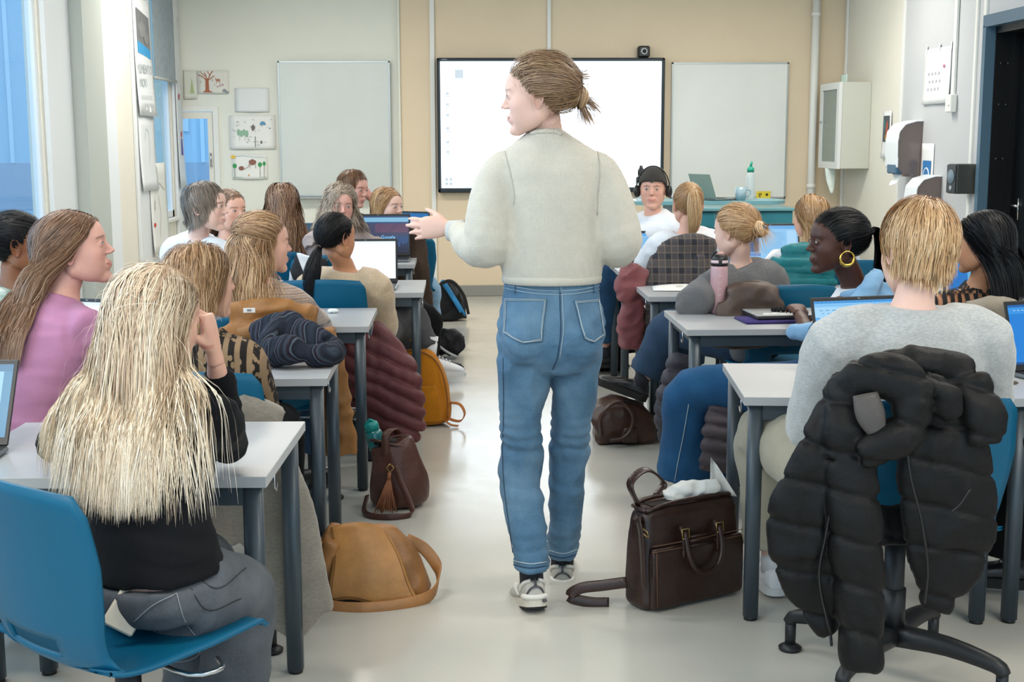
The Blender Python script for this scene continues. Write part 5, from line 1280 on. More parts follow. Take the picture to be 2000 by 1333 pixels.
# the teacher, walking away down the aisle, head turned to the left
T = {}
slL = tube([W(1010, 322, 4.15), W(982, 336, 4.15), W(964, 380, 4.15), W(957, 435, 4.14), W(952, 478, 4.14), W(922, 478, 4.21), W(902, 459, 4.28), W(891, 451, 4.32)], [.050, .062, .072, .078, .076, .060, .043, .034], 20, m=4)
slR = tube([W(1142, 322, 4.15), W(1168, 336, 4.15), W(1186, 380, 4.15), W(1198, 430, 4.15), W(1207, 470, 4.16), W(1203, 488, 4.26), W(1192, 489, 4.36), W(1185, 490, 4.41)], [.050, .061, .072, .078, .077, .060, .043, .034], 20, m=4)
swt = sil([(1000, 1158, 540, 4.18, .10), (984, 1171, 548, 4.18, .118), (980, 1174, 541, 4.18, .122), (977, 1176, 520, 4.18, .128), (980, 1175, 480, 4.17, .125), (985, 1172, 430, 4.16, .118), (984, 1172, 380, 4.15, .112), (974, 1178, 335, 4.15, .104), (972, 1178, 312, 4.15, .090), (992, 1152, 288, 4.15, .078), (1018, 1120, 268, 4.15, .068), (1036, 1098, 254, 4.15, .060), (1040, 1094, 250, 4.15, .05)][1:], 30)
pel = [(988, 1168, 540, 4.18, .105), (984, 1172, 575, 4.18, .110), (975, 1179, 620, 4.17, .122), (971, 1181, 660, 4.165, .130), (974, 1179, 695, 4.17, .122), (990, 1165, 722, 4.18, .10)]
lgL = [(980, 1070, 660, 4.17, .095), (970, 1079, 700, 4.17, .100), (974, 1073, 750, 4.175, .092), (977, 1065, 800, 4.18, .085), (979, 1059, 870, 4.19, .078), (972, 1058, 925, 4.19, .078), (982, 1062, 975, 4.16, .072), (993, 1067, 1035, 4.10, .070), (1001, 1071, 1108, 4.06, .070)]
lgR = [(1085, 1178, 660, 4.18, .095), (1080, 1179, 700, 4.19, .100), (1079, 1170, 745, 4.21, .090), (1078, 1160, 800, 4.24, .084), (1076, 1152, 860, 4.27, .078), (1074, 1143, 930, 4.30, .074), (1072, 1134, 1010, 4.33, .070), (1069, 1130, 1085, 4.355, .068)]
T.update(hip=W(1078, 640, 4.18), yaw=0, head=W(1049, 189, 4.13), hyaw=1.42, hpitch=-.04, hroll=0, neck=W(1067, 262, 4.16), hs=1.03, lod=0, k=1.0, skin='pale', brow=.4,
    shw=.125, drop=.12, tk=.84, elbows=(W(948, 484, 4.14), W(1210, 478, 4.17)), hands=(W(884, 446, 4.34), W(1183, 489, 4.43)), knees=(W(1017, 890, 4.19), W(1113, 880, 4.28)), ankles=(W(1038, 1128, 4.08), W(1098, 1094, 4.37)),
    handcfg=(dict(dir=(-1, .22, -.02), up=(-.22, -.95, .10), curl=.24, thumb=.80, spread=.10), dict(dir=(-.45, .8, .1), up=(.5, 0, .8), curl=.6)),
    top=dict(parts=[swt, slL, slR], mat=M_wknit, fold=.0045, ff=8, name='sweater', stretch=(1, 1, .7)), bottom=dict(parts=[sil(pel), sil(lgL), sil(lgR), ball(at(1028, 668, 4.10), .078), ball(at(1127, 668, 4.10), .078)], mat=M_denim, fold=.013, ff=7, name='jeans', crease=.013, stretch=(.9, .9, 1.8), vox=.008, seed=11),
    feet=None, hair=dict(style='tie', mat=HB['dirty'], n=2600, tie=(0, -.104, .0), puff=.020, layer=.016, w=.0019, wisps=110, wl=.12, rootv=-.05, knot=dict(c=(0, -.124, -.008), r=.036, n=300, ax=(.2, -1, -.2)),
        spikes=[dict(c=(0, -.100, .040), d=(0, -.75, .55), L=.080, n=90, fan=.30, drop=.25), dict(c=(0, -.098, .062), d=(0, -.5, .8), L=.05, n=30, fan=.3), dict(c=(0, -.13, -.02), d=(0, -.35, -1), L=.080, n=90, fan=.22, drop=0), dict(c=(0, -.135, -.01), d=(0, -1, -.45), L=.07, n=60, fan=.25), dict(c=(.01, -.06, .098), d=(.1, -.6, .5), L=.05, n=60, fan=.5, drop=.6), dict(c=(-.01, -.02, .108), d=(0, .2, .5), L=.045, n=50, fan=.5, drop=.8)],
        locks=[]))
person('woman walking away down the aisle in cream knit sweater and blue jeans', T)
ts = (mat('runner_grey_white', 'b9b6ae', .55, var=.06, vs=30), mat('runner_sole', 'c9c4b6', .6), mat('lace_white', 'dddddd', .8))
def runner(an, fd, pitch):
    u, Rm, off = shoe(an, fd, 'sneaker', ts, T['root'], pitch, 1.02, near=True)
    X_ = lambda VF: xf(VF, Rm, off)
    md, ml = mat('runner_dark', '4a4a50', .5), mat('runner_white', 'dcdad2', .5)
    obj('heel_arch', X_(merge(tube([(-.030, -.060, .030), (-.018, -.076, .052), (0, -.080, .060), (.018, -.076, .052), (.030, -.060, .030)], .0035, 8, m=4), tube([(0, -.078, .062), (0, -.074, .085)], .004, 6))), md, u)
    obj('heel_cup', X_(merge(tube([(-.037, -.045, .03), (-.030, -.068, .028), (0, -.080, .026), (.030, -.068, .028), (.037, -.045, .03)], .009, 8, m=4), tube([(-.038, .0, .045), (-.034, -.045, .07), (-.014, -.066, .08)], .006, 8, m=4), tube([(.038, .0, .045), (.034, -.045, .07), (.014, -.066, .08)], .006, 8, m=4))), ml, u)
    [obj('side_stripe', X_(tube([(s*.037, .02+i*.02, .03), (s*.040, .04+i*.02, .05), (s*.032, .05+i*.02, .066)], .003, 6, m=3)), ml, u) for s in (-1, 1) for i in range(3)]
    obj('outsole', X_(prism([(x*.96, y) for x, y in rrect(-.042, .042, -.076, .196, .036, 5)], (-.010, -.003), 2)), mat('outsole_black', '1b1a18', .8), u, False)
    obj('sole_port', X_(ball((.026, -.0785, .014), (.008, .003, .006), 10, 6)), md, u)
    r_ = J_ = None
shl = T['J']['an'][0]; shr = T['J']['an'][1]
runner(shl, (-.16, 1), .28); runner(shr, (.06, 1), .0)
# seams, pockets and hems of the jeans lie on the cloth
from mathutils.bvhtree import BVHTree
def bvh_of(o): 
    me = o.data; return BVHTree.FromPolygons([v.co[:] for v in me.vertices], [p.vertices[:] for p in me.polygons])
def on_cloth(bv, px, py, o, e=.002):
    r = ray(px, py); r = r/np.linalg.norm(r); h = bv.ray_cast(Vector(cC-o), Vector(r))
    return None if h[0] is None else np.array(h[0])+np.array(h[1])*e
jb = T['boto']; bj = bvh_of(jb); oo = T['J']['o']; M_st = mat('stitch_pale', 'a9b8bf', .8); M_st2 = mat('stitch_dark', '1c3a52', .8)
def seam(px, e=.0015, r=.0012, m=6, mt=None, nm='seam', bv=None, par=None, org=None):
    Q = spl(A(*px).reshape(-1, 2), m); P = [on_cloth(bv or bj, x, y, oo if org is None else org, e) for x, y in Q]; P = [p for p in P if p is not None]
    if len(P) > 2: obj(nm, tube(P, r, 5), mt or M_st, par or jb)
def pocket(c4, tip):
    (a, b, c, d) = [A(*q) for q in c4]; V = []; n_ = 12
    for i in range(n_):
        for j in range(n_):
            u, v = i/(n_-1), j/(n_-1); p = (a*(1-u)+b*u)*(1-v)+(d*(1-u)+c*u)*v; p = p+A(0, tip)*v*(1-abs(2*u-1)); q = on_cloth(bj, p[0], p[1], oo, .0045); V.append(q if q is not None else V[-1])
    F = [[i*n_+j, (i+1)*n_+j, (i+1)*n_+j+1, i*n_+j+1] for i in range(n_-1) for j in range(n_-1)]
    ar = A(*V).reshape(-1, 3); o_ = obj('back_pocket', solid(ar, F, .004), M_denim, jb)
    per = [a, b, c, (c+d)/2+A(0, tip), d]
    for k in range(5):
        p, q = per[k], per[(k+1) % 5]; m_ = sum(per)/5
        for s in (.95, .90): seam([(p-m_)*s+m_, (p*.5+q*.5-m_)*s+m_, (q-m_)*s+m_], .0085, .0010, 5, nm='stitching', par=o_)
pocket(((988, 583), (1068, 584), (1058, 668), (985, 652)), 12); pocket(((1120, 588), (1168, 584), (1178, 656), (1140, 662)), 12)
seam([(1093, 552), (1094, 600), (1095, 650), (1088, 700), (1079, 722)], mt=M_st2, r=.0016); seam([(1097, 552), (1099, 600), (1100, 650), (1093, 700)])
for dy in (0, 7): seam([(984, 556+dy), (1040, 566+dy), (1093, 569+dy)]); seam([(1093, 569+dy), (1130, 566+dy), (1170, 558+dy)])
for a, b in (((1004, 1096), (1068, 1098)), ((1072, 1076), (1128, 1074))): seam([a, ((a[0]+b[0])/2, a[1]+6), b], r=.0016); seam([(a[0], a[1]+8), ((a[0]+b[0])/2, a[1]+14), (b[0], b[1]+8)], r=.0018, mt=M_st2)
seam([(983, 700), (984, 800), (982, 880), (986, 960), (1002, 1080)], mt=M_st2); 
for x in (1006, 1095, 1160): seam([(x, 550), (x, 562), (x, 572)], .004, .004, 2, M_denim, 'belt_loop')
bs = bvh_of(T['topo']); M_kn = mat('knit_seam', 'b9b5a8', .95)
seam([(984, 290), (995, 330), (1004, 375), (1004, 400)], .0005, .0022, mt=M_kn, bv=bs, par=T['topo'], nm='armhole_seam'); seam([(1166, 290), (1172, 330), (1168, 375), (1166, 420)], .0005, .0022, mt=M_kn, bv=bs, par=T['topo'], nm='armhole_seam')
nr = [on_cloth(bs, x, y, oo, .002) for x, y in spl(A((1038, 262), (1052, 258), (1068, 257), (1084, 258), (1096, 263)), 4)]; obj('neck_rib', tube([p for p in nr if p is not None], .007, 8), M_wknit, T['topo'])
for cx, cy, Y0, dr, rr in ((893, 452, 4.31, (-.9, .4, .02), .036), (1186, 490, 4.40, (-.35, .9, 0), .036)):
    c_ = at(cx, cy, Y0)-oo; d_ = nrm(A(*dr)); obj('cuff_rib', tube([c_-d_*.03, c_+d_*.0, c_+d_*.03], [rr*1.1, rr, rr*.92], 20), fabric('knit_rib', 'd8d8d2', 'knit', k=1.6), T['topo'])
obj('hem_rib', xf(sil([(982, 1173, 536, 4.18, .123), (979, 1176, 541, 4.18, .127), (981, 1174, 551, 4.18, .124), (986, 1169, 552, 4.18, .118)]), t=-oo), M_wknit, T['topo'])
obj('nose_ring', tube([T['J']['head']+T['J']['R']@(A(.006, .103, -.030)*1.03+A(0, math.cos(a)*.004, math.sin(a)*.004)) for a in np.linspace(0, 5, 8)], .0008, 5), mat('steel', 'b8bcc0', .25, 1), T['root'])

def earring(q, side, r, th, mt, hang=.034, flat=1, name='earring'):
    J = q['J']; c = J['head']+J['R']@(A(side*.083, -.014, -.008-hang)*q.get('hs', 1)); Rm = J['R']
    P = [c+Rm@A(0, math.cos(a)*r, math.sin(a)*r) for a in np.linspace(0, 2*PI, 25)]; rad = [th*(.35+.65*(.5-.5*math.sin(a))) for a in np.linspace(0, 2*PI, 25)]
    obj(name, tube(P, rad, 8, cap=False), mt, q['root'])
M_gold = mat('gold', 'd8b45a', .22, 1)
# row 1, left
P1 = dict(hip=(-.66, 2.78, .565), yaw=-.80, shyaw=-.25, head=W(306, 622, 2.90), hyaw=-.75, hpitch=-.12, hroll=.10, lod=0, skin='fair', bend=(0, -.05, 0), elbows=(W(110, 868, 3.05), W(446, 868, 3.10)), hands=(W(190, 850, 3.28), W(420, 700, 3.02)),
    handcfg=(dict(), dict(dir=(-.10, -.1, 1), up=(.9, -.1, .2), curl=1.15, thumb=.8)), knees=(W(400, 1110, 3.1), W(470, 1165, 2.92)), ankles=(W(380, 1400, 3.1), W(450, 1420, 2.98)), footdir=((.4, .9), (.5, .8)), shd=((0, 0, -.01), (0, 0, .02)),
    top=dict(mat=M_blackcot, inf=.012, hem=.03, sleeve=.99, fold=.006, ff=10, stretch=(.6, .6, 2.2), name='black_top'), bottom=dict(mat=M_greyden, inf=.018, top=.02, fold=.006, name='grey_jeans', leg=(.095, .085, .065, .066, .066)), feet=dict(style='sneaker'),
    hair=dict(style='long', mat=HB['platinum'], n=6000, K=12, len=.41, back=0, w=.0016, wave=.16, waven=1.3, part=.01, lenvar=.22, clump=.75, layer=.015, wisps=90, wl=.35, cl=.016, lock=.28, seed=4))
person('long platinum blond haired girl in black top and grey jeans leaning on the nearest desk', P1)
b1 = bvh_of(P1['boto']); o1 = P1['J']['o']
def seam1(px, **k): seam(px, bv=b1, par=P1['boto'], org=o1, **k)
for dy in (0, 34): seam1([(245, 1108+dy), (300, 1104+dy), (352, 1092+dy)], mt=mat('stitch_grey', '8a8c90', .8))
seam1([(262, 1215), (300, 1182), (345, 1160)], mt=mat('stitch_grey', '8a8c90', .8)); seam1([(345, 1160), (362, 1215), (395, 1262), (370, 1290), (300, 1296)], mt=mat('stitch_grey', '8a8c90', .8)); seam1([(352, 1095), (420, 1150), (480, 1110)], mt=mat('stitch_dark_grey', '1f2124', .8)); seam1([(352, 1100), (400, 1190), (470, 1170)], mt=mat('stitch_dark_grey', '1f2124', .8))
V_ = [on_cloth(b1, 268+68*i/5, 1110+30*j/3-10*i/5, o1, .004) for i in range(6) for j in range(4)]
if all(v is not None for v in V_): obj('waist_patch', solid(A(*V_).reshape(-1, 3), [[i*4+j, (i+1)*4+j, (i+1)*4+j+1, i*4+j+1] for i in range(5) for j in range(3)], .003), leather('patch_black', '15161a', .5), P1['boto'])
ph = thing('phone', 'pale cased phone sticking out of the grey jeans back pocket', 'phone', W(262, 1172, 2.66)); ph.rotation_euler = (-.15, .62, .35); obj('case', box(-.036, .036, -.005, .005, -.07, .075, .004), mat('phone_case', 'cfc3b0', .4), ph, False); obj('camera_bar', box(-.028, -.008, -.0062, -.005, .05, .055), mat('phone_bar', '8c8478', .4), ph, False)
# row 2, left
P2 = dict(hip=(-.76, 3.95, .565), yaw=-.1, shyaw=-.35, head=W(392, 553, 3.98), hyaw=-.95, hpitch=.05, lod=1, skin='fair', hands=(W(420, 740, 4.45), W(480, 760, 4.40)), elbows=(W(330, 800, 4.05), W(512, 800, 4.12)),
    top=dict(mat=None, inf=.024, hem=-.02, sleeve=.95, fold=.004, name='crochet_cardigan', wid=1.05), bottom=dict(mat=M_blk, inf=.02), hair=dict(style='bob', mat=HB['sandy'], n=4400, K=10, len=.135, toplen=.9, w=.0017, wave=.15, part=-.02, layer=.018, wisps=70, wl=.14, seed=9))
def crochet():
    t = NT('crochet_beige'); v = t.n.new('ShaderNodeTexVoronoi'); v.inputs['Scale'].default_value = 62; t.link(t.mapc((1, 1, .6)), v.inputs['Vector']); d = v.outputs['Distance']
    hole = t.ramp(d, [(.36, (0, 0, 0, 1)), (.42, (1, 1, 1, 1))]); band = t.ramp(t.wave(9, 'X', dist=.5), [(.35, (0, 0, 0, 1)), (.5, (1, 1, 1, 1))]); f = t.mix(1.0, hole, band, 'MULTIPLY')
    t.set(Base_Color=t.mix(f, t.mix(t.wave(130, 'Z', dist=3), srgb('a98f70'), srgb('86694c')), srgb('1d1612')), Roughness=.95); t.bump(t.math('SUBTRACT', d, t.math('MULTIPLY', t.wave(150, 'Z', dist=2), .15)), .7, .006); return t.m
P2['top']['mat'] = crochet()
person('girl with streaky blond hair and hoop earring in a beige crochet cardigan', P2); earring(P2, 1, .020, .0016, M_gold, .030)
P3 = dict(hip=(-1.34, 3.92, .565), yaw=-.3, shyaw=-.55, head=W(146, 488, 4.02), hyaw=-1.42, hpitch=.20, lod=0, skin='rosy', bend=(0, -.03, 0), hs=1.02, neck=W(118, 588, 4.00), hands=(W(200, 700, 4.5), W(240, 690, 4.5)), elbows=(W(60, 760, 4.2), W(190, 700, 4.28)),
    top=dict(mat=M_pink, inf=.008, hem=.12, sleeve=.6, fold=.004, ff=9, stretch=(.5, .5, 2.4), name='pink_top'), bottom=dict(mat=fabric('trousers_tan', '8a6a4c'), inf=.015), hair=dict(style='long', mat=HB['brown'], n=5000, K=11, len=.33, back=.5, w=.0015, wave=.05, part=.005, layer=.016, lenvar=.1, seed=2, sweep=-.3))
person('girl in a pink long top with straight brown hair looking up in profile', P3)
P4 = dict(hip=(-1.72, 4.75, .565), yaw=-.3, shyaw=-.5, head=W(36, 478, 4.72), hyaw=-1.25, hpitch=.1, lod=1, skin='brown', hs=1.02, top=dict(mat=None, inf=.028, infa=.03, hem=-.1, sleeve=.6, name='patterned_shirt'), bottom=dict(mat=M_blk), hair=dict(style='tie', mat=HB['black'], n=2200, layer=.007, tie=(0, -.11, .02), knot=dict(c=(0, -.125, .02), r=.03, n=120)))
def floral():
    t = NT('floral_green'); v = t.n.new('ShaderNodeTexVoronoi'); v.inputs['Scale'].default_value = 34; v.feature = 'DISTANCE_TO_EDGE'; t.link(t.co, v.inputs['Vector'])
    t.set(Base_Color=t.mix(t.ramp(v.outputs['Distance'], [(.015, (.8, .8, .8, 1)), (.04, (0, 0, 0, 1))]), t.mix(t.ramp(t.noise(9, 3), [(.48, (0, 0, 0, 1)), (.55, (1, 1, 1, 1))]), srgb('7f9186'), srgb('b0b8ae')), srgb('4a5650')), Roughness=.8); return t.m
P4['top']['mat'] = floral(); person('dark haired girl in green floral shirt at the left edge by the window', P4)
# row 3, left
P7 = dict(hip=(-.80, 5.18, .565), yaw=-.15, shyaw=-.45, head=W(516, 478, 5.16), hyaw=-1.15, hpitch=.02, lod=1, skin='fair', hands=(W(560, 610, 5.5), W(610, 618, 5.62)), elbows=(W(470, 640, 5.3), W(618, 640, 5.42)),
    top=dict(mat=None, inf=.03, infa=.028, hem=-.05, sleeve=.97, name='patterned_jumper', wid=1.1), bottom=dict(mat=M_dkden), hair=dict(style='half', mat=HB['sandy'], n=4200, K=12, len=.24, w=.0017, wave=.3, waven=2.2, layer=.02, tie=(0, -.108, .045), puff=.008, wisps=90, wl=.1, seed=6, tail=dict(path=[(0, 0, 0), (-.015, -.01, -.05), (-.02, -.01, -.14)], rad=[.018, .03, .03]), ntail=500))
def fair():
    t = NT('fair_isle'); g_ = t.wave(2.4, 'Z', dist=.5); z = t.ramp(t.wave(16, 'Z', dist=.8), [(.0, srgb('9a8474')), (.5, srgb('b3a090')), (1, srgb('8a7060'))]); dk = t.ramp(t.wave(3.1, 'Z', dist=.25), [(.93, (0, 0, 0, 1)), (.96, (1, 1, 1, 1))])
    dot = t.math('MULTIPLY', dk, t.ramp(t.wave(11, 'X', dist=.5), [(.2, (.4, .4, .4, 1)), (.5, (1, 1, 1, 1))])); n = t.noise(120, 4)
    c = t.mix(dot, t.mix(t.math('MULTIPLY', n, .5), z, srgb('6a5548')), srgb('2c2828')); c = t.mix(t.ramp(g_, [(.82, (0, 0, 0, 1)), (.9, (.5, .5, .5, 1))]), c, srgb('9a5a48')); t.set(Base_Color=c, Roughness=.95, Sheen_Weight=.4); t.bump(n, .7, .006); return t.m
P7['top']['mat'] = fair(); person('girl with half up wavy blond hair in a brown patterned jumper', P7)
cl = thing('hair_claw', 'pale translucent hair claw in the half up blond hair', 'hair clip', at(460, 478, 5.10)); obj('clip', merge(tube([(0, .0, .03), (-.012, -.01, .0), (-.006, -.01, -.035)], [.006, .008, .004], 8, m=4), *[tube([(-.01, -.008, z), (.01, -.004, z-.006), (.03, .0, z-.002)], .0022, 6, m=3) for z in (-.02, -.008, .004, .016)]), mat('claw_white', 'ccd6e2', .2, alpha=.8), cl); obj('spring', cyl((.0, -.012, -.004), (.0, -.012, .008), .004), mat('steel', 'b8bcc0', .25, 1), cl)
earring(P7, 1, .008, .0012, M_gold, .026)
P5 = dict(hip=(-1.30, 6.35, .565), yaw=-.4, shyaw=-.7, head=W(402, 404, 6.15), hyaw=-1.75, hpitch=.0, lod=1, skin='pale', k=.98, neck=W(388, 470, 6.20), hands=(W(470, 520, 6.6), W(500, 515, 6.6)), top=dict(mat=M_whknit, inf=.035, infa=.035, wid=1.1, name='white_jumper', hem=-.1), bottom=dict(mat=M_dkden),
    hair=dict(style='short', crown=(0, -.04, .115), mat=HB['ash'], n=2600, K=10, len=.075, toplen=.75, w=.0019, layer=.012, lenvar=.12, bangs=.034, bsweep=.1, seed=3))
person('short haired girl with fringe in a white ribbed jumper by the window', P5)
P6 = dict(hip=(-1.22, 7.05, .565), yaw=-.9, shyaw=-1.6, head=W(449, 412, 6.95), hyaw=-2.35, lod=1, skin='fair', k=.97, top=dict(mat=fabric('top_sage', '8d9a90'), inf=.015), bottom=dict(mat=M_blk), hair=dict(style='long', mat=HB['brown'], n=1500, K=12, len=.3, w=.0022, part=0, layer=.01, seed=5))
person('girl with long brown hair peering out from behind the short haired girl', P6)
P8 = dict(hip=(-.60, 6.38, .565), yaw=-.05, shyaw=-.25, head=W(656, 464, 6.30), hyaw=-.75, hpitch=-.05, lod=1, iris='20140e', skin='tan', neck=W(676, 532, 6.36), hands=(W(690, 560, 6.8), W(720, 568, 6.85)), elbows=(W(640, 620, 6.5), W(748, 640, 6.45)), knees=(W(800, 620, 6.95), W(770, 640, 6.85)), ankles=(W(838, 695, 6.90), W(790, 790, 7.1)), footdir=((1, .25), (.5, 1)),
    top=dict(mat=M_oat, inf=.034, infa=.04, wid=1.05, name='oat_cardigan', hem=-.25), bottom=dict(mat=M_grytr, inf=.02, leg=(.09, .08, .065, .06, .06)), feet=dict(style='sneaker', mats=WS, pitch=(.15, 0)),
    hair=dict(style='tie', mat=HB['black'], n=2600, layer=.007, w=.0017, tie=(0, -.100, -.045), tail=dict(path=[(0, 0, 0), (-.012, -.03, -.03), (-.03, -.05, -.10), (-.045, -.05, -.19), (-.03, -.04, -.27)], rad=[.012, .024, .038, .036, .018], cut=.3), ntail=1600, seed=8))
person('girl with a black low ponytail in an oat coloured fluffy cardigan', P8)
obj('hair_tie', tube([P8['J']['head']+P8['J']['R']@A(math.cos(a)*.014, -.108, -.05+math.sin(a)*.014) for a in np.linspace(0, 2*PI, 14)], .004, 6), mat('hair_tie_brown', '6a564c', .6), P8['root']); earring(P8, 1, .012, .001, M_gold, .03)
# rows 4-6, left
P9 = dict(hip=(-1.10, 8.0, .565), yaw=.0, head=W(552, 398, 7.95), hyaw=.05, lod=2, k=1.02, hs=1.0, skin='fair', top=dict(mat=fabric('top_dark_grey', '35363a')), bottom=dict(mat=M_blk), hair=dict(style='long', mat=HB['brown'], n=2600, K=13, len=.38, w=.0024, wave=.25, layer=.022, seed=12))
person('girl seen from behind with very long brown hair before the whiteboard', P9)
P10 = dict(hip=(-.78, 7.65, .565), yaw=-1.3, shyaw=-2.3, head=W(664, 402, 7.62), hyaw=-2.85, hpitch=-.05, hroll=-.08, smile=1, lod=1, skin='rosy', hands=(W(720, 475, 7.75), W(705, 478, 7.7)), elbows=(W(745, 500, 7.7), W(622, 478, 7.55)), top=dict(mat=M_pinkf, inf=.035, infa=.045, wid=1.05, name='pink_fleece'), bottom=dict(mat=M_blk, inf=.02),
    knees=(W(835, 620, 7.9), W(812, 600, 8.0)), ankles=(W(842, 700, 7.95), W(815, 700, 8.1)), footdir=((.6, .3), (.5, .8)), feet=dict(style='shoe'),
    hair=dict(style='bob', mat=HB['greige'], n=2000, K=13, len=.20, toplen=.6, w=.0024, wave=1.0, waven=2.6, layer=.026, part=-.015, seed=13))
person('smiling girl with curly grey blond hair turned round in a pale pink fleece', P10)
P12 = dict(hip=(-.52, 9.1, .565), yaw=-1.0, shyaw=-1.5, head=W(757, 404, 8.85), hyaw=-2.2, hpitch=-.02, lod=1, k=1.08, skin='pale', top=dict(mat=fabric('jumper_black', '141518', 'fuzzy')), bottom=dict(mat=M_ltden, inf=.02), knees=(W(836, 560, 9.2), W(800, 560, 9.4)), ankles=(W(845, 640, 9.3), W(800, 640, 9.5)), footdir=((.7, .2), (.5, .8)), handcfg=(dict(skip=1), dict(skip=1)), hands=(W(770, 480, 9.3), W(760, 480, 9.3)),
    hair=dict(style='bob', mat=HB['golden'], n=2000, K=12, len=.15, toplen=.5, w=.0025, wave=.15, layer=.014, bangs=.06, seed=14))
person('girl with light brown bob and fringe in black, looking back over her shoulder', P12)
P11 = dict(hip=(-.98, 9.40, .565), yaw=-1.2, shyaw=-1.9, head=W(690, 368, 9.35), hyaw=-2.15, hpitch=-.18, male=1, lod=1, k=1.10, skin='rosy', elbows=(W(748, 446, 9.5), W(660, 440, 9.5)), hands=(W(730, 396, 9.42), W(690, 446, 9.2)), handcfg=(dict(dir=(-.55, .0, .8), up=(.6, -.4, .3), curl=.9), dict()), top=dict(mat=M_blackcot, inf=.02, name='black_jacket'), bottom=dict(mat=M_blk),
    hair=dict(style='short', crown=(.0, -.03, .115), mat=HB['chest'], n=1500, K=9, len=.06, toplen=.55, w=.0026, layer=.012, seed=15))
person('boy with chestnut hair in a black jacket resting his head on a hand', P11)
# right of the aisle
P18 = dict(hip=(1.20, 3.46, .575), yaw=.08, shyaw=.04, head=W(1792, 486, 3.50), hyaw=.18, hpitch=-.10, male=1, lod=0, k=1.06, hs=1.07, skin='pale', neck=W(1782, 610, 3.46), shw=.185, elbows=(W(1585, 830, 3.62), W(1920, 800, 3.62)), hands=(W(1600, 770, 3.98), W(1840, 770, 3.98)), knees=(W(1500, 850, 4.14), W(1800, 850, 3.98)), ankles=(W(1510, 1100, 4.16), W(1720, 1090, 4.15)), footdir=((-.1, 1), (.1, 1)),
    top=dict(mat=M_heath, inf=.036, infa=.038, hem=-.02, sleeve=.97, wid=1.12, fold=.005, ff=6, name='grey_jumper'), bottom=dict(mat=M_chino, inf=.03, leg=(.095, .088, .072, .066, .064), fold=.007, name='chinos'), feet=dict(style='sneaker', mats=WS),
    hair=dict(style='short', crown=(.01, -.035, .116), mat=HB['light'], n=5200, K=8, len=.056, toplen=.40, w=.0016, layer=.013, lenvar=.25, clump=.8, seed=16))
person('boy with short blond hair in a light grey jumper, his back to the viewer', P18)
nb = bvh_of(P18['topo'])
P17 = dict(hip=(1.55, 5.02, .565), yaw=1.15, shyaw=.75, head=W(1632, 474, 4.98), hyaw=1.66, hpitch=.02, lod=0, iris='1c120c', tt1=.97, skin='dark', hs=1.05, brow=.8, neck=W(1668, 566, 5.02), hands=(W(1560, 612, 5.35), W(1640, 640, 5.3)), elbows=(W(1585, 665, 5.02), W(1735, 690, 5.1)), knees=(W(1352, 765, 5.15), W(1430, 800, 5.3)), ankles=(W(1335, 958, 5.22), W(1420, 950, 5.4)), footdir=((-1, .05), (-.9, .4)),
    top=dict(mat=M_white, inf=.008, hem=-.05, sleeve=-.05, name='white_top', fold=.002, infa=-.03, arm=(.03, .02, .02, .02, .02)), bottom=dict(mat=M_bden, inf=.022, leg=(.098, .088, .074, .086, .100), fold=.005, name='blue_jeans'), feet=dict(style='shoe', mats=BRS),
    hair=dict(style='tie', mat=HB['black'], n=3000, layer=.010, w=.0018, puff=.012, tie=(0, -.118, .030), tail=dict(path=[(0, 0, 0), (.035, .0, .015), (.055, -.01, -.05), (.055, -.02, -.15), (.03, -.03, -.26)], rad=[.010, .016, .026, .032, .028], cut=.3), ntail=1300, seed=17))
person('dark skinned girl in profile with big gold hoop earrings and open denim shirt', P17); earring(P17, -1, .027, .0075, M_gold, .043)
obj('scrunchie', merge(*[ball(P17['J']['head']+P17['J']['R']@A(math.cos(a)*.012, -.128+.003*math.sin(5*a), .032+math.sin(a)*.014), .009, 8, 6) for a in np.linspace(0, 2*PI, 9)[:-1]]), fabric('scrunchie_black', '1b1b1f', 'fuzzy'), P17['root'])
J = P17['J']; o7 = J['o']
dsh = remesh(merge(tube([at(1545, 650, 5.00)-o7, at(1600, 648, 4.86)-o7, at(1655, 625, 4.82)-o7, at(1692, 575, 4.84)-o7, at(1712, 535, 4.92)-o7], [.030, .042, .050, .045, .03], 14, ref=(0, 0, 1), m=4, Ry=[.03, .035, .04, .04, .03]),
                   tube([at(1700, 560, 4.98)-o7, at(1715, 640, 4.95)-o7, at(1700, 760, 4.98)-o7], [.13, .15, .15], 18, ref=(1, 0, 0), m=4, Ry=[.08, .11, .12])), .010, 4)
obj('denim_shirt', folds(folds(dsh, .008, 9, 3), .006, 22, 5), fabric('denim_shirt_blue', '6391b8', 'denim', col2='8fb4d2'), P17['root'])
b7 = bvh_of(P17['boto'])
seam([(1345, 790), (1335, 850), (1325, 900), (1318, 940)], bv=b7, par=P17['boto'], org=P17['J']['o'], r=.0014)
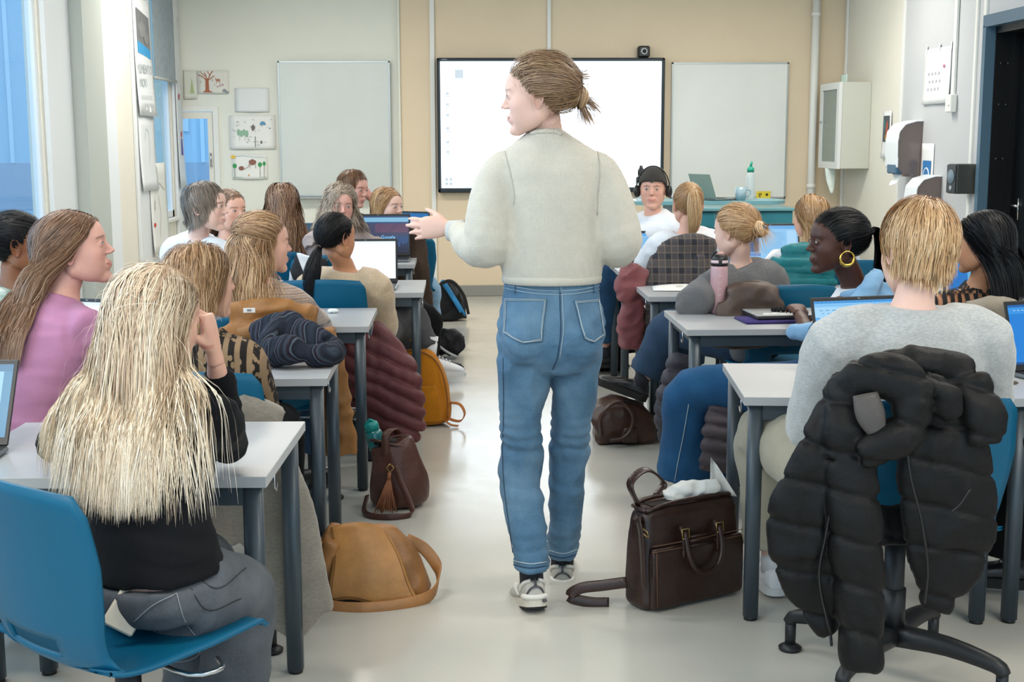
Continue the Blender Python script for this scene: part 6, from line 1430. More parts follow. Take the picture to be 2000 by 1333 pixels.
P15 = dict(hip=(1.42, 6.08, .565), yaw=1.0, shyaw=.55, head=W(1436, 452, 6.02), hyaw=.75, hpitch=-.12, lod=1, skin='pale', hs=1.03, neck=W(1446, 522, 6.04), elbows=(W(1350, 594, 5.80), W(1515, 600, 6.15)), hands=(W(1385, 570, 6.15), W(1480, 585, 6.4)), knees=(W(1310, 640, 6.35), W(1350, 650, 6.45)), ankles=(W(1252, 745, 6.40), W(1300, 800, 6.6)), footdir=((-1, .15), (-.6, .8)),
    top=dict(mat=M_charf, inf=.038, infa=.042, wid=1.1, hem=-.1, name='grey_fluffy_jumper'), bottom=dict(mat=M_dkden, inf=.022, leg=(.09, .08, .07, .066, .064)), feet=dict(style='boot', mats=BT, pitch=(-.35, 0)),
    hair=dict(style='tie', mat=HB['light'], n=3000, w=.0018, layer=.012, puff=.010, tie=(0, -.106, .0), knot=dict(c=(0, -.130, .0), r=.040, n=320), wisps=120, wl=.09, spikes=[dict(c=(0, -.13, .0), d=(0, -1, -.2), L=.075, n=110, fan=.55, drop=.5), dict(c=(0, -.10, -.05), d=(0, -.2, -1), L=.06, n=40, fan=.4)], seed=18))
person('girl with a messy blond bun in a fluffy grey jumper, elbow on desk', P15)
P14 = dict(hip=(1.33, 7.30, .565), yaw=.1, shyaw=.05, head=W(1343, 400, 7.22), hyaw=.08, lod=1, skin='fair', hands=(W(1262, 520, 7.75), W(1390, 520, 7.8)), elbows=(W(1262, 515, 7.35), W(1420, 510, 7.4)), top=dict(mat=M_white, inf=.038, infa=.036, wid=1.12, name='white_shirt', fold=.007), bottom=dict(mat=M_dkden), 
    hair=dict(style='tie', mat=HB['golden'], n=2400, w=.0021, layer=.008, tie=(0, -.095, .075), tail=dict(path=[(0, 0, 0), (.0, -.035, -.01), (.005, -.045, -.08), (.008, -.035, -.17), (-.01, -.02, -.25)], rad=[.012, .026, .038, .034, .012], cut=.2), ntail=1100, seed=19))
person('girl with a high golden blond ponytail in a loose white shirt', P14)
P16 = dict(hip=(2.12, 7.20, .565), yaw=.15, shyaw=.2, head=W(1583, 424, 7.12), hyaw=.35, hroll=.08, lod=1, skin='fair', hands=(W(1520, 500, 7.75), W(1600, 520, 7.75)), elbows=(W(1510, 520, 7.35), W(1660, 520, 7.4)), top=dict(mat=M_white, inf=.024, infa=.026, wid=1.1, name='white_top'), bottom=dict(mat=M_dkden),
    hair=dict(style='long', mat=HB['golden'], n=2400, K=12, len=.20, w=.0022, wave=.1, layer=.014, part=.02, seed=20))
person('girl with straight shoulder length blond hair in white before the teal cabinets', P16)
P13 = dict(hip=(1.36, 8.35, .565), yaw=1.3, shyaw=2.2, head=W(1275, 370, 8.2), hyaw=2.92, male=1, lod=1, skin='fair', k=1.03, hands=(W(1190, 490, 8.05), W(1235, 470, 8.3)), elbows=(W(1215, 470, 8.2), W(1300, 470, 8.3)), knees=(W(1185, 540, 8.25), W(1200, 530, 8.55)), ankles=(W(1180, 690, 8.3), W(1195, 680, 8.6)), footdir=((-1, 0), (-1, .2)), top=dict(mat=M_white, inf=.03, sleeve=.55, name='white_tshirt', fold=.005), bottom=dict(mat=fabric('denim_navy', '1d3a58', 'denim', col2='2f5272'), inf=.03), hair=None)
person('boy in a dark beanie and headphones turned towards the viewer', P13)
J = P13['J']; R_, H_ = J['R'], J['head']; Bn = head_mesh(1, 0, 60, 46); nz = Bn[0]; ok = nz[:, 2] > np.interp(nz[:, 1], [-.1, -.05, 0, .03, .08], [-.045, -.035, .0, .028, .040]); Wv = nz+nrm_rows(nz-A(0, -.01, 0))*.010; Wv[:, 2] += np.clip(nz[:, 2]-.07, 0, 1)*.3; Wv[:, 1] -= np.clip(nz[:, 2]-.05, 0, 1)*.25
G = [f for f in Bn[1] if all(ok[i] for i in f)]; us = sorted({i for f in G for i in f}); mp = {a: i for i, a in enumerate(us)}; BV_ = ((Wv[us]*1.03)@R_.T+H_, [[mp[i] for i in f] for f in G]); obj('beanie', solid(BV_[0], BV_[1], .006), fabric('beanie_olive', '3a3733', 'heather', col2='2a2724'), P13['root'])
HP = lambda *p: H_+R_@(A(*p)*1.03)
hpn = thing('headphones', 'black over ear headphones worn over the dark beanie', 'headphones', J['o']); mb_ = mat('plastic_black', '17181a', .4)
obj('headband', tube([HP(math.cos(a)*.100, -.01, .005+math.sin(a)*.135) for a in np.linspace(0, PI, 17)], .0075, 8, ref=R_@A(0, 1, 0), Ry=.004), mb_, hpn)
for s in (-1, 1): c_ = obj('ear_cup', xf(ball((0, 0, 0), (.020, .034, .040), 16, 10), R_, HP(s*.098, -.01, -.012)), mb_, hpn); obj('cushion', xf(ball((0, 0, 0), (.012, .030, .036), 14, 8), R_, HP(s*.086, -.01, -.012)), mat('cushion_black', '0d0d0e', .7), c_)
P19 = dict(hip=(1.98, 4.98, .565), yaw=.15, shyaw=.2, head=W(1918, 474, 4.82), hyaw=.85, hpitch=-.05, lod=0, skin='tan', neck=W(1918, 560, 4.86), hands=(W(1850, 600, 5.4), W(1960, 620, 5.4)), elbows=(W(1850, 640, 5.1), W(2020, 650, 5.1)), shw=.17, top=dict(mat=None, inf=.008, hem=-.1, sleeve=.97, name='net_jumper', fold=0), bottom=dict(mat=M_blk),
    hair=dict(style='long', mat=HB['black'], n=3600, K=13, len=.36, w=.0018, wave=.04, layer=.014, part=.0, lenvar=.12, seed=21))
def net():
    t = NT('net_black'); v = t.n.new('ShaderNodeTexVoronoi'); v.inputs['Scale'].default_value = 38; v.feature = 'DISTANCE_TO_EDGE'; t.link(t.mapc((1.3, 1.3, .8)), v.inputs['Vector'])
    a = t.ramp(v.outputs['Distance'], [(.13, (1, 1, 1, 1)), (.17, (0, 0, 0, 1))]); b = t.ramp(t.wave(11, 'X', dist=.4), [(.5, (1, 1, 1, 1)), (.55, (0, 0, 0, 1))]); c = t.ramp(t.wave(3.0, 'Z', dist=1), [(.35, (1, 1, 1, 1)), (.5, (0, 0, 0, 1))])
    m_ = t.mix(c, t.mix(1.0, b, b, 'MULTIPLY'), a); t.set(Base_Color=srgb('0c0c0f'), Alpha=m_, Roughness=.8); return t.m
P19['top']['mat'] = net(); person('girl with long straight black hair in a black net jumper near the door', P19)
J = P19['J']; obj('camisole', remesh(torso_parts(J, 1, .006, -.1, .74), .012, 3), M_blackcot, P19['root'])
P20 = dict(hip=(2.30, 3.45, .565), yaw=.15, head=(2.36, 3.42, 1.20), lod=1, skin='fair', knees=(W(1972, 850, 4.02), W(2300, 850, 3.9)), ankles=(W(1978, 1095, 4.12), W(2250, 1080, 4.1)), footdir=((-.85, .25), (0, 1)), hands=((2.2, 3.85, .80), (2.45, 3.85, .80)), top=dict(mat=M_blackcot), bottom=dict(mat=M_blk, inf=.05, leg=(.10, .09, .08, .08, .085)), feet=dict(style='boot', mats=BT), hair=dict(style='long', mat=HB['brown'], n=900, len=.3, w=.003))
person('person in wide black trousers and laced black boots at the right edge', P20)
# ---------------------------------------------------------------- chairs (one per sitter)
chair_at('blue plastic chair of the platinum blond girl, nearest to the viewer', -.72, 2.72, -.72)
chair_at('blue chair under the crochet cardigan girl, grey coat over it', -.76, 3.97, -.1)
chair_at('blue chair under the girl in the pink top', -1.34, 3.93, -1.45)
chair_at('blue chair of the girl in the green floral shirt', -1.74, 4.95, -.1)
chair_at('blue chair with a brown jacket, under the patterned jumper girl', -.76, 5.20, -.06)
chair_at('blue chair of the short haired girl in white', -1.30, 6.37, -.2)
chair_at('blue chair with the back showing behind the black ponytail', -.66, 6.42, .0)
chair_at('blue chair under the pink fleece girl', -.76, 7.72, .1)
chair_at('blue chair of the very long haired girl at the back', -1.12, 8.02, .0)
chair_at('blue chair covered by a brown wool jacket at the back', -.40, 9.10, .1)
chair_at('blue chair of the chestnut haired boy', -.98, 9.40, .1)
chair_at('blue chair under the black puffer coat', 1.20, 3.47, .06)
chair_at('blue chair at the right edge under the black trousers', 2.28, 3.47, .05)
chair_at('blue chair of the girl with gold hoops', 1.50, 5.02, .05)
chair_at('blue chair under the girl in the black net jumper', 2.0, 4.98, .05)
chair_at('blue chair with a brown leather look jacket behind the bun girl', 1.47, 6.05, .12)
chair_at('blue chair with the plaid shirt over its back', 1.33, 7.32, .0)
chair_at('blue chair with a teal quilted jacket over its back', 2.12, 7.22, .05)
chair_at('blue chair of the beanie boy', 1.38, 8.45, .4)

# ---------------------------------------------------------------- laptops
laptop('black laptop showing a blue document page, grey jumper boy desk', (1.40, 4.24, TZ), .20, 'doc', .30, .36, .24, es=1.05)
laptop('black laptop with a blue text document at the right edge', (2.02, 4.12, TZ), .30, 'word', .30, .36, .24, es=1.0)
laptop('laptop with a teal edged screen at the far left edge', (-1.31, 3.17, TZ), .0, 'note', .55, .34, .24, es=1.0)
laptop('laptop with a white page before the black ponytail girl', (-.50, 6.92, TZ), .0, 'white', .16, .34, .24, es=1.35)
laptop('laptop with a dark search page behind the white page laptop', (-.53, 8.52, TZ), .0, 'web', .12, .42, .28, es=1.0)
laptop('laptop with a blue photo page before the teal cabinets', (1.93, 7.92, TZ), .0, 'blog', .30, .36, .25, es=1.0)
laptop('small laptop with a blue white screen beside the beanie boy', (1.14, 7.98, TZ), -.1, 'blog', .12, .30, .20, es=1.0)
laptop('laptop with a bright blue screen beside the light brown bob', (-.42, 9.98, TZ), -.5, 'other', .10, .32, .22, es=1.0)
laptop('grey blue laptop lid behind the long brown haired girl', (-1.05, 8.60, TZ), PI-.1, 'other', .12, .34, .24, es=.4, metal=mat('lid_blue_grey', '4d6474', .4))
laptop('laptop glowing white on the window side desk beyond the pink top', (-1.38, 4.55, TZ), -.3, 'white', .35, .32, .22, es=1.2)
laptop('laptop partly hidden behind the long black hair', (2.34, 5.62, TZ), .0, 'word', .25, .36, .25, es=.8)
lt = laptop('grey green laptop seen edge on, on the teacher desk', (2.15, 10.98, .985), PI/2+.45, 'other', .35, .30, .22, es=.3, metal=mat('lid_sage', '8a9a90', .4))

# ---------------------------------------------------------------- cloth things: flattened tubes melted into one surface
def cloth(name, lab, cat, parts, mt, vox=.010, fold=.008, ff=9, seed=1, group=None, sm=4, nm='fabric', extra=(), stretch=(1, 1, 1), ql=None):
    V = remesh(merge(parts), vox, sm); o_ = V[0].mean(0); o_[2] = V[0][:, 2].min()
    t = thing(name, lab, cat, o_, group=group)
    if fold: V = folds(V, fold, ff, seed, stretch)
    if ql: V = quilt(V, **ql)
    c = obj(nm, xf(V, t=-o_), mt, t)
    for n_, VF, m_ in extra: obj(n_, xf(VF, t=-o_), m_, t)
    return t, c, o_
def fl(pts, w_, th, ref=(1, 0, 0), m=4, n=20, q=0, qa=.05, p=2.6):
    """flat padded band along pts; w_ half widths, th half thickness; q quilting seams"""
    P = A(*pts).reshape(-1, 3); Wd = np.full(len(P), w_) if np.isscalar(w_) else A(*w_); Th = np.full(len(P), th) if np.isscalar(th) else A(*th)
    m2 = max(m, 6*q//max(1, len(P)-1)+1) if q else m
    Q = spl(np.hstack([P, Wd[:, None], Th[:, None]]), m2); k = len(Q); s = np.linspace(0, 1, k)
    pin = 1-qa*(np.abs(np.cos(s*PI*q))**6) if q else np.ones(k); pin2 = 1-.45*(np.abs(np.cos(s*PI*q))**10) if q else pin
    T_, X, Y = frames(Q[:, :3], ref); return loft(Q[:, :3], X*(Q[:, 3]*pin)[:, None], Y*(np.abs(Q[:, 4])*pin2)[:, None], n, True, p)
w3 = lambda Y, *px: [at(x, y, Y) for x, y in px]
wy = lambda *px: [at(x, y, Y) for x, y, Y in px]
M_puff = fabric('puffer_black', '0d0d0e', 'nylon', rough=.55, var=.12)
def quilt(VF, sp=.075, dep=.007, d=(.12, 0, 1), wob=.012, sg=.006, puff=.006):
    V = np.asarray(VF[0], float); N = vnorm(V, VF[1]); s_ = V@nrm(A(*d))+wob*noise3(V, 6, 4); f_ = (s_/sp) % 1; f_ = np.minimum(f_, 1-f_)*sp
    return V+N*(puff*(np.clip(f_/(sp*.5), 0, 1)**.5)-dep*np.exp(-(f_/sg)**2)+.0035*noise3(V*A(1, 1, .6), 22, 9))[:, None], VF[1]
# the black puffer coat over the chair back, nearest right
pp = [fl(wy((1668, 742, 3.14), (1775, 728, 3.12), (1880, 745, 3.13)), [.045, .06, .06], .045, ref=(0, 0, 1)),                         # shoulders over the back
      fl(wy((1835, 745, 3.12), (1840, 850, 3.07), (1850, 960, 3.06), (1862, 1070, 3.06)), [.085, .105, .118, .10], .026),            # right body panel
      fl(wy((1856, 1030, 3.06), (1848, 1110, 3.06), (1828, 1190, 3.07)), [.112, .09, .03], .018),
      fl(wy((1893, 745, 3.10), (1915, 800, 3.06), (1922, 862, 3.05)), [.048, .052, .045], .035),                                           # right sleeve end
      fl(wy((1662, 748, 3.13), (1632, 820, 3.07), (1605, 910, 3.05), (1582, 1000, 3.05), (1580, 1080, 3.05)), [.045, .055, .07, .100, .095], .028),   # left panel
      fl(wy((1580, 1060, 3.05), (1592, 1150, 3.05), (1618, 1232, 3.06)), [.096, .075, .025], .018),
      fl(wy((1660, 900, 3.03), (1668, 1000, 3.01), (1674, 1100, 3.0), (1682, 1200, 2.99), (1682, 1305, 2.98)), [.062, .060, .058, .052, .042], [.04, .045, .045, .042, .04]), # hanging sleeve
      fl(wy((1655, 770, 3.07), (1690, 735, 3.04), (1745, 738, 3.02), (1785, 775, 3.01), (1772, 830, 3.0), (1728, 868, 2.99), (1680, 885, 3.0)), [.040, .050, .052, .050, .046, .040, .03], .040, ref=(0, 0, 1)),   # hood ring
      fl(wy((1660, 755, 3.08), (1650, 810, 3.03), (1648, 890, 3.02)), [.045, .05, .045], .028),
      fl(wy((1800, 760, 3.06), (1835, 775, 3.03), (1862, 815, 3.02)), [.045, .045, .02], .022, ref=(0, 0, 1)),
      fl(wy((1740, 990, 3.16), (1745, 1060, 3.14)), [.13, .12], .02)]
zp = lambda pts, r=.0035: tube(spl(A(*wy(*pts)).reshape(-1, 3), 5), r, 6)
tc, cc_, co = cloth('puffer_coat', 'black quilted puffer coat hung over the chair of the grey jumper boy', 'coat', pp, M_puff, .0075, .010, 9, 3, sm=2, nm='shell', ql=dict(sp=.105, dep=.007, d=(.22, 0, 1), sg=.007, puff=.006),
    extra=[('zip', merge(zp([(1770, 860, 3.02), (1778, 930, 3.01), (1800, 1020, 3.01), (1812, 1110, 3.02), (1806, 1180, 3.03)]), zp([(1632, 905, 3.01), (1628, 960, 3.0), (1612, 1050, 3.0), (1600, 1130, 3.01), (1622, 1240, 3.03)])), mat('zip_black', '0f0f11', .35)),
           ('pocket_zip', zp([(1858, 1000, 2.99), (1875, 985, 2.99), (1895, 955, 3.0)], .003), mat('zip_black', '0f0f11', .35)),
           ('collar_lining', fl(wy((1690, 770, 3.0), (1700, 810, 2.985), (1715, 850, 2.98)), [.03, .035, .02], .012), fabric('lining_grey', '4a4644', 'nylon', rough=.45)), ('zip_pull', merge(zp([(1622, 1240, 3.03), (1624, 1262, 3.03)], .004)), mat('plastic_black', '17181a', .4))])
cloth('quilted_jacket', 'mauve grey quilted jacket hanging behind the blue jeans leg', 'jacket', [fl(wy((1430, 800, 5.05), (1425, 850, 5.0), (1418, 920, 5.0)), [.10, .11, .11], .03, q=5)], fabric('quilt_mauve', '3f383d', 'nylon', rough=.6), .009, .003, ql=dict(sp=.05))
cloth('quilted_coat', 'grey quilted coat hanging by the aisle below the pink bottle desk', 'coat', [fl(wy((1335, 690, 5.55), (1325, 760, 5.5), (1310, 830, 5.5)), [.05, .085, .075], .04, q=4), fl(wy((1310, 800, 5.5), (1308, 860, 5.5)), [.07, .05], .03, q=1)], fabric('quilt_grey', '3f3d43', 'nylon', rough=.6), .009, .003, ql=dict(sp=.07))
gm = fabric('wool_coat_grey', '8c857a', 'heather', col2='716a60')
cloth('wool_coat', 'long grey beige wool coat hanging behind the nearest left desk', 'coat', [fl(wy((395, 830, 3.78), (470, 815, 3.74), (545, 835, 3.76)), [.06, .08, .06], .04, ref=(0, 0, 1)), fl(wy((430, 890, 3.72), (440, 980, 3.68), (470, 1060, 3.66)), [.15, .15, .13], .04), fl(wy((500, 880, 3.70), (530, 980, 3.66), (560, 1080, 3.64), (590, 1210, 3.62)), [.10, .12, .11, .10], .04), fl(wy((560, 1180, 3.62), (600, 1235, 3.60)), [.09, .05], .03)], gm, .012, .016, 6, 4, stretch=(1.5, 1.5, .35))
tan = fabric('jacket_tan', '8a5e30', 'nylon', rough=.55, var=.15)
cloth('tan_jacket', 'tan brown jacket over the chair in front of the patterned jumper', 'jacket', [fl(wy((455, 618, 4.96), (540, 612, 4.94), (618, 626, 4.96)), [.055, .06, .05], .05, ref=(0, 0, 1)), fl(wy((500, 620, 4.93), (520, 680, 4.90), (540, 740, 4.90)), [.17, .21, .2], .03), fl(wy((470, 655, 4.86), (520, 640, 4.84), (575, 655, 4.86)), [.03, .035, .02], .035, ref=(0, 0, 1)), fl(wy((640, 640, 4.95), (652, 760, 4.93), (665, 890, 4.95)), [.03, .06, .07], .04)],
      tan, .010, .016, 13, 5, extra=[('label', box(0, 0, 0, 0, 0, 0), tan)][:0])
tl = thing('collar_label', 'small white label on the tan jacket collar', 'label', at(487, 607, 4.88)); obj('tag', box(-.022, .022, -.002, 0, -.008, .010, .0008), mat('label_white', 'dcdcd8', .8), tl, False); obj('print', box(-.008, .008, -.003, -.002, -.002, .005), mat('print_grey', '7a7a7a', .8), tl, False)
mar = fabric('puffer_maroon', '5c2e31', 'nylon', rough=.55, var=.15)
cloth('maroon_puffer', 'maroon quilted puffer jacket spilling from a chair to the floor', 'jacket', [fl(wy((700, 650, 6.10), (725, 700, 6.02), (760, 760, 5.98), (790, 850, 5.98)), [.12, .16, .15, .10], .06, ref=(1, 0, -.3)), fl(wy((690, 640, 6.08), (690, 720, 6.05), (690, 790, 6.05)), [.05, .06, .05], .04), fl(wy((770, 830, 5.98), (800, 870, 5.96)), [.09, .06], .05, q=1)], mar, .010, .006, 10, 6, ql=dict(sp=.06, dep=.010, d=(.5, 0, 1), sg=.009, puff=.012))
brw = fabric('wool_brown', '47392f', 'heather', col2='332820')
cloth('brown_jacket', 'dark brown wool jacket over a chair back beside the aisle', 'jacket', [fl(wy((765, 462, 8.80), (800, 459, 8.78), (826, 468, 8.8)), [.05, .05, .04], .05, ref=(0, 0, 1)), fl(wy((792, 470, 8.76), (795, 540, 8.72), (800, 620, 8.74)), [.14, .16, .16], .03)], brw, .014, .016, 8, 7, stretch=(1.5, 1.5, .4))
red = fabric('fleece_red', 'a5484c', 'fuzzy')
cloth('red_fleece', 'fluffy red jacket hanging by the aisle desk leg', 'jacket', [fl(wy((1245, 520, 6.98), (1228, 560, 6.95), (1222, 590, 6.95)), [.07, .08, .04], .05), fl(wy((1245, 570, 6.97), (1232, 630, 6.95), (1232, 682, 6.95)), [.04, .075, .06], .05)], red, .011, .014, 14, 8)
def plaid():
    t = NT('plaid_dark'); a = t.wave(4.6, 'X', dist=.6); b = t.wave(4.2, 'Z', dist=.6); a2 = t.wave(9.2, 'X', dist=.6); f = lambda w_, lo: t.ramp(w_, [(lo, (0, 0, 0, 1)), (lo+.08, (1, 1, 1, 1))])
    c = t.mix(t.math('MULTIPLY', f(a, .55), .6), srgb('2a2b33'), srgb('4f4a4c')); c = t.mix(t.math('MULTIPLY', f(b, .55), .5), c, srgb('5a5350')); c = t.mix(t.math('MULTIPLY', f(a2, .90), .4), c, srgb('8a7a68')); c = t.mix(t.math('MULTIPLY', f(t.wave(8.4, 'Z', dist=.6), .90), .4), c, srgb('857460'))
    t.set(Base_Color=c, Roughness=.95); t.bump(t.noise(200, 2), .3, .003); return t.m
cloth('plaid_shirt', 'dark plaid overshirt over the chair of the ponytail girl', 'shirt', [fl(wy((1292, 490, 7.04), (1350, 478, 7.0), (1396, 486, 7.02)), [.05, .06, .05], .05, ref=(0, 0, 1)), fl(wy((1340, 480, 7.0), (1338, 560, 6.95), (1330, 650, 6.95)), [.16, .19, .20], .03), fl(wy((1285, 500, 7.02), (1278, 560, 6.97), (1275, 690, 6.97)), [.04, .06, .06], .04), fl(wy((1365, 500, 6.95), (1380, 560, 6.92)), [.03, .035], .035)], plaid(), .012, .012, 7, 9, stretch=(1.3, 1.3, .5))
lea = leather('jacket_brown_leather', '4c3b32', .5, .25)
cloth('brown_coat', 'dark brown coat with a collar over the bun girl chair', 'coat', [fl(wy((1420, 580, 5.78), (1470, 572, 5.76), (1512, 580, 5.78)), [.05, .055, .05], .05, ref=(0, 0, 1)), fl(wy((1462, 585, 5.75), (1465, 680, 5.72)), [.15, .17], .03), fl(wy((1500, 575, 5.74), (1525, 605, 5.72)), [.03, .03], .03, ref=(0, 0, 1))], lea, .011, .016, 12, 10)
tq = fabric('jacket_teal', '0f6a70', 'nylon', rough=.5)
cloth('teal_jacket', 'teal quilted jacket over the chair of the blond girl in white', 'jacket', [fl(wy((1530, 505, 6.95), (1580, 495, 6.92), (1625, 520, 6.95)), [.06, .06, .05], .05, ref=(0, 0, 1), q=2), fl(wy((1572, 500, 6.90), (1575, 560, 6.88)), [.16, .17], .05, q=3), fl(wy((1522, 500, 6.93), (1516, 560, 6.90)), [.04, .05], .05, q=2)], tq, .011, .005, 11, 11, ql=dict(sp=.09, dep=.010, sg=.010))
kn = fabric('cardigan_taupe', '8f8678', 'knit', k=.8)
cloth('taupe_cardigan', 'taupe ribbed knit draped on the chair behind the net jumper girl', 'cardigan', [fl(wy((1890, 608, 4.66), (1940, 600, 4.64), (1985, 606, 4.66)), [.035, .04, .035], .05, ref=(0, 0, 1)), fl(wy((1910, 610, 4.62), (1925, 700, 4.60)), [.09, .12], .03)], kn, .009, .008, 14, 12)
cloth('white_fleece', 'piece of white fleece on the chair at the right edge', 'jacket', [fl(wy((1975, 602, 4.72), (2040, 606, 4.7)), [.04, .05], .05, ref=(0, 0, 1))], fabric('fleece_white', 'dcdcd8', 'fuzzy'), .010, .006)
def stripem():
    t = NT('stripe_blackwhite'); t.set(Base_Color=t.ramp(t.wave(2.2, 'X', t.mapc((1, 1, 1), (0, .35, 0)), dist=1), [(.45, srgb('1c2026')), (.55, srgb('c9d0d8'))]), Roughness=.9); return t.m
cloth('striped_jacket', 'white and black striped jacket sleeve hanging beside the pink fleece', 'jacket', [fl(wy((610, 500, 7.42), (600, 540, 7.40), (590, 580, 7.40)), [.09, .10, .08], .03)], stripem(), .012, .014)
# scarf on the second desk
def scarfm():
    t = NT('scarf_stripes'); co_ = t.mapc((1, 1, 1), (0, .5, .7)); w_ = t.wave(4.0, 'X', co_, dist=1.4, det=1, ds=2.0); n = t.noise(160, 3)
    c = t.ramp(w_, [(.0, srgb('262c38')), (.30, srgb('121318')), (.42, srgb('56616f')), (.50, srgb('15161b')), (.68, srgb('2c1e29')), (.85, srgb('38424f')), (1, srgb('1e1f27'))]); t.set(Base_Color=t.mix(t.math('MULTIPLY', n, .12), c, srgb('5a626e')), Roughness=.95, Specular_IOR_Level=.1); t.bump(n, .5, .004); return t.m
S = [at(500, 668, 4.72), at(545, 655, 4.80), at(600, 668, 4.74), at(640, 690, 4.62)]; z_ = lambda p, z: (p[0], p[1], z)
sc1 = fl([z_(S[0], .79), z_(at(540, 655, 4.7), .82), z_(at(590, 665, 4.66), .81), z_(at(635, 680, 4.6), .775)], [.06, .065, .06, .05], [.045, .05, .05, .045], ref=(0, .6, .8))
sc2 = fl([z_(at(525, 690, 4.52), .765), z_(at(560, 690, 4.48), .785), z_(at(590, 690, 4.50), .77)], [.045, .055, .04], .042, ref=(0, .6, .8))
sc3 = tube([z_(at(600, 690, 4.5), .76), z_(at(640, 700, 4.5), .765), z_(at(652, 685, 4.6), .765), z_(at(620, 672, 4.66), .80)], [.038, .042, .042, .035], 12, m=4)
sc4 = tube([z_(at(530, 700, 4.47), .748), z_(at(520, 670, 4.55), .80), z_(at(560, 650, 4.7), .86), z_(at(600, 660, 4.7), .84)], [.022, .030, .032, .02], 12, m=4)
cloth('scarf', 'crumpled blue grey and plum striped scarf on the desk', 'scarf', [sc1, sc2, sc3, sc4], scarfm(), .0065, .008, 16, 13, sm=2)

# ---------------------------------------------------------------- bags
M_tan = leather('leather_tan', '9a6a3c', .45, .28, 9); M_tbrown = leather('leather_brown', '4d2c22', .38, .3, 9); M_dbrown = leather('leather_dark_brown', '2e1a14', .34, .3, 10); M_duff = leather('leather_duffel', '3d271e', .36, .35, 9); M_brass = mat('brass', 'a58a5a', .3, 1)
def strap(pts, w_, th, m=6, ref=(0, 0, 1)): return tube(A(*pts).reshape(-1, 3), w_, 8, ref=ref, m=m, p=4, Ry=th)
# tan messenger bag
b0 = atz(715, 1178)
t = thing('messenger_bag', 'tan leather messenger bag lying on the floor by the aisle', 'bag', b0)
F_ = lambda x, y, z: A(x, y, z)
body = remesh(merge(fl([(-.125, .09, .03), (-.13, .085, .12), (-.10, .07, .215)], [.05, .055, .03], .085, ref=(1, 0, 0)), fl([(.0, .08, .015), (.0, .075, .12), (-.01, .065, .235)], [.215, .175, .105], [.085, .075, .03], ref=(1, 0, 0), p=3)), .008, 4)
obj('body', folds(body, .006, 10, 2), M_tan, t)
def flap(u, v):
    x = -.115+.01*v+(u)*(.17+.115*v); hw = .235-.225*v+.02*math.sin(u*PI)*(1-v)+.012*math.sin(u*7)*v; y = .035-.065*math.sin(min(1, v*1.2)*PI/2)-.02*v+.03*abs(u-.5)
    return (x+.01*math.sin(v*5), y, hw+.006)
V, F = grid(flap, 18, 18); obj('flap', solid(V, F, .009), leather('leather_tan_flap', 'ab7840', .45, .25, 8), t)
obj('edge_stitching', merge([tube([A(*flap(u, v))+A(0, -.005, 0) for v in np.linspace(.03, .97, 20)], .0013, 5) for u in (.03, .97)]+[tube([A(*flap(u, .96))+A(0, -.005, 0) for u in np.linspace(.03, .97, 20)], .0013, 5)]), mat('thread_tan', '6a4524', .8), t)
obj('strap', strap([(-.145, .06, .20), (-.165, .03, .15), (-.165, .0, .08), (-.155, -.03, .03), (-.10, -.065, .012), (.0, -.085, .012), (.12, -.06, .014), (.215, .0, .025), (.235, .09, .075), (.19, .12, .14), (.13, .11, .18)], .020, .0035, ref=(.2, .3, 1)), M_tan, t)
bk = obj('buckle', merge(tube([(-.182, .01, .14), (-.150, -.005, .14), (-.150, -.005, .17), (-.182, .01, .17), (-.182, .01, .14)], .003, 6), tube([(-.166, .0, .14), (-.166, -.002, .172)], .002, 6)), M_brass, t)
obj('strap_tail', strap([(-.150, .02, .205), (-.166, -.012, .16), (-.168, -.020, .10), (-.160, -.03, .065)], .015, .004, ref=(1, -.4, 0)), M_tan, t)
# brown bucket bag with tassel
b0 = atz(778, 1000); t = thing('bucket_bag', 'brown leather bucket bag with tassel and a teal bottle inside', 'bag', b0)
pr = fixn(tube([(0, .10, .008), (0, .10, .03), (0, .10, .10), (-.01, .10, .19), (-.03, .10, .27)], [.10, .118, .122, .10, .085], 28, ref=(1, 0, 0), m=4, Ry=[.085, .10, .10, .08, .055])); obj('body', folds(remesh(pr, .008, 2), .009, 10, 3, (1, 1, .6)), M_tbrown, t)
obj('rim', tube([(-.03+.088*math.cos(a), .10+.058*math.sin(a), .272+.012*math.sin(2*a)) for a in np.linspace(0, 2*PI, 25)], .006, 8), M_tbrown, t); obj('opening', tube([(-.03, .10, .262), (-.03, .10, .2735)], [.080, .080], 24, ref=(1, 0, 0), Ry=[.050, .050]), mat('bag_inside', '1c110d', .9), t)
obj('handle', merge(strap([(-.05, .045, .20), (-.05, .035, .275), (-.045, .045, .315), (-.02, .08, .325), (0, .11, .30)], .016, .004, ref=(1, 0, 0))), M_tbrown, t)
obj('shoulder_strap', strap([(-.01, .02, .19), (.012, -.01, .13), (.05, -.05, .05), (.055, -.09, .014), (-.02, -.12, .012), (-.10, -.10, .012), (-.135, -.05, .02), (-.125, .0, .07)], .013, .0035, ref=(.5, .2, .8)), M_tbrown, t)
ts_ = [tube([(-.035+rnd.uniform(-.006, .006), -.005, .15), (-.04+q*.35, -.03, .10), (-.05+q*.9, -.05+rnd.uniform(-.01, .01), .02+rnd.uniform(-.012, .014))], .0022, 5, m=3) for q in np.linspace(-.05, .05, 22)]
obj('tassel', merge(ts_+[tube([(-.033, -.002, .165), (-.036, -.01, .135)], .008, 8)]), leather('tassel_tan', '8a5433', .5), t); obj('clasp', tube([(-.03, .0, .20), (-.015, -.006, .185), (-.03, -.008, .165), (-.045, -.004, .185), (-.03, .0, .20)], .0025, 6), M_brass, t)
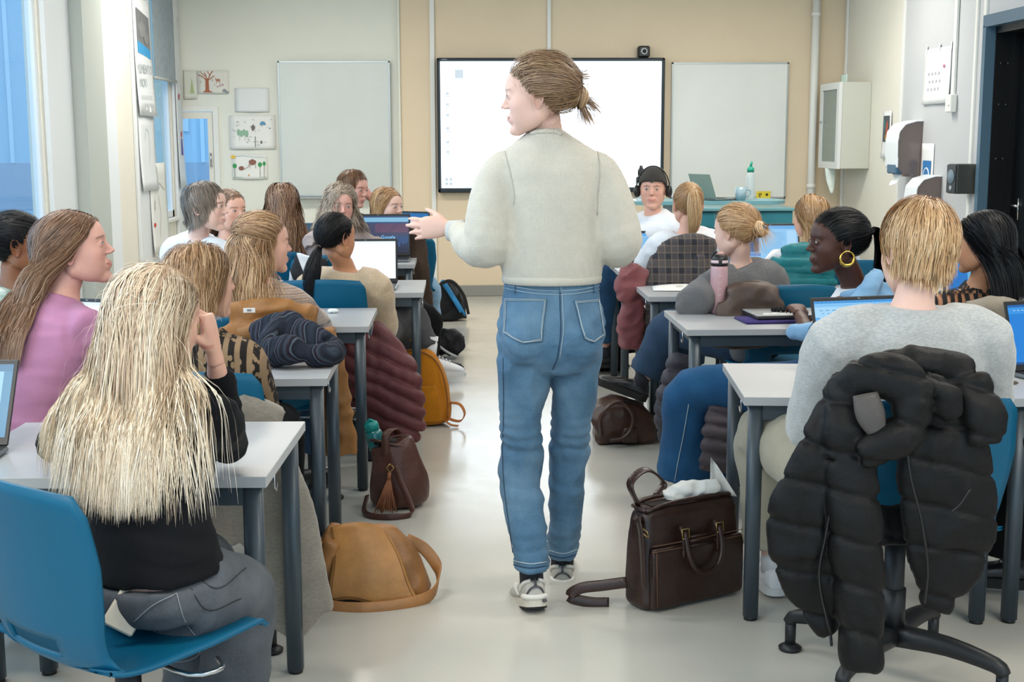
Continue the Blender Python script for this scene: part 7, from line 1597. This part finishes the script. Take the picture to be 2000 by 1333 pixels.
bt = bottle('teal_bottle', 'teal drinking bottle with screw cap standing in the bucket bag', b0+A(-.085, .11, .235), [(0, 0), (.034, .002), (.036, .02), (.036, .07), (.028, .085)], mat('bottle_teal', '156f72', .3, coat=.4), merge(lathe([(0, .08), (.030, .082), (.031, .105), (.026, .118), (0, .12)], 20), tube([(.02, 0, .11), (.0, 0, .128), (-.02, 0, .11)], .006, 8, m=3)), mat('bottle_cap_teal', '0f8a86', .35)); bt.rotation_euler = (0, -.25, 0)
# mustard backpack
b0 = atz(820, 838); t = thing('backpack', 'mustard yellow backpack standing behind the desk leg', 'backpack', b0)
M_mus = fabric('canvas_mustard', 'b57212', 'plain', var=.1, rough=.85)
bp = folds(remesh(fixn(fl([(0, .12, .008), (0, .12, .04), (0, .12, .18), (-.02, .12, .30), (-.035, .12, .375), (-.04, .12, .405)], [.135, .165, .155, .135, .10, .04], [.085, .10, .09, .075, .05, .02], p=2.8, n=28)), .009, 3), .006, 7, 4); obj('body', bp, M_mus, t)
pip = [(x, .035-.004, z) for x, z in ((.145, .05), (.145, .15), (.125, .27), (.085, .35), (.02, .395), (-.06, .40), (-.12, .35))]
obj('zip', tube([(x, y+.03*(z > .3), z) for x, y, z in pip], .005, 8, m=5), mat('zip_ochre', '8a5510', .6), t); obj('front_pocket', folds(remesh(fl([(0, .035, .03), (0, .028, .12), (-.005, .035, .22)], [.12, .115, .09], .02, p=3), .008, 3), .003, 12), M_mus, t)
obj('top_handle', merge(*[strap([(-.10+dx, .13, .37), (-.085+dx, .12, .44), (-.03+dx, .12, .455), (.0+dx, .13, .40)], .010, .003, ref=(0, 1, 0)) for dx in (0, .025)]), M_mus, t)
obj('side_strap', strap([(.12, .10, .05), (.17, .07, .03), (.215, .05, .03), (.235, .05, .07), (.21, .06, .115), (.16, .09, .12)], .014, .003, ref=(.3, 1, .2)), mat('strap_orange', 'a8662c', .8), t); obj('strap_tail', strap([(.12, .06, .04), (.16, .03, .014), (.20, .02, .008)], .016, .003, ref=(0, 1, 0)), mat('strap_orange', 'a8662c', .8), t)
# dark brown briefcase
b0 = atz(1368, 1176); t = thing('briefcase', 'dark brown leather briefcase with papers beside the right desk', 'bag', b0); t.rotation_euler = (0, 0, .50)
bw_, bd_, bh_ = .205, .135, .335
bb = remesh(fixn(loft([(-.02, bd_/2, z) for z in (.004, .02, .12, .24, .31, bh_)], [(x, 0, 0) for x in (.195, .205, .205, .200, .190, .17)], [(0, y, 0) for y in (.062, .070, .066, .060, .050, .030)], 32, True, 6)), .008, 2); obj('body', folds(bb, .005, 8, 5), M_dbrown, t)
obj('front_pocket', folds(remesh(fixn(loft([(-.02, -.004, z) for z in (.01, .02, .19, .21)], [(x, 0, 0) for x in (.18, .19, .19, .185)], [(0, y, 0) for y in (.012, .016, .016, .008)], 28, True, 6)), .007, 2), .003, 9), M_dbrown, t)
obj('seam_stitching', merge(*[tube([(-.21, -.016, z), (-.02, -.022, z), (.17, -.016, z)], .0012, 5, m=3) for z in (.205, .225)], tube([(-.19, -.018, .02), (-.195, -.018, .20)], .0012, 5)), mat('thread_brown', '7a5a44', .8), t)
for s in (-.085, .055):
    sb = obj('buckle_strap', strap([(s, -.002, .27), (s, -.020, .235), (s, -.024, .17)], .012, .0035, ref=(1, 0, 0)), M_dbrown, t); obj('buckle', tube([(s-.014, -.026, .235), (s+.014, -.026, .235), (s+.014, -.022, .265), (s-.014, -.022, .265), (s-.014, -.026, .235)], .0028, 6), M_brass, sb)
obj('handle', tube([(-.085, -.02, .255), (-.082, -.04, .18), (-.05, -.05, .125), (.02, -.05, .125), (.052, -.04, .18), (.055, -.02, .255)], .009, 10, m=4), M_dbrown, t)
obj('ribbed_panel', merge(*[tube([(-.065, -.021, z), (.035, -.021, z)], .004, 8) for z in (.235, .22, .205)]), M_dbrown, t)
obj('opening', box(-.17, .13, .045, .095, .325, .337), mat('bag_inside', '1c110d', .9), t, False); obj('rim', tube([(-.20, .035, .325), (-.10, .03, .342), (.1, .03, .342), (.165, .04, .330), (.165, .09, .335), (.1, .105, .345), (-.12, .105, .345), (-.20, .095, .33), (-.20, .035, .325)], .007, 8, m=3), M_dbrown, t)
obj('shoulder_strap', strap([(-.215, .05, .29), (-.235, .03, .31), (-.245, .0, .27), (-.25, -.02, .17), (-.245, -.02, .10)], .018, .004, ref=(.3, 1, .2)), M_dbrown, t); obj('strap_loop', strap([(-.19, .09, .33), (-.20, .12, .40), (-.12, .14, .43), (-.06, .13, .38), (-.10, .11, .345)], .016, .004, ref=(0, 1, .3)), M_dbrown, t)
obj('strap_end', strap([(-.245, .07, .09), (-.30, .12, .075), (-.36, .17, .06), (-.385, .19, .03), (-.33, .15, .014), (-.28, .12, .012)], .018, .004, ref=(0, .3, 1)), M_dbrown, t)
obj('ring', tube([(-.215, .035, .275), (-.225, .02, .262), (-.215, .0, .25), (-.205, .02, .262), (-.215, .035, .275)], .0028, 6), M_brass, t)
pa = thing('loose_papers', 'crumpled white papers sticking out of the dark briefcase', 'paper', b0+A(.02, .05, .31)); 
obj('upright_sheet', grid(lambda u, v: (.02+.09*u*(1-v*.75), .03+.02*math.sin(u*3), .02+.135*v-.03*u*v), 6, 6, .001), mat('paper_white', 'e0e0dc', .85), pa); obj('crumpled_sheet', folds(remesh(tube([(-.13, .0, .02), (-.06, .02, .045), (.0, .03, .05), (.05, .03, .06)], [.03, .035, .03, .02], 12, m=3), .006, 1), .012, 22, 6), mat('paper_white', 'e0e0dc', .85), pa)
# brown duffel further back
b0 = atz(1222, 873); t = thing('duffel_bag', 'brown leather duffel bag on the floor behind the walking teacher', 'bag', b0)
db = folds(remesh(merge(fl([(-.15, .12, .09), (-.07, .12, .12), (.05, .12, .10), (.15, .12, .065)], [.085, .115, .10, .06], [.12, .13, .12, .09], ref=(0, 0, 1), n=24), box(-.145, .16, .02, .22, .003, .08, .02)), .010, 3), .014, 8, 7); obj('body', db, M_duff, t)
obj('handle', merge(tube([(-.12, .0, .06), (-.13, -.03, .15), (-.08, -.03, .215), (-.02, -.01, .22), (.03, -.02, .16), (.02, -.025, .09), (-.02, -.03, .05), (-.08, -.03, .04)], .010, 8, m=4)), M_duff, t); obj('side_pocket', remesh(box(-.02, .06, -.01, .03, .015, .10, .01), .007, 3), M_duff, t); obj('zip', tube([(-.14, .06, .19), (-.04, .05, .225), (.08, .05, .19), (.14, .06, .13)], .004, 6, m=3), mat('zip_black', '0f0f11', .35), t)
# black and blue bag at the front, small dark rucksacks
b0 = atz(868, 630); t = thing('shoulder_bag', 'black mesh bag with a bright blue flap by the front row', 'bag', b0)
obj('body', folds(remesh(fl([(0, .15, .01), (0, .15, .15), (-.03, .15, .30)], [.19, .17, .10], [.12, .10, .05], p=2.6), .013, 3), .016, 7, 8), fabric('bag_black', '16171a', 'nylon', rough=.45), t); obj('blue_flap', grid(lambda u, v: (-.03+.05*u+.16*v**1.3, .02+.03*u, .33-.26*v**1.4+.02*math.sin(u*5)), 8, 10, .02), fabric('bag_blue', '2f86c0', 'nylon', rough=.45), t); obj('strap', strap([(-.15, .05, .15), (-.05, -.02, .30), (.06, .0, .34), (.16, .03, .22), (.2, .05, .06)], .014, .004), mat('strap_black', '101113', .7), t)
b0 = atz(878, 703); t = thing('small_rucksack', 'small black patterned bag lying by the white striped shoe', 'bag', b0); obj('body', folds(remesh(fl([(-.09, .09, .07), (0, .09, .11), (.08, .09, .05)], [.06, .10, .05], .07, ref=(0, 0, 1)), .011, 3), .018, 12, 9), fabric('bag_charcoal', '1b1b20', 'nylon', rough=.5), t); obj('strap', merge(strap([(-.10, .0, .12), (-.02, -.02, .06), (.05, -.0, .02)], .008, .003)), mat('strap_pale', 'b9bcc0', .7), t)
b0 = atz(1192, 727); t = thing('black_case', 'black boxy bag with a small clasp under the beanie boy desk', 'bag', b0); obj('body', remesh(box(-.14, .12, .0, .18, .0, .27, .03), .011, 3), fabric('bag_black', '16171a', 'nylon', rough=.45), t); obj('clasp', ball((0, -.005, .23), (.025, .01, .02)), mat('steel', 'b8bcc0', .25, 1), t); obj('handle', tube([(-.06, .08, .26), (-.04, .08, .31), (.04, .08, .31), (.06, .08, .26)], .008, 8, m=3), mat('strap_black', '101113', .7), t)

# ---------------------------------------------------------------- on the desks
pb = thing('pink_bottle', 'tall translucent pink water bottle with black lid on the desk', 'bottle', A(*atz(1403, 612, TZ))); hB = .255
obj('vessel', lathe([(0, 0), (.036, .001), (.039, .008), (.039, .10), (.0395, .20), (.037, .212), (.034, .216)], 32), mat('pink_plastic', 'd3a8ab', .12, alpha=.80, coat=.6), pb)
obj('water', lathe([(0, .004), (.035, .006), (.0355, .13), (0, .13)], 24), mat('pink_water', 'b98d92', .1, alpha=.6), pb); obj('straw', cyl((-.012, .0, .05), (-.012, 0, .21), .006), mat('straw_pale', 'e6d3d4', .3), pb)
obj('lid', merge(lathe([(0, .214), (.038, .214), (.039, .222), (.039, .245), (.030, .262), (0, .266)], 28), tube([(-.034, 0, .245), (-.030, 0, .268), (-.010, 0, .275)], .006, 8, m=3)), mat('plastic_black', '17181a', .4), pb)
obj('lid_band', merge(*[tube([(.0392*math.cos(a), .0392*math.sin(a), .233) for a in np.linspace(c-.55, c+.55, 8)], .007, 6, ref=(0, 0, 1), Ry=.0015) for c in (-2.4, -.9, .7, 2.2)]), mat('band_pale_pink', 'dfc3c8', .4), pb); obj('spout', ball((.004, 0, .268), (.020, .016, .010), 14, 8), mat('spout_pink', 'c49a92', .3), pb); obj('volume_marks', merge(*[box(-.010+.0, .004, -.0402, -.0396, .03+k*.028, .0312+k*.028) for k in range(6)]), mat('mark_white', 'e6dfe0', .5), pb, False)
lp = thing('closed_laptop', 'closed black edged laptop with white stickers beside pink bottle', 'laptop', (1.42, 5.62, TZ), .08)
obj('base', box(-.165, .165, -.11, .11, .012, .024, .004), mat('laptop_black', '1b1c1f', .4), lp, False); obj('lid', box(-.165, .165, -.11, .11, .025, .032, .003), mat('lid_grey', 'a7a8a6', .35), lp, False); obj('sticker', merge(*[box(-.13+x, -.10+x, -.09+y, -.07+y, .032, .0326) for x, y in ((0, 0), (.035, .01), (.07, .0), (.01, .03), (.05, .035))]), mat('label_white', 'dcdcd8', .8), lp, False)
kc = thing('hair_tie', 'black beaded hair tie lying on the closed laptop', 'hair tie', (1.40, 5.62, TZ+.036)); obj('loop', merge(*[ball((.04*math.cos(a), .022*math.sin(a), .004), .010, 8, 6) for a in np.linspace(0, 2*PI, 13)[:-1]]), fabric('scrunchie_black', '1b1b1f', 'fuzzy'), kc)
sl = thing('purple_sleeve', 'purple padded sleeve under the closed laptop', 'sleeve', (1.36, 5.54, TZ), .08); obj('pad', box(-.16, .17, -.08, .11, .0, .011, .005), fabric('sleeve_purple', '3a2f68'), sl); pn = thing('paper_note', 'torn white note poking out from under the laptop', 'paper', (1.42, 5.42, TZ+.002), .2); obj('sheet', grid(lambda u, v: (.16*u, .05*v*(.5+.5*u), .003+.006*math.sin(u*4)), 8, 4, .001), mat('paper_white', 'e0e0dc', .85), pn)
nbk = thing('notebook', 'pale notebook with a coral cover edge near the denim shirt', 'notebook', (1.66, 5.66, TZ), -.05); obj('pages', box(-.10, .13, -.08, .08, .006, .020), mat('paper_cream', 'ddd5c8', .85), nbk, False); obj('cover', merge(box(-.105, .135, -.085, .085, .0, .005), box(-.105, -.10, -.085, .085, 0, .022)), mat('cover_coral', 'c4664f', .6), nbk, False)
cu = thing('paper_cup', 'beige paper coffee cup with brown rim on the white desk', 'cup', A(*atz(1583, 603, TZ))); obj('cup', lathe([(0, 0), (.027, .001), (.036, .085), (.034, .085), (.026, .01), (0, .01)], 24), mat('cup_kraft', 'c5b491', .7), cu); obj('rim', tube([(.036*math.cos(a), .036*math.sin(a), .084) for a in np.linspace(0, 2*PI, 20)], .004, 6), mat('cup_brown', '5a4436', .6), cu)
sp1 = thing('worksheet', 'loose white worksheet curling on the aisle desk', 'paper', (1.02, 6.90, TZ), -.12)
obj('sheet', grid(lambda u, v: (.34*u, -.22+.22*v+.0, .004+.012*(u*(1-u))*4*(v) ), 9, 7, .001), mat('paper_white', 'e0e0dc', .85), sp1); obj('print', merge(box(.12, .16, -.10, -.085, .0165, .017), box(.18, .23, -.11, -.08, .0165, .017)), mat('print_ochre', 'c9b98a', .8), sp1, False)
px_ = thing('phone', 'phone in a dark patterned case beside the right edge laptop', 'phone', A(*atz(1935, 746, TZ)), .55); obj('case', box(-.036, .036, -.075, .075, 0, .009, .003), mat('case_dark', '4a4640', .35, var=.5, vs=60), px_, False); obj('frame', box(-.037, .037, -.076, .076, .002, .006), mat('case_bronze', '7a6a52', .3, .6), px_, False); obj('camera_bump', box(-.03, -.004, .03, .065, .009, .011, .001), mat('plastic_black', '17181a', .4), px_, False)
tt = thing('tissue', 'small crumpled scrap of paper on the desk', 'paper', A(*atz(650, 612, TZ))); obj('scrap', folds(remesh(ball((0, 0, .010), (.028, .016, .010)), .004, 0), .006, 60), mat('tissue_white', 'e2e6e4', .9), tt)
gp = thing('grey_papers', 'dark grey folder and scarf on the back desk by the aisle', 'folder', (-.36, 9.55+.30, TZ)); obj('folder', grid(lambda u, v: (-.05+.20*u, -.05+.1*v, .004+.07*v*math.sin(u*PI)), 9, 5, .003), mat('folder_grey', '4a4c50', .6), gp)
tb = cloth('white_scarf', 'white knitted scarf at the neck of the girl in black', 'scarf', [fl(wy((770, 452, 8.9), (800, 448, 8.95), (815, 455, 9.0)), [.03, .035, .03], .03, ref=(0, 0, 1))], fabric('fleece_white', 'dcdcd8', 'fuzzy'), .010, .004)
